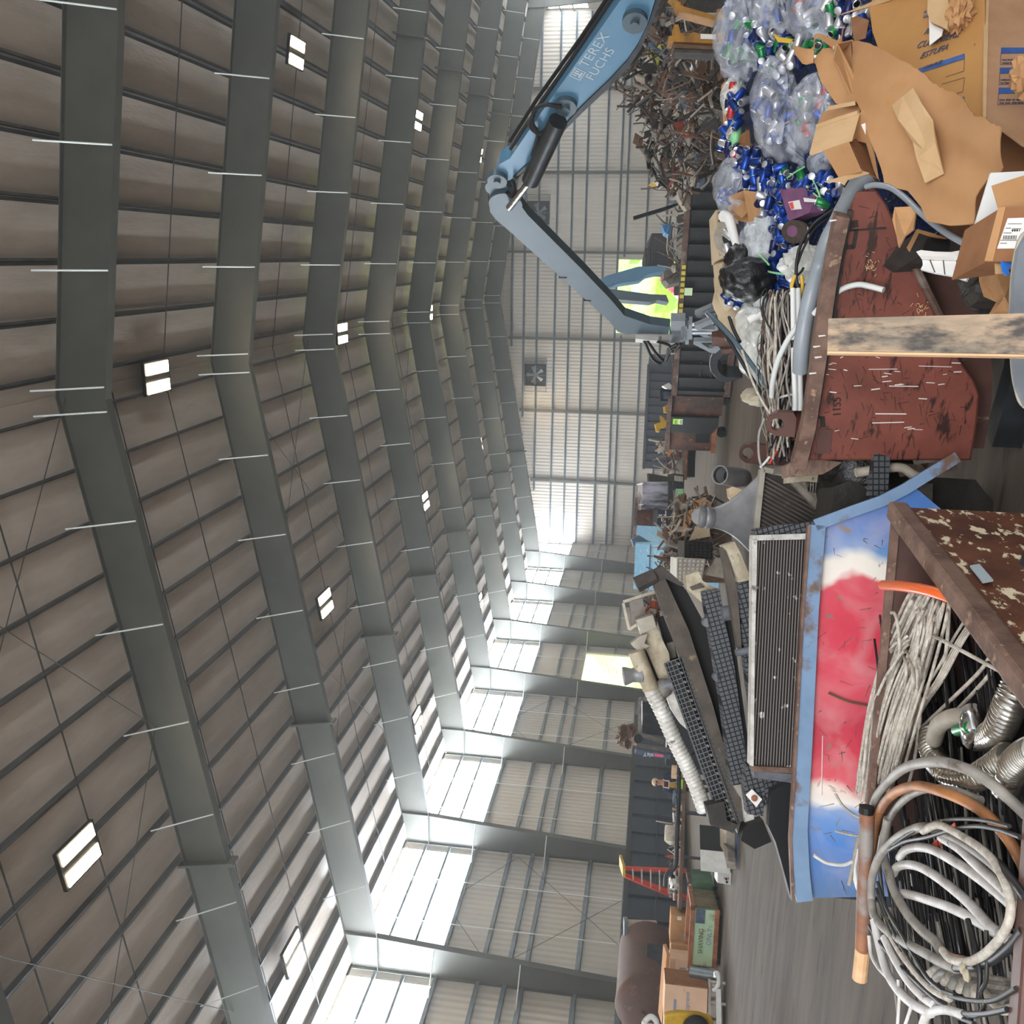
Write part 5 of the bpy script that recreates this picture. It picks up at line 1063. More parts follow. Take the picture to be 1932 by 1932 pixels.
# ---- upright plank in front of the red hopper
t = thing('plank', 'dirty wooden plank standing upright in front of the red hopper', 'board', Vector((C(1932, 630, 2.65).x, C(1932, 630, 2.65).y, .4)))
a = [C(1563, 601, 2.75), C(1561, 662, 2.75), C(2040, 670, 2.55), C(2040, 588, 2.55)]
MB().plate(a, .032).build('face', 'wood_grey', t); nn = (a[0] - a[1]).cross(a[2] - a[1]).normalized(); nn = nn if nn.dot(a[0] - EYE) > 0 else -nn
sd_ = (a[1] - a[0]).normalized(); MB().plate([a[1] + sd_ * .001, a[2] + sd_ * .001, a[2] + sd_ * .001 + nn * .034, a[1] + sd_ * .001 + nn * .034], .006, sd_).build('cut_edge', 'wood_fresh', t)
t = thing('tub', 'grey plastic tub with pale rim at the frame edge behind the plank', 'tub', C(1932, 560, 3.1) - zv * .2); P = [(1990, 420), (1938, 440), (1922, 470), (1914, 520), (1911, 592), (1913, 680), (1920, 730), (1936, 765), (1990, 780)]
MB().plate([C(x, y, 2.95) for x, y in P], .02).build('body', 'tub_grey', t); mb = MB()
mb.tube([C(x, y, 2.98) for x, y in P], .012, 8); mb.build('rim', 'scrap_pale', t, smooth=True)
# ---- blue hopper with red and white spray paint
BL_ = Plane(C(1537, 985, 5.35), C(1500, 1690, 5.45), C(1537, 985, 5.35) + zv); bn = BL_.n
t = thing('tipping_hopper', 'blue hopper sprayed red and white in front of the stacked radiators', 'hopper', Vector((BL_(1560, 1340).x, BL_(1560, 1340).y, 0)))
lat = (BL_(1530, 1690) - BL_(1530, 990)); LA = lat.length; lat.normalize()
mat('spray_panel', '5a86c4', None, .38); nt, B = base_of(MATS['spray_panel']); base0 = t.location; k0 = (BL_(1530, 985) - base0).dot(lat)
tc = nd(nt, 'ShaderNodeTexCoord'); dt = nd(nt, 'ShaderNodeVectorMath', operation='DOT_PRODUCT'); dt.inputs[1].default_value = lat; lk(nt, tc, 'Object', dt, 0)
nz = nd(nt, 'ShaderNodeTexNoise', Scale=2.6, Detail=3.); lk(nt, tc, 'Object', nz, 'Vector'); m1 = nd(nt, 'ShaderNodeMath', operation='MULTIPLY_ADD'); m1.inputs[1].default_value = .42; lk(nt, nz, 0, m1, 0); lk(nt, dt, 'Value', m1, 2)
mr = nd(nt, 'ShaderNodeMapRange'); mr.inputs[1].default_value = k0 + .21; mr.inputs[2].default_value = k0 + .21 + LA; lk(nt, m1, 0, mr, 0)
cr = nd(nt, 'ShaderNodeValToRGB'); lk(nt, mr, 0, cr, 0); E_ = cr.color_ramp.elements
for p_, c_ in ((0, '4b76b8'), (.08, '6d93c4'), (.115, 'e9e4d8'), (.145, 'efe6dc'), (.165, 'd2495a'), (.3, 'cf3f52'), (.45, 'd6475a'), (.55, 'bf3a4c'), (.69, 'd83c50'), (.715, 'f0dcd0'), (.745, 'f2efe8'), (.775, '6f97cc'), (.9, '4f7fc4'), (1.0, '57739a')):
    if p_ in (0, 1.0): e = E_[0 if p_ == 0 else -1]
    else: e = E_.new(p_)
    e.color = hexc(c_)
n2 = nd(nt, 'ShaderNodeTexNoise', Scale=6., Detail=8., Distortion=1.5); lk(nt, tc, 'Object', n2, 'Vector'); r2 = nd(nt, 'ShaderNodeMapRange'); r2.inputs[1].default_value = .63; r2.inputs[2].default_value = .70; lk(nt, n2, 0, r2, 0)
mx = nd(nt, 'ShaderNodeMix', data_type='RGBA'); mx.inputs[7].default_value = hexc('7d7068'); lk(nt, r2, 0, mx, 0); lk(nt, cr, 0, mx, 6); n4 = nd(nt, 'ShaderNodeTexNoise', Scale=3.4, Detail=4., Distortion=.8); lk(nt, tc, 'Object', n4, 'Vector'); r4 = nd(nt, 'ShaderNodeMapRange'); r4.inputs[1].default_value = .45; r4.inputs[2].default_value = .75; r4.inputs[4].default_value = .34; lk(nt, n4, 0, r4, 0)
m4 = nd(nt, 'ShaderNodeMix', data_type='RGBA'); m4.inputs[7].default_value = hexc('d9c3c0'); lk(nt, r4, 0, m4, 0); lk(nt, mx, 2, m4, 6); lk(nt, m4, 2, B, 'Base Color')
bp_ = nd(nt, 'ShaderNodeBump', Strength=.25, Distance=.05); lk(nt, nz, 0, bp_, 'Height'); lk(nt, bp_, 0, B, 'Normal')
PN = [(1534, 990), (1600, 966), (1660, 946), (1722, 916), (1775, 960), (1770, 1200), (1765, 1400), (1760, 1690), (1534, 1694), (1500, 1692), (1510, 1400), (1524, 1150)]
panel = MB().plate([BL_(*q) for q in PN], .012, bn).build('side_panel', 'spray_panel', t)
strip(BL_, [(1540, 990), (1527, 1150), (1515, 1400), (1506, 1560), (1510, 1640), (1516, 1694)], 30, .05, .05, 'flange', 'blue_rim', t)
o = strip(BL_, [(1536, 990), (1600, 966), (1660, 945), (1705, 922), (1740, 900), (1770, 882), (1802, 862)], 21, .05, .03, 'bent_flange', 'blue_rim', t)
strip(BL_, [(1524, 990), (1512, 1150), (1499, 1400), (1489, 1580), (1494, 1692)], 5, .06, .06, 'rim', 'rim_rust', t)
dp = 1.3; mb = MB(); c0, c1, c2, c3 = BL_(1524, 1000), BL_(1500, 1692), BL_(1500, 1692), BL_(1524, 1000)
mb.cell(BL_(1520, 1010) + bn * dp - zv * .5, lat * LA, bn * .012, zv * .5).cell(BL_(1534, 1688) - zv * .55 + bn * .02, bn * dp, lat * .012, zv * .5).cell(BL_(1544, 1000) - zv * .55 + bn * .02, bn * dp, lat * .012, zv * .5)
f0 = BL_(1560, 1000) + bn * .02; f0.z = .45; mb.cell(f0, lat * LA, bn * dp, zv * .02); mb.cell(f0, lat * LA, bn * .012, zv * .3); mb.build('shell', 'navy_bin', t)
mb = MB()
for a_ in (.15, LA - .3): mb.cell(f0 + lat * a_ + bn * .1 - zv * .45, lat * .12, bn * 1.0, zv * .45)
mb.build('base_frame', 'dark_steel', t)
mb = MB(); random.seed(5)
for k in range(70):
    x, y = rnd(1545, 1690), rnd(1010, 1680); a = rnd(0, pi); l = rnd(4, 30); w_ = rnd(.3, .9); d = Vector((math.cos(a), math.sin(a))); n_ = Vector((-d.y, d.x)) * w_; p = Vector((x, y)); q = p + d * l
    mb.plate([BL_(*v) - bn * .002 for v in (p - n_, q - n_ * .3, q + n_ * .3, p + n_)], .002, bn)
sm = mb.build('scratch', 'rust_rail', panel, kind='stuff'); sm['label'] = 'brown scratches'
mb = MB()
for x0, y0, x1, y1 in ((1552, 1388, 1550, 1500),): mb.tube([BL_(x0, y0) - bn * .003, BL_(x1, y1) - bn * .003], .003, 4)
mb.build('pale_scratch', 'white_mark', panel)
tag(MB().tube([BL_(*q) - bn * .02 for q in [(1562, 1306), (1600, 1322), (1652, 1332)]], .007, 6).build('steel_rod', 'scrap_brown'), 'thin bent rod lying across the red spray paint', 'rod')
tag(MB().plate([C(x, y, 5.75) for x, y in [(1455, 1492), (1500, 1470), (1512, 1560), (1500, 1694), (1494, 1700), (1478, 1640), (1464, 1590), (1450, 1560)]], .06).build('rubber_flap', 'rubber'), 'black rubber flap hanging behind the left end of the blue hopper', 'rubber')
# ---- brown hopper full of cable
BR = C(1697, 962, 3.85); BLc = C(1638, 1575, 4.05); FR = C(2004, 1345, 2.3); FLc = C(1896, 1990, 2.35)
for p_ in (BR, BLc, FR, FLc): p_.z = 1.09
t = thing('cable_hopper', 'brown steel hopper heaped with scrap cable at the frame edge', 'hopper', (BR + FLc) / 2 - zv * 1.09)
def wall(a, b, ba, bb, nm, M, th=.012):
    n = (b - a).cross(zv).normalized(); cen = (BR + BLc + FR + FLc) / 4
    if n.dot(cen - a) > 0: n = -n
    return MB().plate([a, b, bb, ba], th, n).build(nm, M, t)
cen = (BR + BLc + FR + FLc) / 4
low = lambda p_, s, h=.2: Vector((cen.x + (p_.x - cen.x) * s, cen.y + (p_.y - cen.y) * s, h))
wall(BR, BLc, low(BR, .97), low(BLc, .97), 'back_panel', 'hopper_brown'); wall(BR, FR, low(BR, 1.0), low(FR, 1.0), 'side_panel', 'rust_flaked'); wall(BLc - zv * .28, FLc - zv * .28, low(BLc, .9), low(FLc, .9), 'side_panel', 'hopper_brown'); wall(FR, FLc, low(FR, .9), low(FLc, .9), 'front_panel', 'hopper_brown')
MB().plate([low(BR, .95), low(BLc, .95), low(FLc, .88), low(FR, .95)], .02, (0, 0, -1)).build('floor_plate', 'scrap_dark', t)
for a, b in ((BR, FR), (FR, FLc)): MB().beam(a, b, .075, .075).build('rim', 'rim_rust' if a is BR else 'hopper_brown', t, bevel=.012)
MB().beam(BR, BLc, .03, .03).build('rim', 'rim_rust', t)
mb = MB()
for p_ in (BR, BLc, FR, FLc): q = low(p_, .9, 0); mb.box(q + zv * .1, (.12, .12, .2))
mb.build('foot', 'dark_steel', t)
SPl = Plane(BR, FR, BR + zv); MB().plate([SPl(*q) + (BR - BLc).normalized() * .03 for q in [(1828, 1086), (1846, 1083), (1872, 1114), (1852, 1118)]], .004, (BR - BLc)).build('sticker', 'paint_grey', t)
def cz(x, y, h): return onZ(x, y, h)
def cable(name, pts, r, M, lb, cat='cable', group=None, seg=8, n=6): return tag(MB().tube([cz(*p) for p in pts], r, seg, n).build(name, M, smooth=True), lb, cat, group)
# dark wires filling the hopper
random.seed(3)
mb = MB()
for k in range(330):
    x0 = rnd(1650, 1880); y0 = rnd(1120, 1600); L_ = rnd(180, 480); h = rnd(.7, .98); s = rnd(.05, .22); mb.mt(0 if random.random() < .93 else 1)
    pts = [(x0, y0, h), (x0 + L_ * s * .5, y0 + L_ * .5, h + rnd(-.05, .08)), (min(x0 + L_ * s, 2000), y0 + L_, h)]; mb.tube([cz(*p) for p in pts], rnd(.003, .008), 5, 4)
o = mb.build('black_wire', [MATS['cable_black'], MATS['cable_grey']], kind='stuff'); tag(o, 'mass of thin black wires filling the brown hopper', 'wires')
tag(MB().blob(low((BR + FLc) / 2, 1, .55), (.78, .95, .34), 6, .1, 2.5, 24, 14).build('wire_core', 'cable_black', kind='stuff'), 'tangled black wire mass deep in the brown hopper', 'wires')
# looped wire rope
LOOP = [[(1628, 1480), (1648, 1350), (1678, 1245), (1722, 1142), (1741, 1130), (1741, 1185), (1718, 1270), (1680, 1400), (1658, 1500)],
        [(1632, 1490), (1656, 1340), (1690, 1240), (1735, 1140), (1748, 1135), (1742, 1200), (1722, 1290), (1690, 1420), (1664, 1508)],
        [(1650, 1480), (1690, 1330), (1730, 1230), (1765, 1150), (1775, 1136), (1772, 1170), (1748, 1262), (1720, 1360), (1690, 1460)],
        [(1630, 1500), (1646, 1380), (1672, 1270), (1700, 1220), (1714, 1226), (1722, 1265), (1716, 1330), (1690, 1430), (1668, 1500)],
        [(1628, 1470), (1640, 1360), (1665, 1290), (1690, 1248), (1697, 1230), (1694, 1180), (1688, 1158), (1682, 1156)]]
k = 0
for base in LOOP[:4]:
    for q in range(7):
        k += 1; ox, oy = rnd(-14, 14), rnd(-26, 26); cable('wire_rope', [(x + ox + rnd(-1.5, 1.5), y + oy, 1.02 + .05 * (i % 2) + rnd(.0, .04)) for i, (x, y) in enumerate(base)], rnd(.0048, .0066), 'cable_pale', 'pale wire rope in the looped bundle at the back of the brown hopper', 'wire rope', 'looped pale wire ropes', 7)
cable('wire_rope', [(x, y, 1.1) for x, y in LOOP[4]], .007, 'cable_pale', 'single frayed rope end standing apart beside the looped wire ropes', 'wire rope')
for k in range(9):
    ox, oy = rnd(-8, 8), rnd(-12, 12); cable('wire_rope', [(1842 + ox, 1160 + oy, 1.0), (1808 + ox, 1212 + oy, 1.02), (1772 + ox, 1280 + oy, 1.03), (1738 + ox, 1330 + oy, 1.0), (1705 + ox * .5, 1400 + oy, 1.0), (1672 + ox * .4, 1490 + oy * .3, 1.0)], .0052, 'cable_pale', 'pale rope of the bundle slanting up to the hopper rim beside the looped ropes', 'wire rope', 'slanting pale wire ropes', 7)
for pts, lb in (([(1878, 1222, 1.0), (1850, 1265, 1.0), (1800, 1315, 1.02), (1752, 1360, 1.0), (1715, 1395, .98)], 'pale rope crossing the black wires, nearer the metal conduit'), ([(1890, 1235, 1.0), (1865, 1275, 1.0), (1815, 1330, 1.0), (1770, 1372, 1.0), (1712, 1400, .98)], 'pale rope crossing the black wires right next to the conduit loop'), ([(1758, 1198, 1.08), (1800, 1220, 1.1), (1860, 1252, 1.06), (1905, 1276, 1.02)], 'stiff pale rope poking across the others below the orange tube'), ([(1788, 1100, 1.05), (1790, 1150, 1.08), (1785, 1230, 1.05), (1775, 1262, 1.0)], 'thin grey wire hanging beside the orange tube'), ([(1734, 1290, 1.03), (1736, 1350, 1.03), (1726, 1430, 1.03), (1712, 1490, 1.0)], 'single pale wire drooping from the looped ropes')):
    cable('wire_rope', pts, .0068, 'cable_pale', lb, 'wire rope')
# orange tube, ribbed metal conduit
cable('orange_tube', [(1666, 1104, 1.16), (1700, 1106, 1.16), (1745, 1113, 1.14), (1790, 1126, 1.1), (1820, 1140, 1.05)], .02, 'tube_orange', 'bright orange plastic tube poking out over the brown hopper', 'tube', seg=14)
def ribbed(pts, r, lb, M='conduit_metal', N=40):
    P = [cz(*p) for p in pts]; return tag(MB().tube(P, lambda t_: r * (.9 + .16 * abs(math.sin(t_ * N * pi))), 16, max(6, int(N * 6 / (len(P) - 1)))).build('flexible_conduit', M, smooth=True), lb, 'conduit', None)
ribbed([(1945, 1250, 1.06), (1925, 1285, 1.08), (1905, 1330, 1.1), (1885, 1375, 1.08), (1862, 1392, 1.02), (1838, 1386, 1.04)], .042, 'large bright ribbed metal conduit rising along the hopper rim', N=36)
ribbed([(1758, 1380, 1.0), (1756, 1410, 1.02), (1768, 1436, 1.02), (1795, 1455, 1.02)], .042, 'short ribbed metal conduit end below the taped loop', N=14)
ribbed([(1758, 1432, 1.0), (1788, 1460, 1.05), (1830, 1470, 1.07), (1870, 1452, 1.08), (1905, 1425, 1.08)], .04, 'ribbed metal conduit lying under the big grey cable arc', N=26)
ribbed([(1898, 1490, 1.0), (1912, 1450, 1.07), (1936, 1426, 1.08), (1960, 1415, 1.08)], .042, 'ribbed metal conduit bending out of the photo beside the grey arc', N=18)
tag(MB().tube([cz(*p) for p in [(1762, 1396, 1.03), (1772, 1368, 1.05), (1800, 1353, 1.05), (1828, 1356, 1.04), (1838, 1372, 1.02)]], .03, 12).build('taped_hose', 'scrap_pale', smooth=True), 'taped pinkish hose loop joining two metal conduits', 'hose')
tag(MB().tube([cz(*p) for p in [(1836, 1350, 1.04), (1838, 1370, 1.06), (1840, 1394, 1.03)]], .042, 14).build('hose_clamp', 'chrome', smooth=True), 'shiny band clamp on the ribbed metal conduit', 'clamp')
tag(MB().tube([cz(*p) for p in [(1806, 1378, 1.08), (1820, 1374, 1.08), (1830, 1372, 1.08)]], .02, 10).build('green_wrap', 'can_green', smooth=True), 'green wrapped wire bundle inside the taped hose loop', 'wires')
# the big coils
def zz(P, z0): return [(1532 + x / 4.83, 1532 + y / 4.83, z0) for x, y in P]
cable('cable', [(1640, 1600, 1.05), (1646, 1528, 1.1), (1660, 1494, 1.14), (1700, 1453, 1.18), (1752, 1438, 1.2), (1805, 1444, 1.18), (1865, 1474, 1.12), (1940, 1540, 1.05)], .0165, 'cable_grey', 'thick grey cable arching highest over the coils', seg=12)
cable('cable', [(1645, 1610, 1.04), (1655, 1546, 1.09), (1678, 1504, 1.14), (1720, 1484, 1.16), (1772, 1492, 1.15), (1845, 1525, 1.1), (1900, 1580, 1.05), (1940, 1650, 1.0)], .0175, 'cable_orange', 'orange brown cable arc just inside the highest grey arc', seg=12)
cable('cable', [(1655, 1640, 1.02), (1668, 1570, 1.06), (1695, 1520, 1.1), (1735, 1492, 1.12), (1790, 1490, 1.12), (1850, 1510, 1.08)], .014, 'cable_grey', 'dusty grey cable lying beneath the orange brown arc', seg=10)
cable('cable', zz([(540, 800), (540, 650), (575, 500), (640, 370), (760, 250), (900, 170), (1050, 140)], 1.12) + zz([(1300, 230), (1560, 400), (1720, 540), (1880, 760)], 1.08), .0165, 'cable_grey', 'grey cable forming the outer ring of the big coil', seg=12)
cable('cable', zz([(1010, 175), (1150, 120), (1330, 200), (1520, 320), (1640, 430), (1740, 600), (1800, 760), (1810, 920), (1770, 1060), (1680, 1190), (1550, 1310), (1400, 1370), (1260, 1340), (1190, 1260)], 1.14), .012, 'cable_pale', 'frayed bare cable forming the round loop of the big coil', seg=10)
cable('cable', zz([(690, 60), (660, 250), (650, 380), (700, 560), (760, 740), (870, 930), (1000, 1080), (1130, 1190), (1190, 1290), (1280, 1370)], 1.09), .0175, 'cable_grey', 'thick dusty cable crossing the inside of the big coil', seg=12)
cable('cable', zz([(540, 800), (570, 950), (680, 1080), (820, 1180), (1000, 1270), (1160, 1360), (1310, 1420)], 1.12), .0165, 'cable_grey', 'grey cable closing the lower side of the outer ring', seg=12)
cable('cable', zz([(1310, 1420), (1480, 1410), (1640, 1350), (1800, 1230), (1930, 1080)], 1.12), .013, 'cable_black', 'dark grey cable at the lower right of the big coil', seg=10)
for P, lb, M in (([(740, 560), (780, 500), (880, 480), (1000, 510), (1150, 600), (1330, 740), (1480, 880), (1620, 1040), (1720, 1110)], 'thick white cable with faint print across the coil', 'cable_white'), ([(800, 420), (850, 350), (960, 320), (1100, 345), (1280, 440), (1480, 570), (1700, 740), (1900, 920)], 'thick white cable above the printed one in the coil', 'cable_white'), ([(1180, 230), (1340, 330), (1500, 480), (1680, 640), (1870, 820), (1960, 900)], 'white cable running under the frayed loop to the frame edge', 'cable_white'), ([(800, 740), (900, 755), (1080, 810), (1280, 880), (1500, 990), (1700, 1110), (1840, 1180)], 'dirty white cable lowest of those crossing the coil', 'cable_white')):
    cable('cable', zz(P, 1.06), .0165, M, lb, seg=12)
for P, lb, M, r in (([(565, 990), (610, 1200), (680, 1450), (800, 1640), (950, 1770), (1080, 1830)], 'thick white cable sweeping down the outside of the coil', 'cable_white', .0165), ([(660, 1150), (760, 1350), (880, 1540), (1020, 1690), (1120, 1760)], 'white cable next to the outermost sweeping one', 'cable_white', .0155), ([(700, 1100), (820, 1300), (960, 1480), (1100, 1620), (1250, 1700)], 'pale grey cable inside the sweeping white pair', 'cable_pale', .012), ([(520, 1130), (540, 1300), (600, 1410), (680, 1500)], 'short white wire bulging furthest out of the coil', 'cable_white', .008),
                    ([(520, 1040), (620, 1190), (780, 1380), (960, 1560), (1140, 1720), (1300, 1850), (1480, 1930)], 'black wire slanting over the sweeping white cables', 'cable_black', .007), ([(590, 700), (640, 900), (740, 1140), (880, 1380), (1020, 1550), (1180, 1650), (1400, 1710), (1640, 1720), (1860, 1610)], 'black and yellow striped wire hugging the coil', 'cable_striped', .007), ([(610, 760), (700, 1000), (820, 1240), (960, 1450), (1100, 1590), (1300, 1670)], 'second black and yellow wire just inside the striped one', 'cable_striped', .006), ([(600, 640), (680, 880), (820, 1120), (940, 1330), (1060, 1520), (1200, 1640)], 'plain black wire between the striped pair and the ring', 'cable_black', .007),
                    ([(700, 350), (850, 270), (1050, 230), (1250, 170), (1480, 130), (1700, 160), (1900, 230)], 'black wire running over the top of the coil', 'cable_black', .007), ([(740, 300), (900, 190), (1100, 100), (1320, 65), (1560, 75), (1800, 130)], 'yellow edged black wire over the top of the coil', 'cable_striped', .006), ([(1550, 360), (1700, 470), (1830, 620), (1950, 780)], 'dark cable beside the frayed loop', 'cable_black', .012),
                    ([(1150, 1780), (1350, 1830), (1560, 1840), (1780, 1800)], 'black wire loop at the very bottom of the heap', 'cable_black', .008), ([(1100, 1700), (1300, 1810), (1500, 1860), (1560, 1760), (1540, 1640), (1590, 1500), (1590, 1080)], 'striped wire hanging straight down across the coil', 'cable_striped', .006), ([(1420, 980), (1470, 1150), (1510, 1330), (1530, 1500), (1520, 1700)], 'straight black wire standing beside the striped one', 'cable_black', .008),
                    ([(785, 1530), (795, 1680), (790, 1800), (780, 1940)], 'thin white wire dangling to the floor', 'cable_white', .006), ([(905, 1770), (880, 1850), (850, 1940)], 'second thin white wire dangling beside the first', 'cable_white', .006), ([(1010, 1930), (1060, 1840), (1200, 1800), (1380, 1850)], 'white cable curling at the bottom frame edge', 'cable_white', .014)):
    cable('cable', zz(P, 1.13), r, M, lb)
for k in range(7):
    P = [(1060 + k * 70, 1480 + k * 35), (1150 + k * 60, 1430 + k * 30), (1300 + k * 60, 1470 + k * 45), (1480 + k * 40, 1500 + k * 50), (1800, 1560 + k * 40)]; cable('cable', zz(P, 1.0 + .01 * k), .014, 'cable_grey' if k % 2 else 'cable_pale', 'one of the dusty cables knotted below the big coil', 'cable', 'knotted cables below the coil', 10)
for x, y, lb in ((1380, 1430, 'small cream tag tied on the coil'), (1410, 1490, 'second cream tag under the first on the coil')): tag(MB().blob(cz(1532 + x / 4.83, 1532 + y / 4.83, 1.15), (.018, .018, .01), 2, .1, 2, 10, 8).build('cable_tag', 'beige_tank', smooth=True), lb, 'tag')
tag(MB().plate([cz(*q, 1.04) for q in [(1748, 1603), (1783, 1566), (1800, 1552), (1802, 1560), (1775, 1594), (1766, 1602)]], .004, (0, 0, -1)).build('orange_card', 'signal_orange'), 'bright orange card scrap under the coil', 'plastic scrap')
tag(MB().plate([cz(*q, .98) for q in [(1782, 1790), (1800, 1800), (1830, 1806), (1850, 1815), (1820, 1812), (1795, 1806)]], .01, (0, 0, -1)).build('orange_card', 'cable_orange'), 'dull orange strip inside the frayed loop', 'plastic scrap')
t = thing('pipe', 'copper brown battered pipe sticking out of the cable hopper', 'pipe', cz(1628, 1700, 1.12)); MB().tube([cz(*p) for p in [(1636, 1528, 1.14), (1634, 1600, 1.14), (1630, 1700, 1.13), (1627, 1790, 1.12), (1622, 1846, 1.12)]], .03, 14).build('tube', 'pipe_copper', t, smooth=True)
MB().tube([cz(1635, 1522, 1.15), cz(1634, 1534, 1.15)], .03, 12).build('black_sleeve', 'rubber', t); MB().tube([cz(1628, 1792, 1.12), cz(1622, 1847, 1.12)], .031, 14).build('broken_end', 'wood_fresh', t)
for pts, lb, M, r in (([(1536, 1614), (1560, 1628), (1590, 1632), (1608, 1626)], 'white twisted rope end resting on the blue paint', 'cable_white', .009), ([(1576, 1568), (1600, 1574), (1622, 1578)], 'short pale wire crossing the blue paint', 'cable_pale', .006), ([(1576, 1498), (1590, 1520), (1612, 1538), (1622, 1542)], 'pale wire curling over the white spray band', 'cable_pale', .007), ([(1620, 1580), (1610, 1630), (1602, 1670)], 'dark cable hanging over the blue hopper corner', 'cable_grey', .012), ([(1618, 1600), (1612, 1640), (1618, 1670), (1622, 1680)], 'white dented cable behind the copper brown pipe', 'cable_white', .014)):
    tag(MB().tube([C(x, y, 4.6) for x, y in pts], r, 8).build('cable', M, smooth=True), lb, 'cable')
# ---- dark clutter between the hoppers
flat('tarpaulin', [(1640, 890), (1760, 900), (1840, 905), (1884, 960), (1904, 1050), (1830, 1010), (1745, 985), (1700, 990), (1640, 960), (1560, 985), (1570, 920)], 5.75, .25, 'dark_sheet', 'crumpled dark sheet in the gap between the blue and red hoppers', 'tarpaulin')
tag(MB().blob(C(1640, 900, 6.0), (.5, .3, .3), 4, .2, 2, 24, 16).build('bag', 'bag_black', smooth=True), 'black bag stuffed in the gap behind the grid strip', 'bag')
flat('wall_panel', [(1735, 912), (1760, 912), (1758, 985), (1732, 985)], 5.6, .1, 'scrap_grey', 'grey metal offcut at the centre of the dark gap', 'sheet metal')
flat('grid_strip', [(1652, 841), (1682, 841), (1674, 940), (1646, 942), (1640, 936)], 5.4, .05, 'grid_tank_dark', 'dark plastic grid strip standing across the red hopper foot', 'plastic grid')
tag(MB().tube([C(x, y, 5.5) for x, y in [(1615, 892), (1660, 885), (1700, 882), (1722, 895), (1745, 905)]], .03, 8).build('sack', 'scrap_pale', smooth=True), 'pale rolled sack edge under the red hopper', 'sack')
# ---- radiators and coolers stacked in the blue hopper
def rp(P, d): return [C(x, y, d) for x, y in P]
t = thing('radiator', 'large upright car radiator with striped core right behind the blue hopper', 'radiator', C(1540, 1230, 5.75)); d = 5.7
MB().plate(rp([(1428, 1018), (1546, 1015), (1546, 1452), (1420, 1446)], d), .05).build('core', 'fins', t)
MB().plate(rp([(1419, 1016), (1429, 1016), (1424, 1250), (1422, 1446), (1415, 1444), (1418, 1250)], d - .02), .07).build('side_bracket', 'alu_white', t)
MB().plate(rp([(1420, 1010), (1540, 1006), (1540, 1017), (1420, 1020)], d - .02), .07).build('header', 'alu_white', t)
MB().plate(rp([(1424, 998), (1480, 990), (1540, 984), (1540, 1007), (1422, 1011)], d), .08).build('top_tank', 'grid_tank', t)
MB().plate(rp([(1418, 1445), (1546, 1452), (1546, 1462), (1420, 1455)], d - .02), .07).build('header', 'rim_rust', t)
MB().plate(rp([(1422, 1455), (1520, 1462), (1518, 1476), (1500, 1478), (1424, 1468)], d), .08).build('bottom_tank', 'tank_plastic', t)
# charge air cooler with its funnel
t = thing('charge_air_cooler', 'aluminium cooler with a funnel-shaped tank behind the striped radiator', 'cooler', C(1500, 970, 6.3)); d = 6.4
MB().plate(rp([(1436, 888), (1482, 896), (1560, 978), (1562, 1000), (1530, 1012), (1425, 1066), (1424, 1010)], d), .06).build('core', 'scrap_dark', t)
mb = MB()
for k in range(19):
    o = k * 8.2; a = (1436 + max(0, (o - 95) * .0) + o * .03 - 4, 893 + o * 1.05); b = (1568, a[1] + (1568 - a[0]) * .56)
    pts = []
    for s in range(33):
        x = a[0] + (b[0] - a[0]) * s / 32; y = a[1] + (b[1] - a[1]) * s / 32
        if inpoly(x, y, [(1436, 888), (1482, 896), (1560, 978), (1562, 1000), (1530, 1012), (1425, 1066), (1424, 1010)]): pts.append((x, y))
    if len(pts) > 2: mb.beam(C(*pts[0], d - .01), C(*pts[-1], d - .01), .009, .012)
mb.build('fin_bars', 'channel_brown', t)
N = 20
def funnel(u, v):
    a = 2 * pi * v; w_ = u ** 1.8; cx = 1338 + (1432 - 1338) * u; cy = 978 + (975 - 978) * u; hw = 19 + (86 - 19) * w_; hd = .07 + (.05 - .07) * u
    return C(cx + math.cos(a) * hw * .12 * (1 - u) + 6 * w_ * math.cos(a) * -.8, cy + math.cos(a) * hw, d + .02 + math.sin(a) * hd)
MB().sheet(funnel, 14, 28).build('funnel_tank', 'alu', t, smooth=True)
nk = C(1340, 978, d); MB().lathe(C(1318, 975, d), C(1345, 978, d) - C(1318, 975, d), [(0, .055), (0, .075), (.03, .078), (.045, .07), (.06, .078), (.085, .07), (.1, .066)], 24).lathe(C(1319, 975, d), FWD, [(0, .001), (.001, .055)], 20).build('neck', 'alu', t, smooth=True)
strip(Plane(C(1436, 888, d - .03), C(1425, 1066, d - .03), C(1500, 980, d - .03)), [(1438, 886), (1428, 980), (1422, 1066)], 10, .02, .05, 'header', 'alu_dirty', t)
strip(Plane(C(1436, 888, d - .03), C(1425, 1066, d - .03), C(1500, 980, d - .03)), [(1440, 886), (1484, 896), (1562, 978)], 10, .02, .05, 'edge_channel', 'alu_dirty', t)
t = thing('pipe_elbow', 'open grey aluminium pipe elbow at the top of the radiator heap', 'pipe', C(1430, 905, 6.6)); d = 6.6; ax = C(1440, 902, d) - C(1358, 896, d)
MB().lathe(C(1358, 896, d), ax + FWD * .28, [(.16, .03), (.02, .058), (0, .06), (0, .07), (.1, .068), (.2, .074), (.3, .066), (.36, .03)], 28, cap=False).build('elbow', 'alu', t, smooth=True); MB().lathe(C(1358, 896, d), ax + FWD * .28, [(.012, .059), (.1, .045), (.15, .001)], 24, cap=False).build('bore', 'rubber', t)
MB().plate(rp([(1374, 922), (1382, 918), (1400, 924), (1430, 930), (1420, 950), (1420, 1000), (1376, 938)], 6.62), .06).build('bracket', 'beige_dust', t)
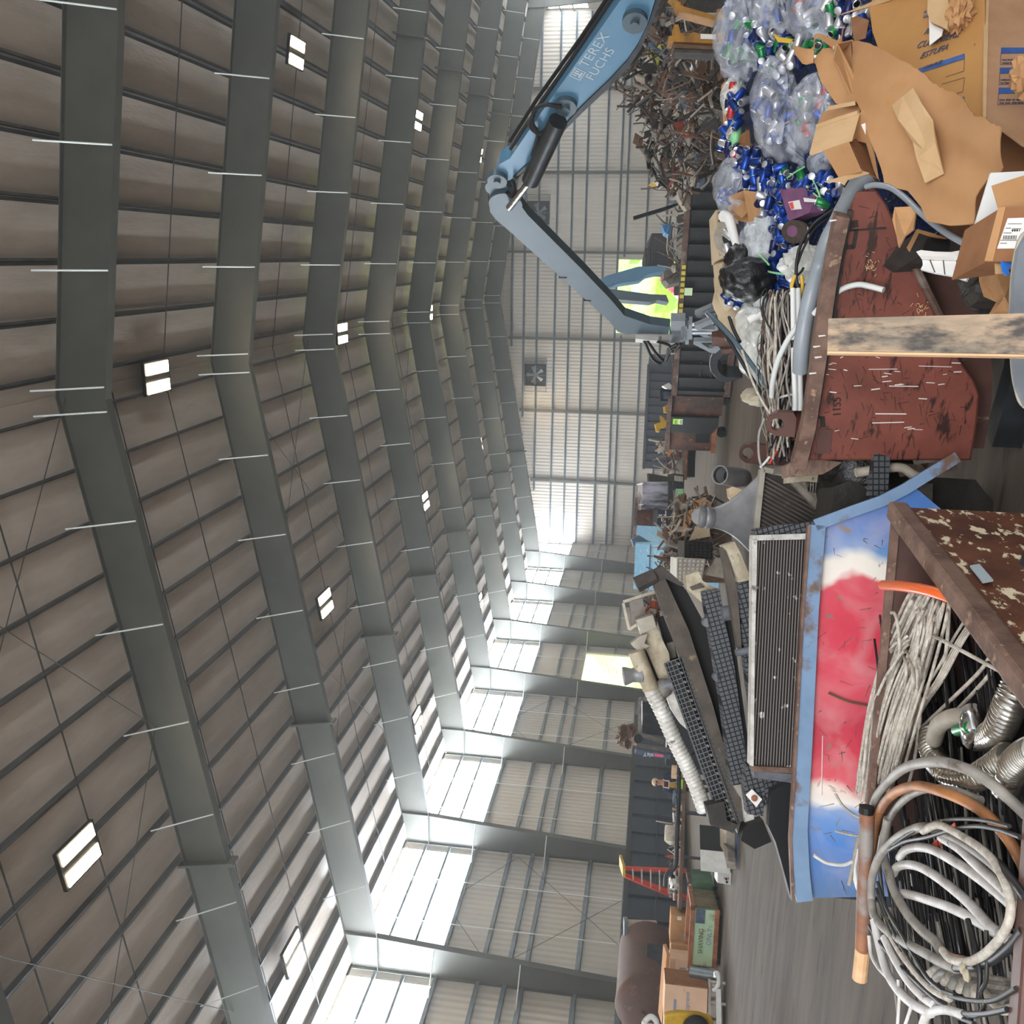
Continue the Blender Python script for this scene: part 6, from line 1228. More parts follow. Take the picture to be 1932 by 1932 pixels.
flat('cooler_duct', [(1374, 938), (1396, 935), (1398, 985), (1376, 980)], 6.75, .08, 'scrap_brown', 'small ribbed brown duct below the pipe elbow', 'duct')
t = thing('intercooler', 'small dusty intercooler wedged beside the pallet boards', 'cooler', C(1545, 915, 6.0)); d = 6.05
MB().plate(rp([(1484, 896), (1500, 888), (1545, 890), (1566, 892), (1572, 905), (1560, 912), (1520, 908), (1484, 912)], d), .07).build('tank', 'beige_tank', t); MB().plate(rp([(1524, 910), (1548, 908), (1548, 930), (1530, 928)], d + .02), .05).build('core', 'fins', t); MB().plate(rp([(1548, 892), (1572, 894), (1570, 938), (1550, 932)], d), .08).build('end_cap', 'scrap_grey', t)
for x, y in ((1538, 884), (1470, 886)): MB().plate(rp([(x - 8, y + 8), (x - 5, y - 4), (x + 4, y - 5), (x + 10, y + 8)], d), .05).build('mounting_ear', 'scrap_grey', t)
t = thing('radiator', 'black framed radiator leaning furthest, with a square hose neck at its top', 'radiator', C(1400, 1400, 6.6)); d = 6.45
MB().plate(rp([(1232, 1096), (1254, 1089), (1300, 1190), (1345, 1330), (1375, 1440), (1414, 1562), (1392, 1573), (1362, 1480), (1325, 1360), (1285, 1240), (1246, 1140)], d), .1).build('side_channel', 'channel_brown', t)
MB().plate(rp([(1254, 1090), (1292, 1108), (1342, 1200), (1374, 1350), (1402, 1490), (1412, 1560), (1375, 1440), (1345, 1330), (1300, 1190)], d + .12), .05).build('core', 'rubber', t)
MB().plate(rp([(1222, 1085), (1250, 1068), (1264, 1080), (1292, 1104), (1284, 1106), (1256, 1092), (1230, 1100)], d - .02), .1).build('top_tank', 'scrap_dark', t)
MB().tube([C(1200, 1104, d), C(1236, 1086, d)], lambda t_: .058 if t_ < .6 else .05, 10, 1).build('hose_neck', 'scrap_dark', t); MB().plate(rp([(1404, 1560), (1440, 1548), (1456, 1588), (1424, 1602), (1398, 1586)], d - .1), .1).build('foot', 'rubber', t)
MB().plate(rp([(1398, 1490), (1414, 1484), (1424, 1552), (1406, 1560)], d - .03), .1).build('corroded_end', 'alu_white', t)
t = thing('radiator', 'radiator with grey gridded plastic tank leaning beside the striped one', 'radiator', C(1400, 1300, 6.2)); d = 6.15
MB().plate(rp([(1327, 1118), (1358, 1112), (1364, 1150), (1386, 1260), (1404, 1400), (1414, 1480), (1380, 1482), (1362, 1330), (1340, 1200)], d), .1).build('side_tank', 'grid_tank', t); MB().tube([C(1362, 1158, d - .03), C(1394, 1154, d - .03)], .05, 16).build('hose_neck', 'tank_plastic', t, smooth=True)
MB().plate(rp([(1364, 1150), (1378, 1150), (1412, 1400), (1418, 1478), (1406, 1400), (1386, 1260)], d + .05), .1).build('core', 'rubber', t)
for x, y in ((1334, 1175), (1354, 1278)): MB().lathe(C(x, y, d), FWD, [(0, .015), (0, .03), (.05, .03), (.05, .015)], 12).build('clip', 'tank_plastic', t)
MB().plate(rp([(1384, 1482), (1412, 1478), (1420, 1500), (1398, 1506)], d), .1).build('end_cap', 'alu_dirty', t)
t = thing('radiator', 'radiator with a cream corroded tank top next to the striped one', 'radiator', C(1420, 1150, 6.0)); d = 5.95
MB().plate(rp([(1362, 1030), (1386, 1022), (1398, 1045), (1408, 1070), (1418, 1094), (1394, 1099), (1380, 1060), (1372, 1040)], d), .09).build('top_tank', 'beige_tank', t); MB().plate(rp([(1394, 1100), (1418, 1096), (1422, 1230), (1416, 1330), (1406, 1250)], d), .09).build('side_tank', 'grid_tank', t); MB().plate(rp([(1360, 1034), (1370, 1032), (1392, 1120), (1400, 1230), (1392, 1222), (1376, 1130)], d + .03), .06).build('core_edge', 'channel_brown', t); MB().tube([C(1388, 1232, d - .02), C(1416, 1226, d - .02)], .022, 10).build('drain_neck', 'tank_plastic', t)
t = thing('radiator_tank', 'broken cream radiator tank perched beside the grey gridded one', 'radiator', C(1330, 1110, 6.3)); MB().plate(rp([(1293, 1086), (1318, 1078), (1326, 1096), (1344, 1106), (1360, 1112), (1352, 1120), (1328, 1122), (1326, 1138), (1296, 1112)], 6.3), .1).build('tank', 'beige_tank', t); MB().plate(rp([(1302, 1108), (1322, 1100), (1330, 1108), (1306, 1114)], 6.28), .03).build('slot', 'channel_brown', t)
t = thing('mesh_cooler', 'black cooler wrapped in square wire mesh in the middle of the heap', 'cooler', C(1380, 1420, 6.5)); d = 6.5
pa, pb = Vector((1274, 1245)), Vector((1384, 1556)); ax = (pb - pa).normalized(); nx = Vector((ax.y, -ax.x)) 
def mp(u, v): p = pa + (pb - pa) * u + nx * (22 * math.cos(pi * v)); return C(p.x, p.y, d - .07 * math.sin(pi * v))
MB().sheet(lambda u, v: mp(u, v) + FWD * .02, 20, 8, .01).build('core', 'rubber', t, smooth=True); mb = MB()
for k in range(9): mb.tube([mp(u / 24, k / 8) for u in range(25)], .0035, 4, 1)
for k in range(37): mb.tube([mp(k / 36, v / 8) for v in range(9)], .0035, 4, 1)
mb.build('wire_mesh', 'mesh_wire', t)
for k in range(18): MB().box(mp((k + .5) / 18, .45) + FWD * .012, (.012, .012, .02)).build('rivet', 'alu_white', t)
MB().plate(rp([(1332, 1520), (1366, 1512), (1372, 1548), (1392, 1556), (1384, 1572), (1340, 1556)], d - .1), .09).build('end_tank', 'scrap_dark', t)
t = thing('cooler_tank', 'long white corroded finned tank on the outer edge of the heap', 'cooler', C(1330, 1500, 6.6)); d = 6.55
SPN = [(1200, 1228), (1213, 1262), (1228, 1300), (1250, 1345), (1272, 1395), (1294, 1440), (1312, 1480), (1330, 1530)]
P = [C(x, y, d) for x, y in SPN]
tb = MB().tube(P, lambda q: .05 + .007 * abs(math.sin(q * pi * 44)) if q > .3 else .054, 14, 40).build('tank', 'alu_white', t, smooth=True)
MB().tube([C(x, y, d - .01) for x, y in SPN[:3]], .058, 12, 4).build('upper_tank', 'beige_tank', t, smooth=True)
MB().lathe(C(1176, 1276, d), C(1210, 1272, d) - C(1176, 1276, d), [(0, .05), (0, .066), (.02, .064), (.06, .05), (.1, .055), (.13, .075)], 18).build('hose_neck', 'alu', t, smooth=True)
MB().plate(rp([(1196, 1222), (1190, 1214), (1208, 1200), (1222, 1196), (1216, 1214), (1226, 1218), (1208, 1230)], d), .06).build('torn_end', 'alu_dirty', t)
t = thing('radiator_tank', 'cream corroded tank between the white finned tank and the mesh cooler', 'radiator', C(1270, 1260, 6.65)); d = 6.62
MB().plate(rp([(1204, 1178), (1234, 1164), (1240, 1186), (1262, 1232), (1268, 1275), (1262, 1282), (1244, 1282), (1222, 1230), (1210, 1200)], d), .09).build('tank', 'beige_tank', t); MB().plate(rp([(1200, 1170), (1232, 1160), (1238, 1184), (1210, 1196)], d - .02), .09).build('end_cap', 'alu_dirty', t); MB().plate(rp([(1210, 1230), (1222, 1228), (1246, 1284), (1240, 1292), (1226, 1268)], d + .06), .1).build('core', 'rubber', t)
t = thing('cooler_core', 'crinkled silver cooler core behind the mesh cooler', 'cooler', C(1280, 1340, 6.6)); d = 6.58
MB().plate(rp([(1255, 1308), (1276, 1300), (1288, 1330), (1298, 1362), (1300, 1380), (1284, 1366), (1268, 1342)], d), .07).build('core', 'alu_white', t); MB().tube([C(1248, 1296, d - .03), C(1292, 1284, d - .06)], .045, 14).build('hose_neck', 'tank_plastic', t, smooth=True); MB().blob(C(1252, 1298, d - .02), (.07, .06, .06), 3, .1, 2, 14, 10).build('cap', 'scrap_grey', t, smooth=True)
t = thing('cooling_fan', 'black fan shroud with one grey blade behind the cream tank', 'fan', C(1265, 1225, 6.75)); MB().plate(rp([(1240, 1168), (1262, 1160), (1276, 1230), (1290, 1270), (1270, 1262), (1254, 1220)], 6.75), .06).build('shroud', 'rubber', t); MB().plate(rp([(1258, 1214), (1272, 1210), (1276, 1240), (1264, 1244)], 6.7), .02).build('blade', 'scrap_grey', t)
t = thing('bracket_frame', 'flat grey bracket frame topmost on the radiator heap', 'bracket', C(1200, 1160, 6.7)); MB().plate(rp([(1188, 1136), (1212, 1128), (1218, 1158), (1206, 1176), (1192, 1184)], 6.72), .03).build('plate', 'scrap_grey', t); mb = MB()
for a, b in (((1176, 1136), (1238, 1116)), ((1176, 1138), (1187, 1188)), ((1187, 1188), (1212, 1172))): mb.beam(C(*a, 6.7), C(*b, 6.7), .02, .02)
mb.build('edge_rod', 'scrap_pale', t)
o = junk([(1216, 1124), (1250, 1110), (1258, 1150), (1236, 1170), (1220, 1160)], lambda x, y: C(x, y, 6.8 + rnd(0, .2)), 60, (.06, .2), (2, 4, 6, 5, 1, 0), rise=.05).build('scrap_wire', [MATS[q] for q in SCR], kind='stuff'); tag(o, 'fine wire clippings caught at the top of the radiator heap', 'scrap wire')
for P, M, lb in (([(1408, 1442), (1438, 1456), (1444, 1480), (1440, 1540), (1410, 1536), (1404, 1490)], 'grid_tank', 'gridded plastic tank piece carrying the white tag'), ([(1442, 1466), (1474, 1468), (1480, 1500), (1480, 1524), (1444, 1522)], 'grid_tank', 'short gridded plastic piece below the striped radiator')):
    flat('plastic_tank', P, 5.9, .08, M, lb, 'radiator tank')
t = thing('tag', 'white lozenge tag with a brass bolt on the gridded tank piece', 'tag', C(1423, 1508, 5.86)); MB().plate(rp([(1407, 1500), (1419, 1489), (1438, 1508), (1427, 1523)], 5.86), .006).build('card', 'paper', t); MB().lathe(C(1423, 1506, 5.85), -FWD, [(0, .02), (.012, .018), (.014, .005)], 14).build('bolt', 'copper_rust', t)
for x, y, lb in ((1425, 1462, 'a'), (1496, 1472, 'b')): pass
# ---- the heap of cans and bags behind the red hopper
CP = plane3((1360, 300, 8.2), (1600, 300, 6.4), (1400, 20, 7.7)); cn = -CP.n
HEAPS = [[(1352, 0), (1380, -20), (1660, -20), (1668, 60), (1640, 330), (1600, 380), (1560, 440), (1520, 560), (1440, 566), (1392, 560), (1386, 440), (1372, 380), (1366, 290), (1362, 200)]]
def upz(p, d=0): return p + cn * d
b_ = [CP(*q) - cn * .06 for q in HEAPS[0]]
tag(MB().plate(b_, 1.0, (0, 0, -1)).build('can_heap', 'can_heap', kind='stuff'), 'deep heap of crushed drink cans under the bags behind the red hopper', 'cans')
def can_mesh(nm, mats, crush=0, seed=0):
    mb = MB(); r = .033; h = .122
    mb.mt(0).lathe((0, 0, -h / 2), (0, 0, 1), [(.004, r * .8), (.012, r), (h - .014, r), (h - .004, r * .82)], 12)
    mb.mt(1).lathe((0, 0, -h / 2), (0, 0, 1), [(.0, r * .55), (.003, r * .8)], 12).lathe((0, 0, h / 2), (0, 0, 1), [(-.004, r * .82), (-.001, r * .8), (-.004, r * .7)], 12)
    if crush:
        rg = random.Random(seed); k1, k2 = rg.uniform(0, 6), rg.uniform(-.02, .02)
        for v in mb.v:
            f = math.exp(-((v.z - k2) / .025) ** 2) * crush; a = math.atan2(v.y, v.x); q = 1 - f * (.5 + .5 * math.cos(a - k1)); v.x *= q; v.y *= q; v.z *= 1 - crush * .18
    o = mb.build(nm, [MATS[m_] for m_ in mats], smooth=True, base=(0, 0, 0)); return o
random.seed(21)
CANS = {k: [can_mesh('drink_can', (k, 'can_silver'), c_, i) for i, c_ in enumerate((0, .35, .6))] for k in ('can_blue', 'can_silver', 'can_navy', 'can_red', 'can_green')}
used_ = set()
def put_can(p, kind, label, group, q=None):
    src = random.choice(CANS[kind])
    if src.name in used_: o = src.copy(); COL.objects.link(o)
    else: o = src; used_.add(src.name)
    o.location = p; d = q or Vector((random.gauss(0, 1), random.gauss(0, 1), random.gauss(0, .55))); o.rotation_mode = 'QUATERNION'; o.rotation_quaternion = d.to_track_quat('Z', 'Y'); tag(o, label, 'drink can', group); return o
NAMEC = {'can_blue': 'blue', 'can_silver': 'silver', 'can_navy': 'navy', 'can_red': 'red', 'can_green': 'green'}
def strew(P, n, where, w=(8, 1, 1, .3, .4), dz=.03, off=0., skip=None, maxz=.09):
    pts = []; tries = 0
    while len(pts) < n and tries < 6000:
        tries += 1; x, y = pick(P)
        if skip and any(inpoly(x, y, s_) for s_ in skip): continue
        k_ = 10 if tries < 3000 else 6
        if any((x - a) ** 2 + (y - b) ** 2 < k_ ** 2 for a, b in pts): continue
        pts.append((x, y)); kd = random.choices(list(CANS), w)[0]
        put_can(upz(CP(x, y), off + dz + rnd(0, maxz)), kd, '%s drink can %s' % (NAMEC[kd], where), where)
PURPLE = [(1500, 352), (1575, 352), (1570, 420), (1512, 420)]
strew([(1425, 285), (1452, 292), (1500, 322), (1540, 332), (1600, 340), (1590, 372), (1500, 356), (1440, 366), (1415, 372), (1408, 340)], 54, 'in the band below the large clear bag', (10, 1, 1, 0, 1))
strew([(1448, 356), (1500, 350), (1512, 410), (1510, 470), (1490, 520), (1470, 480), (1452, 430)], 62, 'spilling out of the open cardboard tray', (12, .6, 1, 0, 0))
strew([(1388, 440), (1412, 460), (1440, 500), (1440, 540), (1420, 560), (1400, 520), (1388, 480)], 16, 'between the white tube and the black bag', (7, 3, 0, 0, 0))
strew([(1480, 480), (1510, 470), (1508, 560), (1482, 560)], 14, 'behind the looped green wire', (8, 1, 0, 0, 0))
strew([(1436, 40), (1470, 60), (1505, 80), (1560, 80), (1602, 70), (1540, 118), (1500, 130), (1452, 134), (1440, 90)], 46, 'in the gap between the three upper bags', (4, 4, 3, 1, 3))
strew([(1590, 0), (1640, -5), (1656, 40), (1650, 70), (1605, 70), (1586, 40)], 24, 'behind the torn cardboard top flap', (1, 4, 5, 1, .5))
strew([(1398, 165), (1416, 180), (1412, 240), (1388, 262), (1372, 250), (1394, 210)], 16, 'in the narrow gap beside the small cloudy bag', (7, 3, 1, 1, 0))
strew([(1372, 268), (1396, 272), (1432, 282), (1420, 296), (1388, 292)], 12, 'above the knotted bag, by the cardboard tray corner', (1, 4, 6, 2, 0))
strew([(1386, 560), (1428, 566), (1426, 574), (1388, 570)], 6, 'in the short row under the black bag', (8, 1, 0, 0, 0))
strew([(1550, 345), (1600, 338), (1604, 366), (1570, 400), (1556, 380)], 12, 'squeezed between the grey conduit and the purple carton', (6, 2, 1, 0, 1))
def bag(lb, c, r, off, seed, knot, M='bag_clear', n=14, w=(8, 2, 1, .5, .5), amp=.055, rot=0, cat='bag', sq=1.):
    """knotted clear bag: lumpy body with a gathered neck, cans inside"""
    c = (c[0], c[1], (CP(c[0], c[1]) - EYE).dot(FWD) - r[2] * .45); cc = C(*c)
    d2 = C(c[0], c[1] + 1, c[2]) - C(*c); s = d2.length
    Mx = Matrix((DOWN * 1, -RIGHT, FWD)).transposed() @ Matrix.Rotation(rot, 3, 'Z')
    t = thing('plastic_bag', lb, cat, Vector((cc.x, cc.y, cc.z - r[1] * s * .8)))
    kd = None
    if knot:
        kp = C(knot[0], knot[1], c[2] - r[2] * .35); kd = (Mx.inverted() @ (kp - cc)); kl = kd.length; kn = kd.normalized()
    rr = Vector((r[0] * s, r[1] * s, r[2]))
    def fn(d):
        k = 1 + .035 * math.sin(11 * math.atan2(d.y, d.x) + 3 * d.z)
        return k
    MB().blob(cc, rr, seed, amp, 1.8, 40, 26, Mx, fn).build('film', M, t, smooth=True)
    if knot:
        mb = MB(); kw = kp
        for k in range(11):
            a = 2 * pi * k / 11; base = cc + (kw - cc) * .55 + Mx @ Vector((math.cos(a) * rr.x * .45, math.sin(a) * rr.y * .45, -.02)); mb.tube([base, (base + kw) / 2 + (kw - cc) * .06, kw], lambda q: .018 * (1 - q) + .006, 5, 3)
        mb.blob(kw, (.04, .04, .035), seed, .3, 3, 14, 10); mb.build('knot', M, t, smooth=True)
    rg = random.Random(seed); grp = 'cans seen inside the ' + lb.split(' bag')[0] + ' bag'
    for k in range(n):
        u = Vector((rg.uniform(-1, 1), rg.uniform(-1, 1), rg.uniform(-.7, .3)))
        if u.length > .95: u = u * (.8 / u.length)
        kdn = random.choices(list(CANS), w)[0]; o = put_can(cc + Mx @ Vector((u.x * rr.x * .78, u.y * rr.y * .8, u.z * rr.z * .7)), kdn, '%s can inside the %s' % (NAMEC[kdn], lb.split(' bag')[0] + ' bag'), grp)
    return t
bag('big clear bag at the upper corner beside the yellow frame', (1398, 72, 7.5), (50, 80, .26), 0, 3, (1442, 118), n=16, w=(5, 3, 1, .5, 4))
bag('grey folded clear bag between two rounded bags', (1456, 16, 7.3), (34, 46, .2), 0, 5, (1478, 58), n=10, w=(5, 4, 1, 0, 0))
bag('clear bag with red cans at the very edge of the photo', (1540, 18, 7.1), (56, 52, .24), 0, 8, (1560, 74), n=16, w=(1, 6, 0, 6, 1))
bag('long clear bag packed with blue cans in the middle', (1468, 212, 7.0), (48, 98, .26), 0, 11, (1530, 308), n=30, w=(10, 3, 0, 0, 0), rot=-.18)
bag('pale clear bag of mixed cans behind the torn cardboard', (1534, 212, 6.8), (42, 72, .22), 0, 14, None, 'bag_clear', 18, (.5, 6, 0, 3, 2))
bag('round knotted clear bag over the black container', (1388, 352, 7.6), (43, 52, .24), 0, 17, (1410, 326), n=13, w=(8, 3, 0, 0, 0))
bag('small cloudy bag at the foot of the scrap mountain', (1383, 184, 7.8), (24, 34, .16), 0, 20, None, 'bag_milky', 4, (1, 4, 0, 0, 0))
bag('pale milky bag of bottles beside the wire bundle', (1430, 640, 6.9), (44, 76, .22), 0, 23, None, 'bag_milky', 8, (0, 1, 0, 0, 0), amp=.16)
bag('small clear bag tail under the small open carton', (1548, 305, 6.7), (24, 22, .12), 0, 26, None, 'bag_clear', 2, (4, 3, 0, 0, 0))
t = thing('bottle_bag', 'clear bag of crushed plastic bottles inside the green wire loop', 'bag', CP(1455, 480)); MB().blob(CP(1456, 472) + cn * .08, (.26, .2, .16), 31, .2, 3.0, 40, 26).build('bottles', 'glass_scrap', t, smooth=True); MB().blob(CP(1458, 474) + cn * .09, (.29, .23, .19), 33, .12, 2.5, 30, 20).build('film', 'bag_clear', t, smooth=True)
for k, (x, y) in enumerate(((1406, 585), (1418, 590), (1424, 580), (1440, 590), (1436, 615), (1412, 605))):
    o = MB().lathe(C(x, y, 6.66), (DOWN * .8 + RIGHT * rnd(-.6, .6) - FWD * .3), [(0, .03), (.09, .034), (.11, .018), (.14, .016)], 14).build('bottle', 'paper' if k % 2 else 'glass_scrap', smooth=True); tag(o, 'small pale bottle in the mouth of the milky bag', 'bottle', 'bottles in the milky bag')
t = thing('plastic_bag', 'shiny black bin bag wedged beside the beige tank', 'bag', CP(1412, 520) - zv * .3); MB().blob(C(1412, 528, 7.25), (.17, .17, .22), 41, .11, 2.6, 44, 30).build('film', 'bag_black', t, smooth=True); MB().blob(C(1400, 490, 7.4), (.12, .12, .14), 43, .12, 3.0, 24, 16).build('neck', 'bag_black', t, smooth=True)
def sheet_px(P, th, d=None, on=None):
    return MB().plate([(on or (lambda x, y: C(x, y, d)))(x, y) for x, y in P], th)
# white film tube, cardboard tray, purple carton, coir disc, green wire
N_ = 6
tag(MB().tube([CP(x, y) + cn * .14 for x, y in [(1394, 408), (1404, 414), (1414, 446), (1424, 478), (1434, 505), (1438, 494)]], lambda q: .045 * (1 - .75 * q) + .006, 10).build('film_roll', 'plastic_white', smooth=True), 'rolled white plastic film lying across the cans', 'plastic film')
t = thing('cardboard_tray', 'open brown cardboard tray spilling blue cans', 'cardboard box', CP(1440, 380)); cc = lambda x, y, o: CP(x, y) + cn * o
for P in ([(1378, 402, .02), (1412, 372, .18), (1446, 362, .2), (1452, 366, .0)], [(1446, 362, .2), (1458, 426, .2), (1460, 428, .02), (1452, 366, .0)], [(1378, 402, .02), (1412, 372, .02), (1452, 364, .02), (1458, 426, .02), (1428, 424, .02), (1396, 416, .02)]): MB().plate([cc(*q) for q in P], .006).build('panel', 'cardboard', t)
tag(sheet_px([(1402, 385), (1410, 380), (1424, 380), (1430, 400), (1418, 412), (1404, 400)], .012, on=lambda x, y: CP(x, y) + cn * .09).build('kraft_paper', 'kraft'), 'torn kraft scrap lying in the cardboard tray', 'paper')
t = thing('carton', 'purple carton with white label squashed among the cans', 'carton', CP(1540, 385)); u_ = CP(1560, 385) - CP(1520, 385); v_ = CP(1540, 405) - CP(1540, 375)
MB().plate([CP(x, y) + cn * .14 for x, y in [(1502, 358), (1548, 355), (1572, 372), (1560, 402), (1520, 418), (1514, 396)]], .12).build('box', 'carton_purple', t); MB().plate([CP(x, y) + cn * .145 for x, y in [(1520, 382), (1541, 378), (1546, 395), (1526, 397)]], .003).build('label', 'paper', t); MB().plate([CP(x, y) + cn * .148 for x, y in [(1522, 384), (1529, 382), (1532, 394), (1527, 396)]], .003).build('label_stripe', 'tape_red', t)
t = thing('coir_disc', 'dark fibrous disc with a purple patch under the black wires', 'disc', CP(1535, 440)); cx_, cy_ = 1534, 438
MB().plate([CP(cx_ + 24 * math.cos(a), cy_ + 22 * math.sin(a)) + cn * .16 for a in [k * pi / 12 for k in range(24)]], .03).build('disc', 'coir', t); MB().plate([CP(cx_ - 2 + 10 * math.cos(a), cy_ - 1 + 11 * math.sin(a)) + cn * .165 for a in [k * pi / 8 for k in range(16)]], .01).build('patch', 'carton_purple', t)
tag(MB().tube([CP(x, y) + cn * .2 for x, y in [(1495, 500), (1470, 476), (1448, 466), (1434, 466), (1429, 478), (1436, 490), (1456, 500), (1490, 512), (1524, 518)]], .008, 8).build('green_wire', 'wire_green', smooth=True), 'looped pale green wire over the clear bottles', 'wire')
for pts, lb in (([(1510, 340), (1530, 326), (1548, 316)], 'green strap across the band of cans'), ([(1552, 352), (1566, 366), (1576, 374)], 'green strap beside the purple carton'), ([(1564, 340), (1572, 356), (1580, 378)], 'pale green rod near the grey conduit')): tag(MB().tube([CP(x, y) + cn * .13 for x, y in pts], .006, 6).build('green_wire', 'wire_green'), lb, 'wire')
tag(sheet_px([(1553, 374), (1582, 378), (1583, 383), (1555, 382)], .01, on=lambda x, y: CP(x, y) + cn * .16).build('tape_strip', 'plastic_white'), 'short white strip beside the purple carton', 'strip')
tag(MB().blob(CP(1398, 252) + cn * .05, (.14, .1, .05), 6, .1, 2, 18, 12).build('foam_pad', 'wire_green', smooth=True), 'mint green pad by the edge of the long clear bag', 'pad')
tag(sheet_px([(1393, 262), (1420, 245), (1424, 286), (1400, 276)], .01, on=lambda x, y: CP(x, y) + cn * .04).build('cardboard', 'cardboard_dark'), 'dark cardboard flap tucked under the long clear bag', 'cardboard')
tag(sheet_px([(1362, 160), (1370, 150), (1366, 210), (1378, 232), (1366, 228)], .03, d=8.1).build('cardboard', 'cardboard'), 'narrow cardboard strip behind the small cloudy bag', 'cardboard')
tag(sheet_px([(1365, 232), (1374, 228), (1380, 240), (1376, 284), (1366, 286)], .05, d=8.2).build('plank', 'copper_rust'), 'short brown wooden slat beside the small cloudy bag', 'board')
tag(sheet_px([(1492, 66), (1502, 72), (1526, 76), (1524, 84), (1502, 82)], .02, on=lambda x, y: CP(x, y) + cn * .15).build('plastic_scrap', 'yellow_wire'), 'yellow plastic piece under the bag with red cans', 'plastic scrap')
tag(MB().blob(C(1518, 500, 6.6), (.12, .1, .16), 12, .25, 2.5, 20, 14).build('rag', 'bag_milky', smooth=True), 'pale cloudy film bunched beside the grey conduit', 'plastic film')
for pts, lb, M, r in (([(1588, 388), (1560, 404), (1530, 430), (1508, 470), (1502, 520), (1508, 548), (1516, 562)], 'black cable bowing round the coir disc', 'cable_black', .011), ([(1592, 396), (1566, 410), (1536, 434), (1516, 468), (1504, 500)], 'second black cable inside the bowing one', 'cable_black', .008), ([(1524, 428), (1526, 470), (1532, 486)], 'thin grey wire across the coir disc', 'cable_grey', .005), ([(1500, 520), (1494, 540), (1494, 560)], 'yellow wire end by the conduit', 'yellow_wire', .012), ([(1512, 520), (1514, 540), (1510, 560)], 'second yellow wire end next to the conduit', 'yellow_wire', .012), ([(1516, 505), (1512, 512), (1504, 520)], 'black twist of wire by the yellow ends', 'cable_black', .008)):
    tag(MB().tube([C(x, y, 6.0) for x, y in pts], r, 8).build('cable', M, smooth=True), lb, 'cable')
# ---- conduits leaning on the red hopper
t = thing('conduit', 'thick grey plastic conduit bending down along the red hopper', 'pipe', C(1560, 520, 5.3)); pts = [(1648, 326, 4.7), (1624, 340, 4.75), (1604, 370, 4.85), (1580, 418, 5.0), (1560, 457, 5.05), (1546, 502, 5.15), (1530, 556, 5.15), (1519, 605, 5.2), (1512, 655, 5.25), (1510, 700, 5.35)]
MB().tube([C(*p) for p in pts], .045, 18, 6).build('tube', 'pvc_grey', t, smooth=True); MB().tube([C(1592, 393, 4.9), C(1584, 410, 4.96), C(1576, 426, 5.02)], .046, 18).build('coupling', 'pvc_grey', t, smooth=True)
tag(MB().tube([C(*p) for p in [(1634, 352, 4.6), (1652, 349, 4.55), (1680, 354, 4.45), (1706, 372, 4.35), (1738, 402, 4.2), (1772, 430, 4.1), (1808, 453, 4.0), (1848, 470, 3.9)]], .0145, 12).build('conduit', 'pvc_grey', smooth=True), 'thin grey conduit curving over the large torn cardboard', 'pipe')
tag(MB().tube([C(*p) for p in [(1536, 592, 5.05), (1560, 566, 4.95), (1590, 545, 4.9), (1618, 537, 4.85), (1640, 540, 4.8), (1667, 547, 4.75)]], .0155, 10).build('conduit', 'pipe_pale', smooth=True), 'pale bent tube lying on the red hopper panel', 'pipe')
tag(MB().tube([C(*p) for p in [(1507, 612, 5.3), (1486, 642, 5.4), (1468, 680, 5.5), (1458, 720, 5.6), (1456, 748, 5.7)]], .0165, 10).build('conduit', 'pipe_pale', smooth=True), 'pale bent tube hanging over the wire bundle', 'pipe')
for k, x in enumerate((1496, 1506)): tag(MB().tube([C(x, 545, 5.9), C(x + 1, 620, 5.85), C(x + 2 + k, 690, 5.8), C(x + 4, 745, 5.8), C(x + 4, 775, 5.8)], .0175, 10).build('conduit', 'plastic_white' if k == 0 else 'pipe_pale', smooth=True), ('white taped tube outermost beside the thick grey conduit', 'pale taped tube tucked against the thick grey conduit')[k], 'pipe')
for y0, y1, x, M in ((642, 656, 1497, 'rubber'), (672, 677, 1500, 'rubber'), (690, 696, 1500, 'rubber'), (703, 712, 1501, 'rubber'), (728, 738, 1502, 'rubber'), (658, 700, 1507, 'tape_red')): tag(MB().tube([C(x, y0, 5.82), C(x + 1, y1, 5.82)], .0195, 10).build('tape_band', M), '%s tape wound round the white tubes at the red hopper rim%s' % ('red' if M == 'tape_red' else 'black', '' if M == 'tape_red' else ', one of five bands'), 'tape', None if M == 'tape_red' else 'black tape bands')
# long dark rods and the hanging bundle of wire
for pts, lb, r, M in (([(1334, 590), (1352, 606), (1380, 636), (1420, 690), (1448, 730), (1464, 760)], 'long dark tube slanting in front of the grapple', .017, 'stick_grey'), ([(1338, 592), (1370, 634), (1410, 700), (1440, 750), (1462, 790)], 'second long dark tube just under the first', .014, 'dark_steel'), ([(1376, 598), (1384, 622), (1396, 645)], 'short dark tube beside the beige tank foot', .013, 'dark_steel')):
    t = thing('tube', lb, 'pipe', C(*pts[0], 6.9)); MB().tube([C(x, y, 6.9 - i * .12) for i, (x, y) in enumerate(pts)], r, 10).build('shaft', M, t, smooth=True); MB().tube([C(*pts[0], 6.9), C(pts[0][0] + 5, pts[0][1] + 6, 6.88)], r * 1.06, 10).build('pale_tip', 'paper', t)
random.seed(9)
def wirepath():
    x0 = rnd(1446, 1492); y0 = rnd(545, 620); x1 = rnd(1446, 1500); y1 = rnd(760, 880); top = rnd(-12, 12)
    return [(x0 + rnd(-10, 22), y0 + rnd(30, 80)), (x0, y0), (x0 - 5 + rnd(-8, 8), y0 + 40), ((x0 + x1) / 2 + top * 2, (y0 + y1) / 2 + rnd(-30, 30)), (x1 + rnd(-16, 16), y1 - 50), (x1, y1)]
mb = MB()
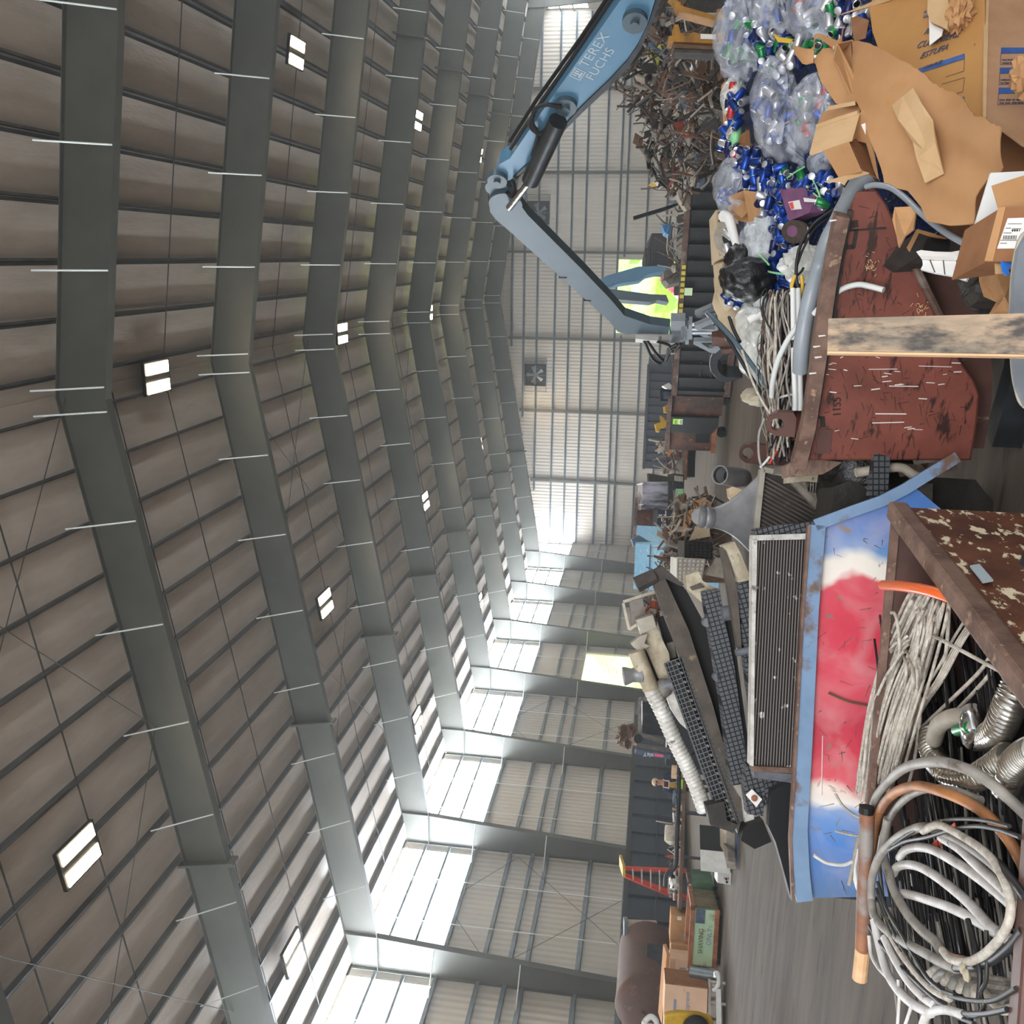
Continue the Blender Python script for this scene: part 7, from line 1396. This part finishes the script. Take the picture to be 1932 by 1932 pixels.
for k in range(150): mb.mt((0, 1, 2, 2)[k % 4]); mb.tube([C(x, y, 6.35 + rnd(-.05, .1) - i * .08) for i, (x, y) in enumerate(wirepath())], rnd(.003, .0065), 5, 5)
o = mb.build('wire_bundle', [MATS['cable_grey'], MATS['scrap_brown'], MATS['cable_black']], kind='stuff'); tag(o, 'dense hanging bundle of mixed wires behind the red hopper rim', 'wires')
for k in range(22): tag(MB().tube([C(x, y, 6.15 - i * .08) for i, (x, y) in enumerate(wirepath())], rnd(.005, .0075), 7).build('wire', ('cable_pale', 'cable_grey', 'cable_pale', 'cable_black')[k % 4], smooth=True), ('black', 'pale', 'grey', 'pale')[(k + 1) % 4] + ' wire on the front of the hanging wire bundle', 'wire', ('black', 'pale', 'grey', 'pale')[(k + 1) % 4] + ' wires of the hanging bundle')
for pts, lb, M in (([(1462, 560), (1464, 640), (1462, 720), (1466, 800)], 'pale wire hanging straight through the middle of the bundle', 'cable_pale'), ([(1400, 660), (1420, 720), (1446, 770), (1470, 800)], 'pale wire trailing from the milky bag to the bundle foot', 'cable_pale'), ([(1442, 790), (1432, 820), (1432, 860), (1438, 885)], 'grey wire drooping between the two lifting lugs', 'cable_grey'), ([(1464, 752), (1490, 745), (1512, 743)], 'short white wire crossing the bundle', 'plastic_white'), ([(1468, 848), (1458, 864), (1452, 875)], 'orange red wire by the lower lifting lug', 'red_paint'), ([(1452, 862), (1444, 872), (1434, 882)], 'grey tube end by the lower lifting lug', 'pipe_pale')): tag(MB().tube([C(x, y, 5.85) for x, y in pts], .008, 8).build('wire', M, smooth=True), lb, 'wire')
tag(MB().blob(C(1428, 748, 6.7), (.06, .18, .11), 12, .15, 2, 22, 14).build('foam_pad', 'beige_tank', smooth=True), 'cream rounded pad below the milky bag', 'pad')
tag(MB().plate([C(x, y, 6.75) for x, y in [(1398, 650), (1406, 664), (1440, 700), (1446, 740), (1424, 716), (1396, 692)]], .03).build('film_sheet', 'bag_milky'), 'loose milky sheet hanging below the bottle bag', 'plastic film')
# ---- the torn cardboard
def card(nm, P, pl, th, M, lb, cat='cardboard', bend=0., kids=(), wob=.012):
    t_ = None; o = MB().plate([pl(x, y) + pl.n * (wob * math.sin(x * .07 + y * .05)) for x, y in P], th, pl.n).build(nm, M); return tag(o, lb, cat)
KP = plane3((1600, 90, 5.1), (1640, 340, 4.55), (1900, 260, 3.75))
MAIN = [(1606, 76), (1640, 84), (1664, 93), (1690, 108), (1721, 124), (1738, 136), (1751, 152), (1772, 163), (1794, 169), (1812, 184), (1823, 200), (1838, 214), (1851, 226), (1870, 230), (1886, 237), (1905, 252), (1925, 263), (1940, 270), (1940, 340), (1880, 350), (1860, 380), (1840, 424), (1800, 430), (1762, 424), (1740, 392), (1701, 354), (1657, 343), (1651, 289), (1634, 228), (1622, 195), (1612, 130)]
def tri_sheet(P, pl, fn, th, nm, M):
    """cardboard with gentle bends: the outline is filled with a fine grid"""
    bm = bmesh.new(); vs = [bm.verts.new((x, y, 0)) for x, y in P]; bm.faces.new(vs); xs = [p[0] for p in P]; ys = [p[1] for p in P]
    for lo_, hi_, nrm in ((min(xs), max(xs), (1, 0, 0)), (min(ys), max(ys), (0, 1, 0))):
        v = lo_ + 12
        while v < hi_:
            bmesh.ops.bisect_plane(bm, geom=bm.verts[:] + bm.edges[:] + bm.faces[:], plane_co=(v * nrm[0], v * nrm[1], 0), plane_no=nrm); v += 14
    bmesh.ops.triangulate(bm, faces=bm.faces[:]); bm.verts.index_update(); mb = MB(); top = [pl(v.co.x, v.co.y) + pl.n * fn(v.co.x, v.co.y) for v in bm.verts]; n = len(top)
    fs = [tuple(v.index for v in f.verts) for f in bm.faces]; fs2 = []
    for f in fs:
        a, b, c = (top[i] for i in f); k = (b - a).cross(c - a)
        f = f if k.dot(pl.n) < 0 else f[::-1]; fs2.append(f)
    cnt = {}
    for f in fs2:
        for a, b in zip(f, f[1:] + f[:1]): cnt[(a, b)] = 1
    bd = [(a, b) for a, b in cnt if (b, a) not in cnt]
    mb.add(top + [p + pl.n * th for p in top], fs2 + [tuple(i + n for i in f[::-1]) for f in fs2] + [(b, a, a + n, b + n) for a, b in bd]); bm.free()
    return mb.build(nm, M, smooth=True)
import bmesh
_m = []
for i, (x, y) in enumerate(MAIN):
    _m.append((x, y)); x2, y2 = MAIN[(i + 1) % len(MAIN)]
    if i < 18: _m += [(x + (x2 - x) * f + rnd(-1.6, 1.6), y + (y2 - y) * f + rnd(-1.6, 1.6)) for f in (.25, .5, .75)]
MAIN = _m
bend = lambda x, y: .10 * max(0, (x - 1790) / 120) ** 2 * -1 + .03 * math.sin(x * .021 + y * .012) + .012 * math.sin(y * .06 - x * .03)
o = tri_sheet(MAIN, KP, bend, .006, 'cardboard_sheet', 'card_tan'); tag(o, 'huge torn cardboard sheet sagging across the boxes by the thin conduit', 'cardboard')
FP = plane3((1600, 90, 5.1), (1640, 300, 4.6), (1520, 110, 5.35)); tag(tri_sheet([(1606, 78), (1612, 130), (1622, 195), (1607, 196), (1586, 193), (1575, 193), (1562, 172), (1552, 158), (1538, 119), (1530, 113), (1556, 96), (1580, 86)], FP, lambda x, y: .02 * math.sin(x * .1), .006, 'cardboard_flap', 'card_tan'), 'side panel folded away from the huge cardboard sheet', 'cardboard')
TP = plane3((1520, 108, 5.3), (1600, 74, 5.05), (1530, 118, 5.2)); tag(tri_sheet([(1512, 104), (1530, 92), (1560, 85), (1596, 72), (1612, 74), (1600, 84), (1580, 98), (1560, 92), (1540, 98), (1534, 118), (1520, 128), (1513, 118)], FP, lambda x, y: -.05 + .05 * math.sin(x * .12), .006, 'cardboard_flap', 'cardboard'), 'curled torn flap at the top corner of the huge cardboard sheet', 'cardboard')
r0, r1, r2, r3 = FP(1577, 117), FP(1592, 88), FP(1610, 76), FP(1602, 112); out_ = FP.n * -.12
t = thing('cardboard_strip', 'folded cardboard ridge with staples standing on the folded panel', 'cardboard', r0)
MB().plate([r0 + out_ * .2, r1, r2, r3 + out_], .006).build('fold', 'card_light', t); MB().plate([r0 + out_ * .2, r3 + out_, FP(1622, 160) + out_ * .3, FP(1626, 196), FP(1610, 194)], .006).build('fold', 'card_tan', t)
for x, y in ((1586, 108), (1597, 87)): MB().box(FP(x, y) + out_ * .62, (.02, .006, .006)).build('staple', 'chrome', t)
card('cardboard_piece', [(1679, 197), (1700, 180), (1724, 166), (1740, 196), (1757, 225), (1768, 270), (1778, 326), (1742, 343), (1732, 300), (1718, 265), (1698, 228)], Plane(KP.o + KP.n * -.05, KP.o + KP.n * -.05 + (C(1640, 340, 4.55) - C(1600, 90, 5.1)), KP.o + KP.n * -.05 + (C(1900, 260, 3.75) - C(1600, 90, 5.1))), .005, 'card_light', 'light bent cardboard rectangle lying on the huge sheet')
# boxes that carry the sheet
t = thing('cardboard_box', 'range carton with blue bands, largest box in the corner of the photo', 'cardboard box', onZ(1932, 100, 0) * 0 + Vector((C(1900, 80, 5.2).x, C(1900, 80, 5.2).y, 0)))
G1 = plane3((1650, 60, 5.6), (1858, 60, 4.75), (1760, 200, 4.85)); G2 = plane3((1858, 60, 4.75), (1858, 220, 4.4), (1960, 100, 4.65))
f1 = MB().plate([G1(*q) for q in [(1640, 12), (1650, -10), (1730, -30), (1858, -30), (1858, 222), (1830, 250), (1760, 205), (1700, 150), (1660, 100), (1646, 60)]], .006, G1.n).build('top_panel', 'card_big', t)
f2 = MB().plate([G2(*q) for q in [(1858, -30), (1990, -30), (1990, 290), (1930, 275), (1858, 222)]], .006, G2.n).build('side_panel', 'card_grey', t)
p0 = G2(1925, 60); MB().box(Vector((p0.x + .3, p0.y + .7, .28)), (.9, .7, .56)).build('base', 'cardboard_dark', t)
mb = MB().plate([G2(*q) - G2.n * .004 for q in [(1856, -30), (1866, -30), (1860, 222), (1854, 222)]], .006, G2.n); mb.build('edge_fold', 'card_light', t)
def g1(x, y): return G1(1720 + x / 13.8, y / 13.8) - G1.n * .004
def g2(x, y): return G2(1860 + x / 9.66, 60 + y / 9.66) - G2.n * .004
rv = g1(640, 880) - g1(330, 960); ux = g1(330, 780) - g1(330, 960)
lettering('RANGE', 'print_ink', g1(320, 910), g1(640, 830) - g1(320, 910), g1(300, 750) - g1(320, 910), .050, f1, shear=.15, sx=1.0); lettering('CUISINIERE', 'print_ink', g1(110, 1285), g1(640, 1135) - g1(110, 1285), g1(80, 1090) - g1(110, 1285), .060, f1, shear=.15); lettering('ESTUFA', 'print_ink', g1(210, 1550), g1(820, 1340) - g1(210, 1550), g1(190, 1380) - g1(210, 1550), .055, f1, shear=.15)
for k, (y, h) in enumerate(((300, 90), (420, 70))): MB().plate([g1(330 - 20 * k, y), g1(640, y - 110), g1(640, y - 40), g1(330 - 20 * k, y + 60)], .002, G1.n).build('small_print', 'print_ink', f1)
bb = MB().plate([g1(180, 1800), g1(1385, 1405), g1(1385, 1540), g1(250, 1900)], .002, G1.n).build('blue_band', 'print_blue', f1); lettering('WARNING', 'print_ink', g1(300, 1830) - G1.n * .003, g1(670, 1700) - g1(300, 1830), g1(290, 1760) - g1(300, 1830), .026, bb)
def frame_lines(gg, P, M, par):
    mb = MB()
    for a, b in zip(P, P[1:]): mb.beam(gg(*a), gg(*b), .002, .002)
    return mb.build('print_outline', M, par)
frame_lines(g1, [(1385, 1540), (1370, 1860), (900, 2010)], 'print_ink', f1); frame_lines(g1, [(800, 2200), (1390, 2030), (1340, 2400), (1000, 2480)], 'print_ink', f1)
MB().plate([g1(1230, 2580), g1(1380, 2520), g1(1380, 2680), g1(1300, 2660)], .002, G1.n).build('blue_band', 'print_blue', f1)
for y in (300, 665, 1030):
    s_ = (y - 300) * .06; MB().plate([g2(275 - s_, y), g2(760, y), g2(760, y + 95), g2(268 - s_, y + 105)], .002, G2.n).build('blue_band', 'print_blue', f2); frame_lines(g2, [(268 - s_, y + 105), (255 - s_, y + 310), (760, y + 290)], 'print_ink', f2)
    for k in range(2):
        lettering(('Use bed to move', 'range by its body', 'Utiliser pour le', 'Le bas ne doit', 'Use club to open', 'No usar caja para')[(y // 365) * 2 % 6 + k - 0 if False else ((300, 665, 1030).index(y)) * 2 + k], 'print_ink', g2(290 - s_, y + 235 + 55 * k), g2(760, y + 225 + 55 * k) - g2(290 - s_, y + 235 + 55 * k), g2(285 - s_, y + 180 + 55 * k) - g2(290 - s_, y + 235 + 55 * k), .016, f2, name='small_print')
# crumpled kraft on top of the range carton
tag(MB().plate([G1(x, y) - G1.n * .08 for x, y in [(1768, -10), (1766, 40), (1772, 58), (1790, 66), (1804, 74), (1808, 40), (1802, -10)]], .02).build('kraft_paper', 'card_light'), 'light kraft paper folded over the range carton lettering', 'paper'); tag(MB().plate([G1(x, y) - G1.n * .05 for x, y in [(1763, 42), (1766, 50), (1772, 58), (1790, 66), (1787, 78), (1764, 96), (1764, 70)]], .004).build('paper', 'paper'), 'white paper triangle sticking out under the kraft paper', 'paper')
tag(MB().blob(G1(1824, 38) - G1.n * .06, (.09, .07, .06), 8, .35, 4, 22, 16).build('kraft_paper', 'kraft', smooth=False), 'crumpled kraft ball on the edge of the range carton', 'paper'); tag(MB().plate([G1(x, y) - G1.n * .09 for x, y in [(1814, 0), (1850, 2), (1846, 8), (1816, 28)]], .006).build('kraft_paper', 'card_light'), 'pale kraft corner above the crumpled kraft ball', 'paper')
tag(MB().blob(C(1936, 140, 4.1), (.08, .08, .06), 15, .3, 3, 16, 12).build('kraft_paper', 'kraft'), 'kraft crumple at the frame edge over the blue bands', 'paper')
card('cardboard_flap', [(1576, 30), (1600, 24), (1618, 22), (1680, 0), (1720, -20), (1700, -20), (1640, 6), (1612, 18)], plane3((1576, 30, 6.1), (1720, -20, 5.4), (1640, 20, 5.8)), .006, 'card_light', 'thin cardboard edge rising behind the range carton')
card('cardboard_flap', [(1604, 32), (1616, 26), (1640, 40), (1634, 74), (1612, 78), (1608, 60)], plane3((1604, 32, 5.9), (1640, 40, 5.7), (1612, 78, 5.6)), .006, 'cardboard_dark', 'dark cardboard flap between the cans and the range carton')
# small open carton
t = thing('cardboard_box', 'small open carton with torn tape lying on its side by the conduit end', 'cardboard box', C(1590, 290, 4.7)); d = 4.75
SP_ = plane3((1535, 240, 4.9), (1620, 215, 4.75), (1560, 290, 4.7))
for P, pl, M, nm in (([(1527, 290), (1540, 240), (1575, 226), (1622, 214), (1608, 264), (1532, 291)], SP_, 'card_light', 'lid'), ([(1540, 240), (1552, 212), (1580, 198), (1624, 194), (1622, 214), (1580, 226)], plane3((1540, 240, 4.92), (1622, 214, 4.78), (1570, 200, 5.1)), 'cardboard', 'taped_panel'), ([(1553, 284), (1602, 268), (1626, 322), (1582, 334)], plane3((1553, 284, 4.72), (1602, 268, 4.66), (1582, 334, 4.55)), 'card_tan', 'front_panel'), ([(1604, 266), (1622, 258), (1644, 290), (1654, 335), (1630, 322)], plane3((1604, 266, 4.74), (1644, 290, 4.8), (1630, 322, 4.6)), 'cardboard_dark', 'inner_panel'), ([(1622, 214), (1628, 205), (1648, 290), (1656, 338), (1648, 320), (1634, 270), (1608, 264)], plane3((1622, 214, 4.78), (1656, 338, 4.6), (1608, 264, 4.85)), 'cardboard', 'torn_edge'), ([(1556, 342), (1626, 322), (1640, 326), (1600, 338), (1594, 348), (1584, 342)], plane3((1556, 342, 4.55), (1640, 326, 4.5), (1590, 348, 4.5)), 'card_light', 'flap')):
    MB().plate([pl(*q) for q in P], .006, pl.n).build(nm, M, t)
for pts in ([(1540, 240), (1580, 226), (1618, 214)], [(1562, 206), (1590, 200), (1614, 196)]): MB().plate([SP_(x, y - 4) - SP_.n * .004 for x, y in pts] + [SP_(x, y + 3) - SP_.n * .004 for x, y in pts[::-1]], .003, SP_.n).build('tape', 'card_light', t)
tag(sheet_px([(1625, 235), (1636, 230), (1640, 252), (1634, 256)], .003, d=4.72).build('paper', 'paper'), 'small white ticket tucked behind the small open carton', 'paper')
# things at the lower right edge
flat('plastic_sheet', [(1870, 326), (1950, 322), (1950, 350), (1886, 352), (1880, 426), (1840, 425)], 3.55, .012, 'plastic_white', 'smooth white plastic panel behind the labelled carton', 'plastic panel')
t = thing('cardboard_box', 'brown carton with white barcode label near the grey tub', 'cardboard box', C(1920, 420, 3.35) - zv * .2)
L1 = plane3((1883, 390, 3.3), (1950, 388, 3.2), (1858, 492, 3.25)); MB().plate([C(x, y, 3.3) for x, y in [(1872, 350), (1890, 344), (1960, 322), (1960, 390), (1884, 392)]], .006).build('top_panel', 'cardboard', t); lf = MB().plate([L1(*q) for q in [(1884, 392), (1960, 388), (1960, 480), (1916, 493), (1858, 493)]], .006, L1.n).build('front_panel', 'cardboard_dark', t); MB().plate([L1(*q) - L1.n * .003 for q in [(1884, 392), (1898, 391), (1874, 493), (1858, 493)]], .003, L1.n).build('tape', 'cardboard', t); MB().plate([L1(*q) + L1.n * .006 for q in [(1884, 392), (1960, 388), (1960, 480), (1858, 493)]], .25, FWD).build('carton', 'cardboard_dark', t)
lb_ = MB().plate([L1(*q) - L1.n * .004 for q in [(1902, 413), (1960, 411), (1926, 470), (1882, 470)]], .002, L1.n).build('label', 'paper', lf)
def l1(x, y): return L1(1850 + x / 16.1, 380 + y / 16.1) - L1.n * .006
mb = MB()
for k in range(16): x = 700 + k * 26; w_ = 6 if k % 3 else 14; mb.plate([l1(x + 18, 1060), l1(x + w_ + 18, 1060), l1(x + w_ - 8, 1180), l1(x - 8, 1180)], .001, L1.n)
mb.build('barcode', 'ink', lb_, kind='stuff'); mb = MB()
for y, x0, x1 in ((700, 850, 1270), (830, 780, 950), (850, 980, 1260), (980, 720, 960), (1200, 620, 1290), (1290, 610, 820), (1290, 1100, 1210)): mb.plate([l1(x0, y), l1(x1, y), l1(x1 - 4, y + 14), l1(x0 - 4, y + 14)], .001, L1.n)
mb.build('print', 'print_ink', lb_, kind='stuff'); lettering('0 0 0 1', 'ink', l1(960, 940), l1(1230, 935) - l1(960, 940), l1(975, 890) - l1(960, 940), .010, lb_)
flat('tape_piece', [(1889, 492), (1918, 490), (1912, 500), (1902, 508), (1906, 516), (1898, 520), (1892, 512)], 3.2, .006, 'tape_blue', 'bright blue tape scrap under the labelled carton', 'tape'); flat('cardboard_piece', [(1878, 493), (1890, 492), (1893, 516), (1879, 517)], 3.25, .006, 'card_light', 'small light cardboard square beside the blue tape', 'cardboard')
t = thing('plastic_guard', 'white cracked plastic guard with a thick rim below the thin conduit', 'plastic scrap', C(1800, 500, 4.2)); GPn = plane3((1735, 481, 4.25), (1862, 470, 4.0), (1800, 530, 4.05)); MB().plate([GPn(*q) for q in [(1740, 490), (1760, 492), (1805, 493), (1835, 485), (1858, 477), (1857, 494), (1842, 508), (1831, 513), (1823, 529), (1812, 526), (1800, 521), (1782, 518), (1760, 514), (1737, 508), (1741, 500)]], .012, GPn.n).build('panel', 'plastic_white', t); MB().plate([GPn(*q) - GPn.n * .03 for q in [(1734, 482), (1743, 479), (1770, 482), (1800, 483), (1832, 477), (1859, 468), (1862, 475), (1834, 486), (1802, 492), (1765, 491), (1739, 489)]], .06, GPn.n).build('rim', 'paper', t)
mb = MB()
for a, b in (((1755, 491), (1764, 514)), ((1780, 492), (1783, 518)), ((1805, 492), (1811, 526))): mb.beam(GPn(*a) - GPn.n * .002, GPn(*b) - GPn.n * .002, .003, .004)
mb.build('crack', 'scrap_brown', t)
card('kraft_paper', [(1690, 392), (1716, 386), (1722, 398), (1730, 436), (1712, 448), (1702, 470), (1684, 440), (1682, 414)], plane3((1690, 392, 4.3), (1730, 436, 4.2), (1684, 440, 4.3)), .01, 'kraft', 'torn kraft paper hanging beside the red hopper corner', 'paper', wob=.03)
t = thing('cardboard_box', 'dark open carton holding a black cylinder under the huge sheet', 'cardboard box', C(1750, 450, 4.5)); MB().plate([C(x, y, 4.5) for x, y in [(1714, 470), (1732, 436), (1786, 452), (1800, 440), (1836, 470), (1802, 482), (1736, 482)]], .4).build('interior', 'scrap_dark', t); MB().plate([C(x, y, 4.45) for x, y in [(1712, 466), (1730, 432), (1735, 438), (1717, 474)]], .01).build('flap', 'card_tan', t); MB().plate([C(x, y, 4.44) for x, y in [(1732, 432), (1760, 440), (1786, 450), (1782, 455), (1734, 438)]], .01).build('flap', 'cardboard', t)
t = thing('canister', 'black cylinder standing in the dark open carton', 'cylinder', C(1765, 465, 4.4)); MB().tube([C(1750, 466, 4.42), C(1784, 470, 4.42)], .045, 18, 1).build('body', 'rubber', t, smooth=True)
card('kraft_paper', [(1852, 494), (1878, 498), (1892, 520), (1906, 560), (1908, 594), (1876, 594), (1866, 570), (1850, 560), (1856, 530)], plane3((1852, 494, 3.9), (1908, 594, 3.5), (1876, 594, 3.7)), .01, 'kraft', 'long crumpled kraft paper between the white guard and the grey tub', 'paper', wob=.03)
flat('dark_panel', [(1846, 565), (1866, 566), (1876, 600), (1850, 600)], 4.2, .02, 'dark_sheet', 'dark scrap behind the round hopper rocker', 'scrap')
tag(MB().blob(Vector((C(1885, 530, 4.15).x, C(1885, 530, 4.15).y, .25)), (.22, .25, .5), 44, .2, 2.5, 26, 18).build('scrap_mound', 'dark_sheet', kind='stuff'), 'dark scrap heap under the white cracked guard', 'scrap heap')
# solid stack under the cardboard
t = thing('cardboard_box', 'brown carton hidden under the huge torn sheet', 'cardboard box', C(1780, 300, 4.9) - zv * .6); q = C(1760, 300, 4.95); MB().box(Vector((q.x, q.y + .05, (q.z - .12) / 2)), (1.0, .5, q.z - .14), rz=.35).build('carton', 'cardboard_dark', t)
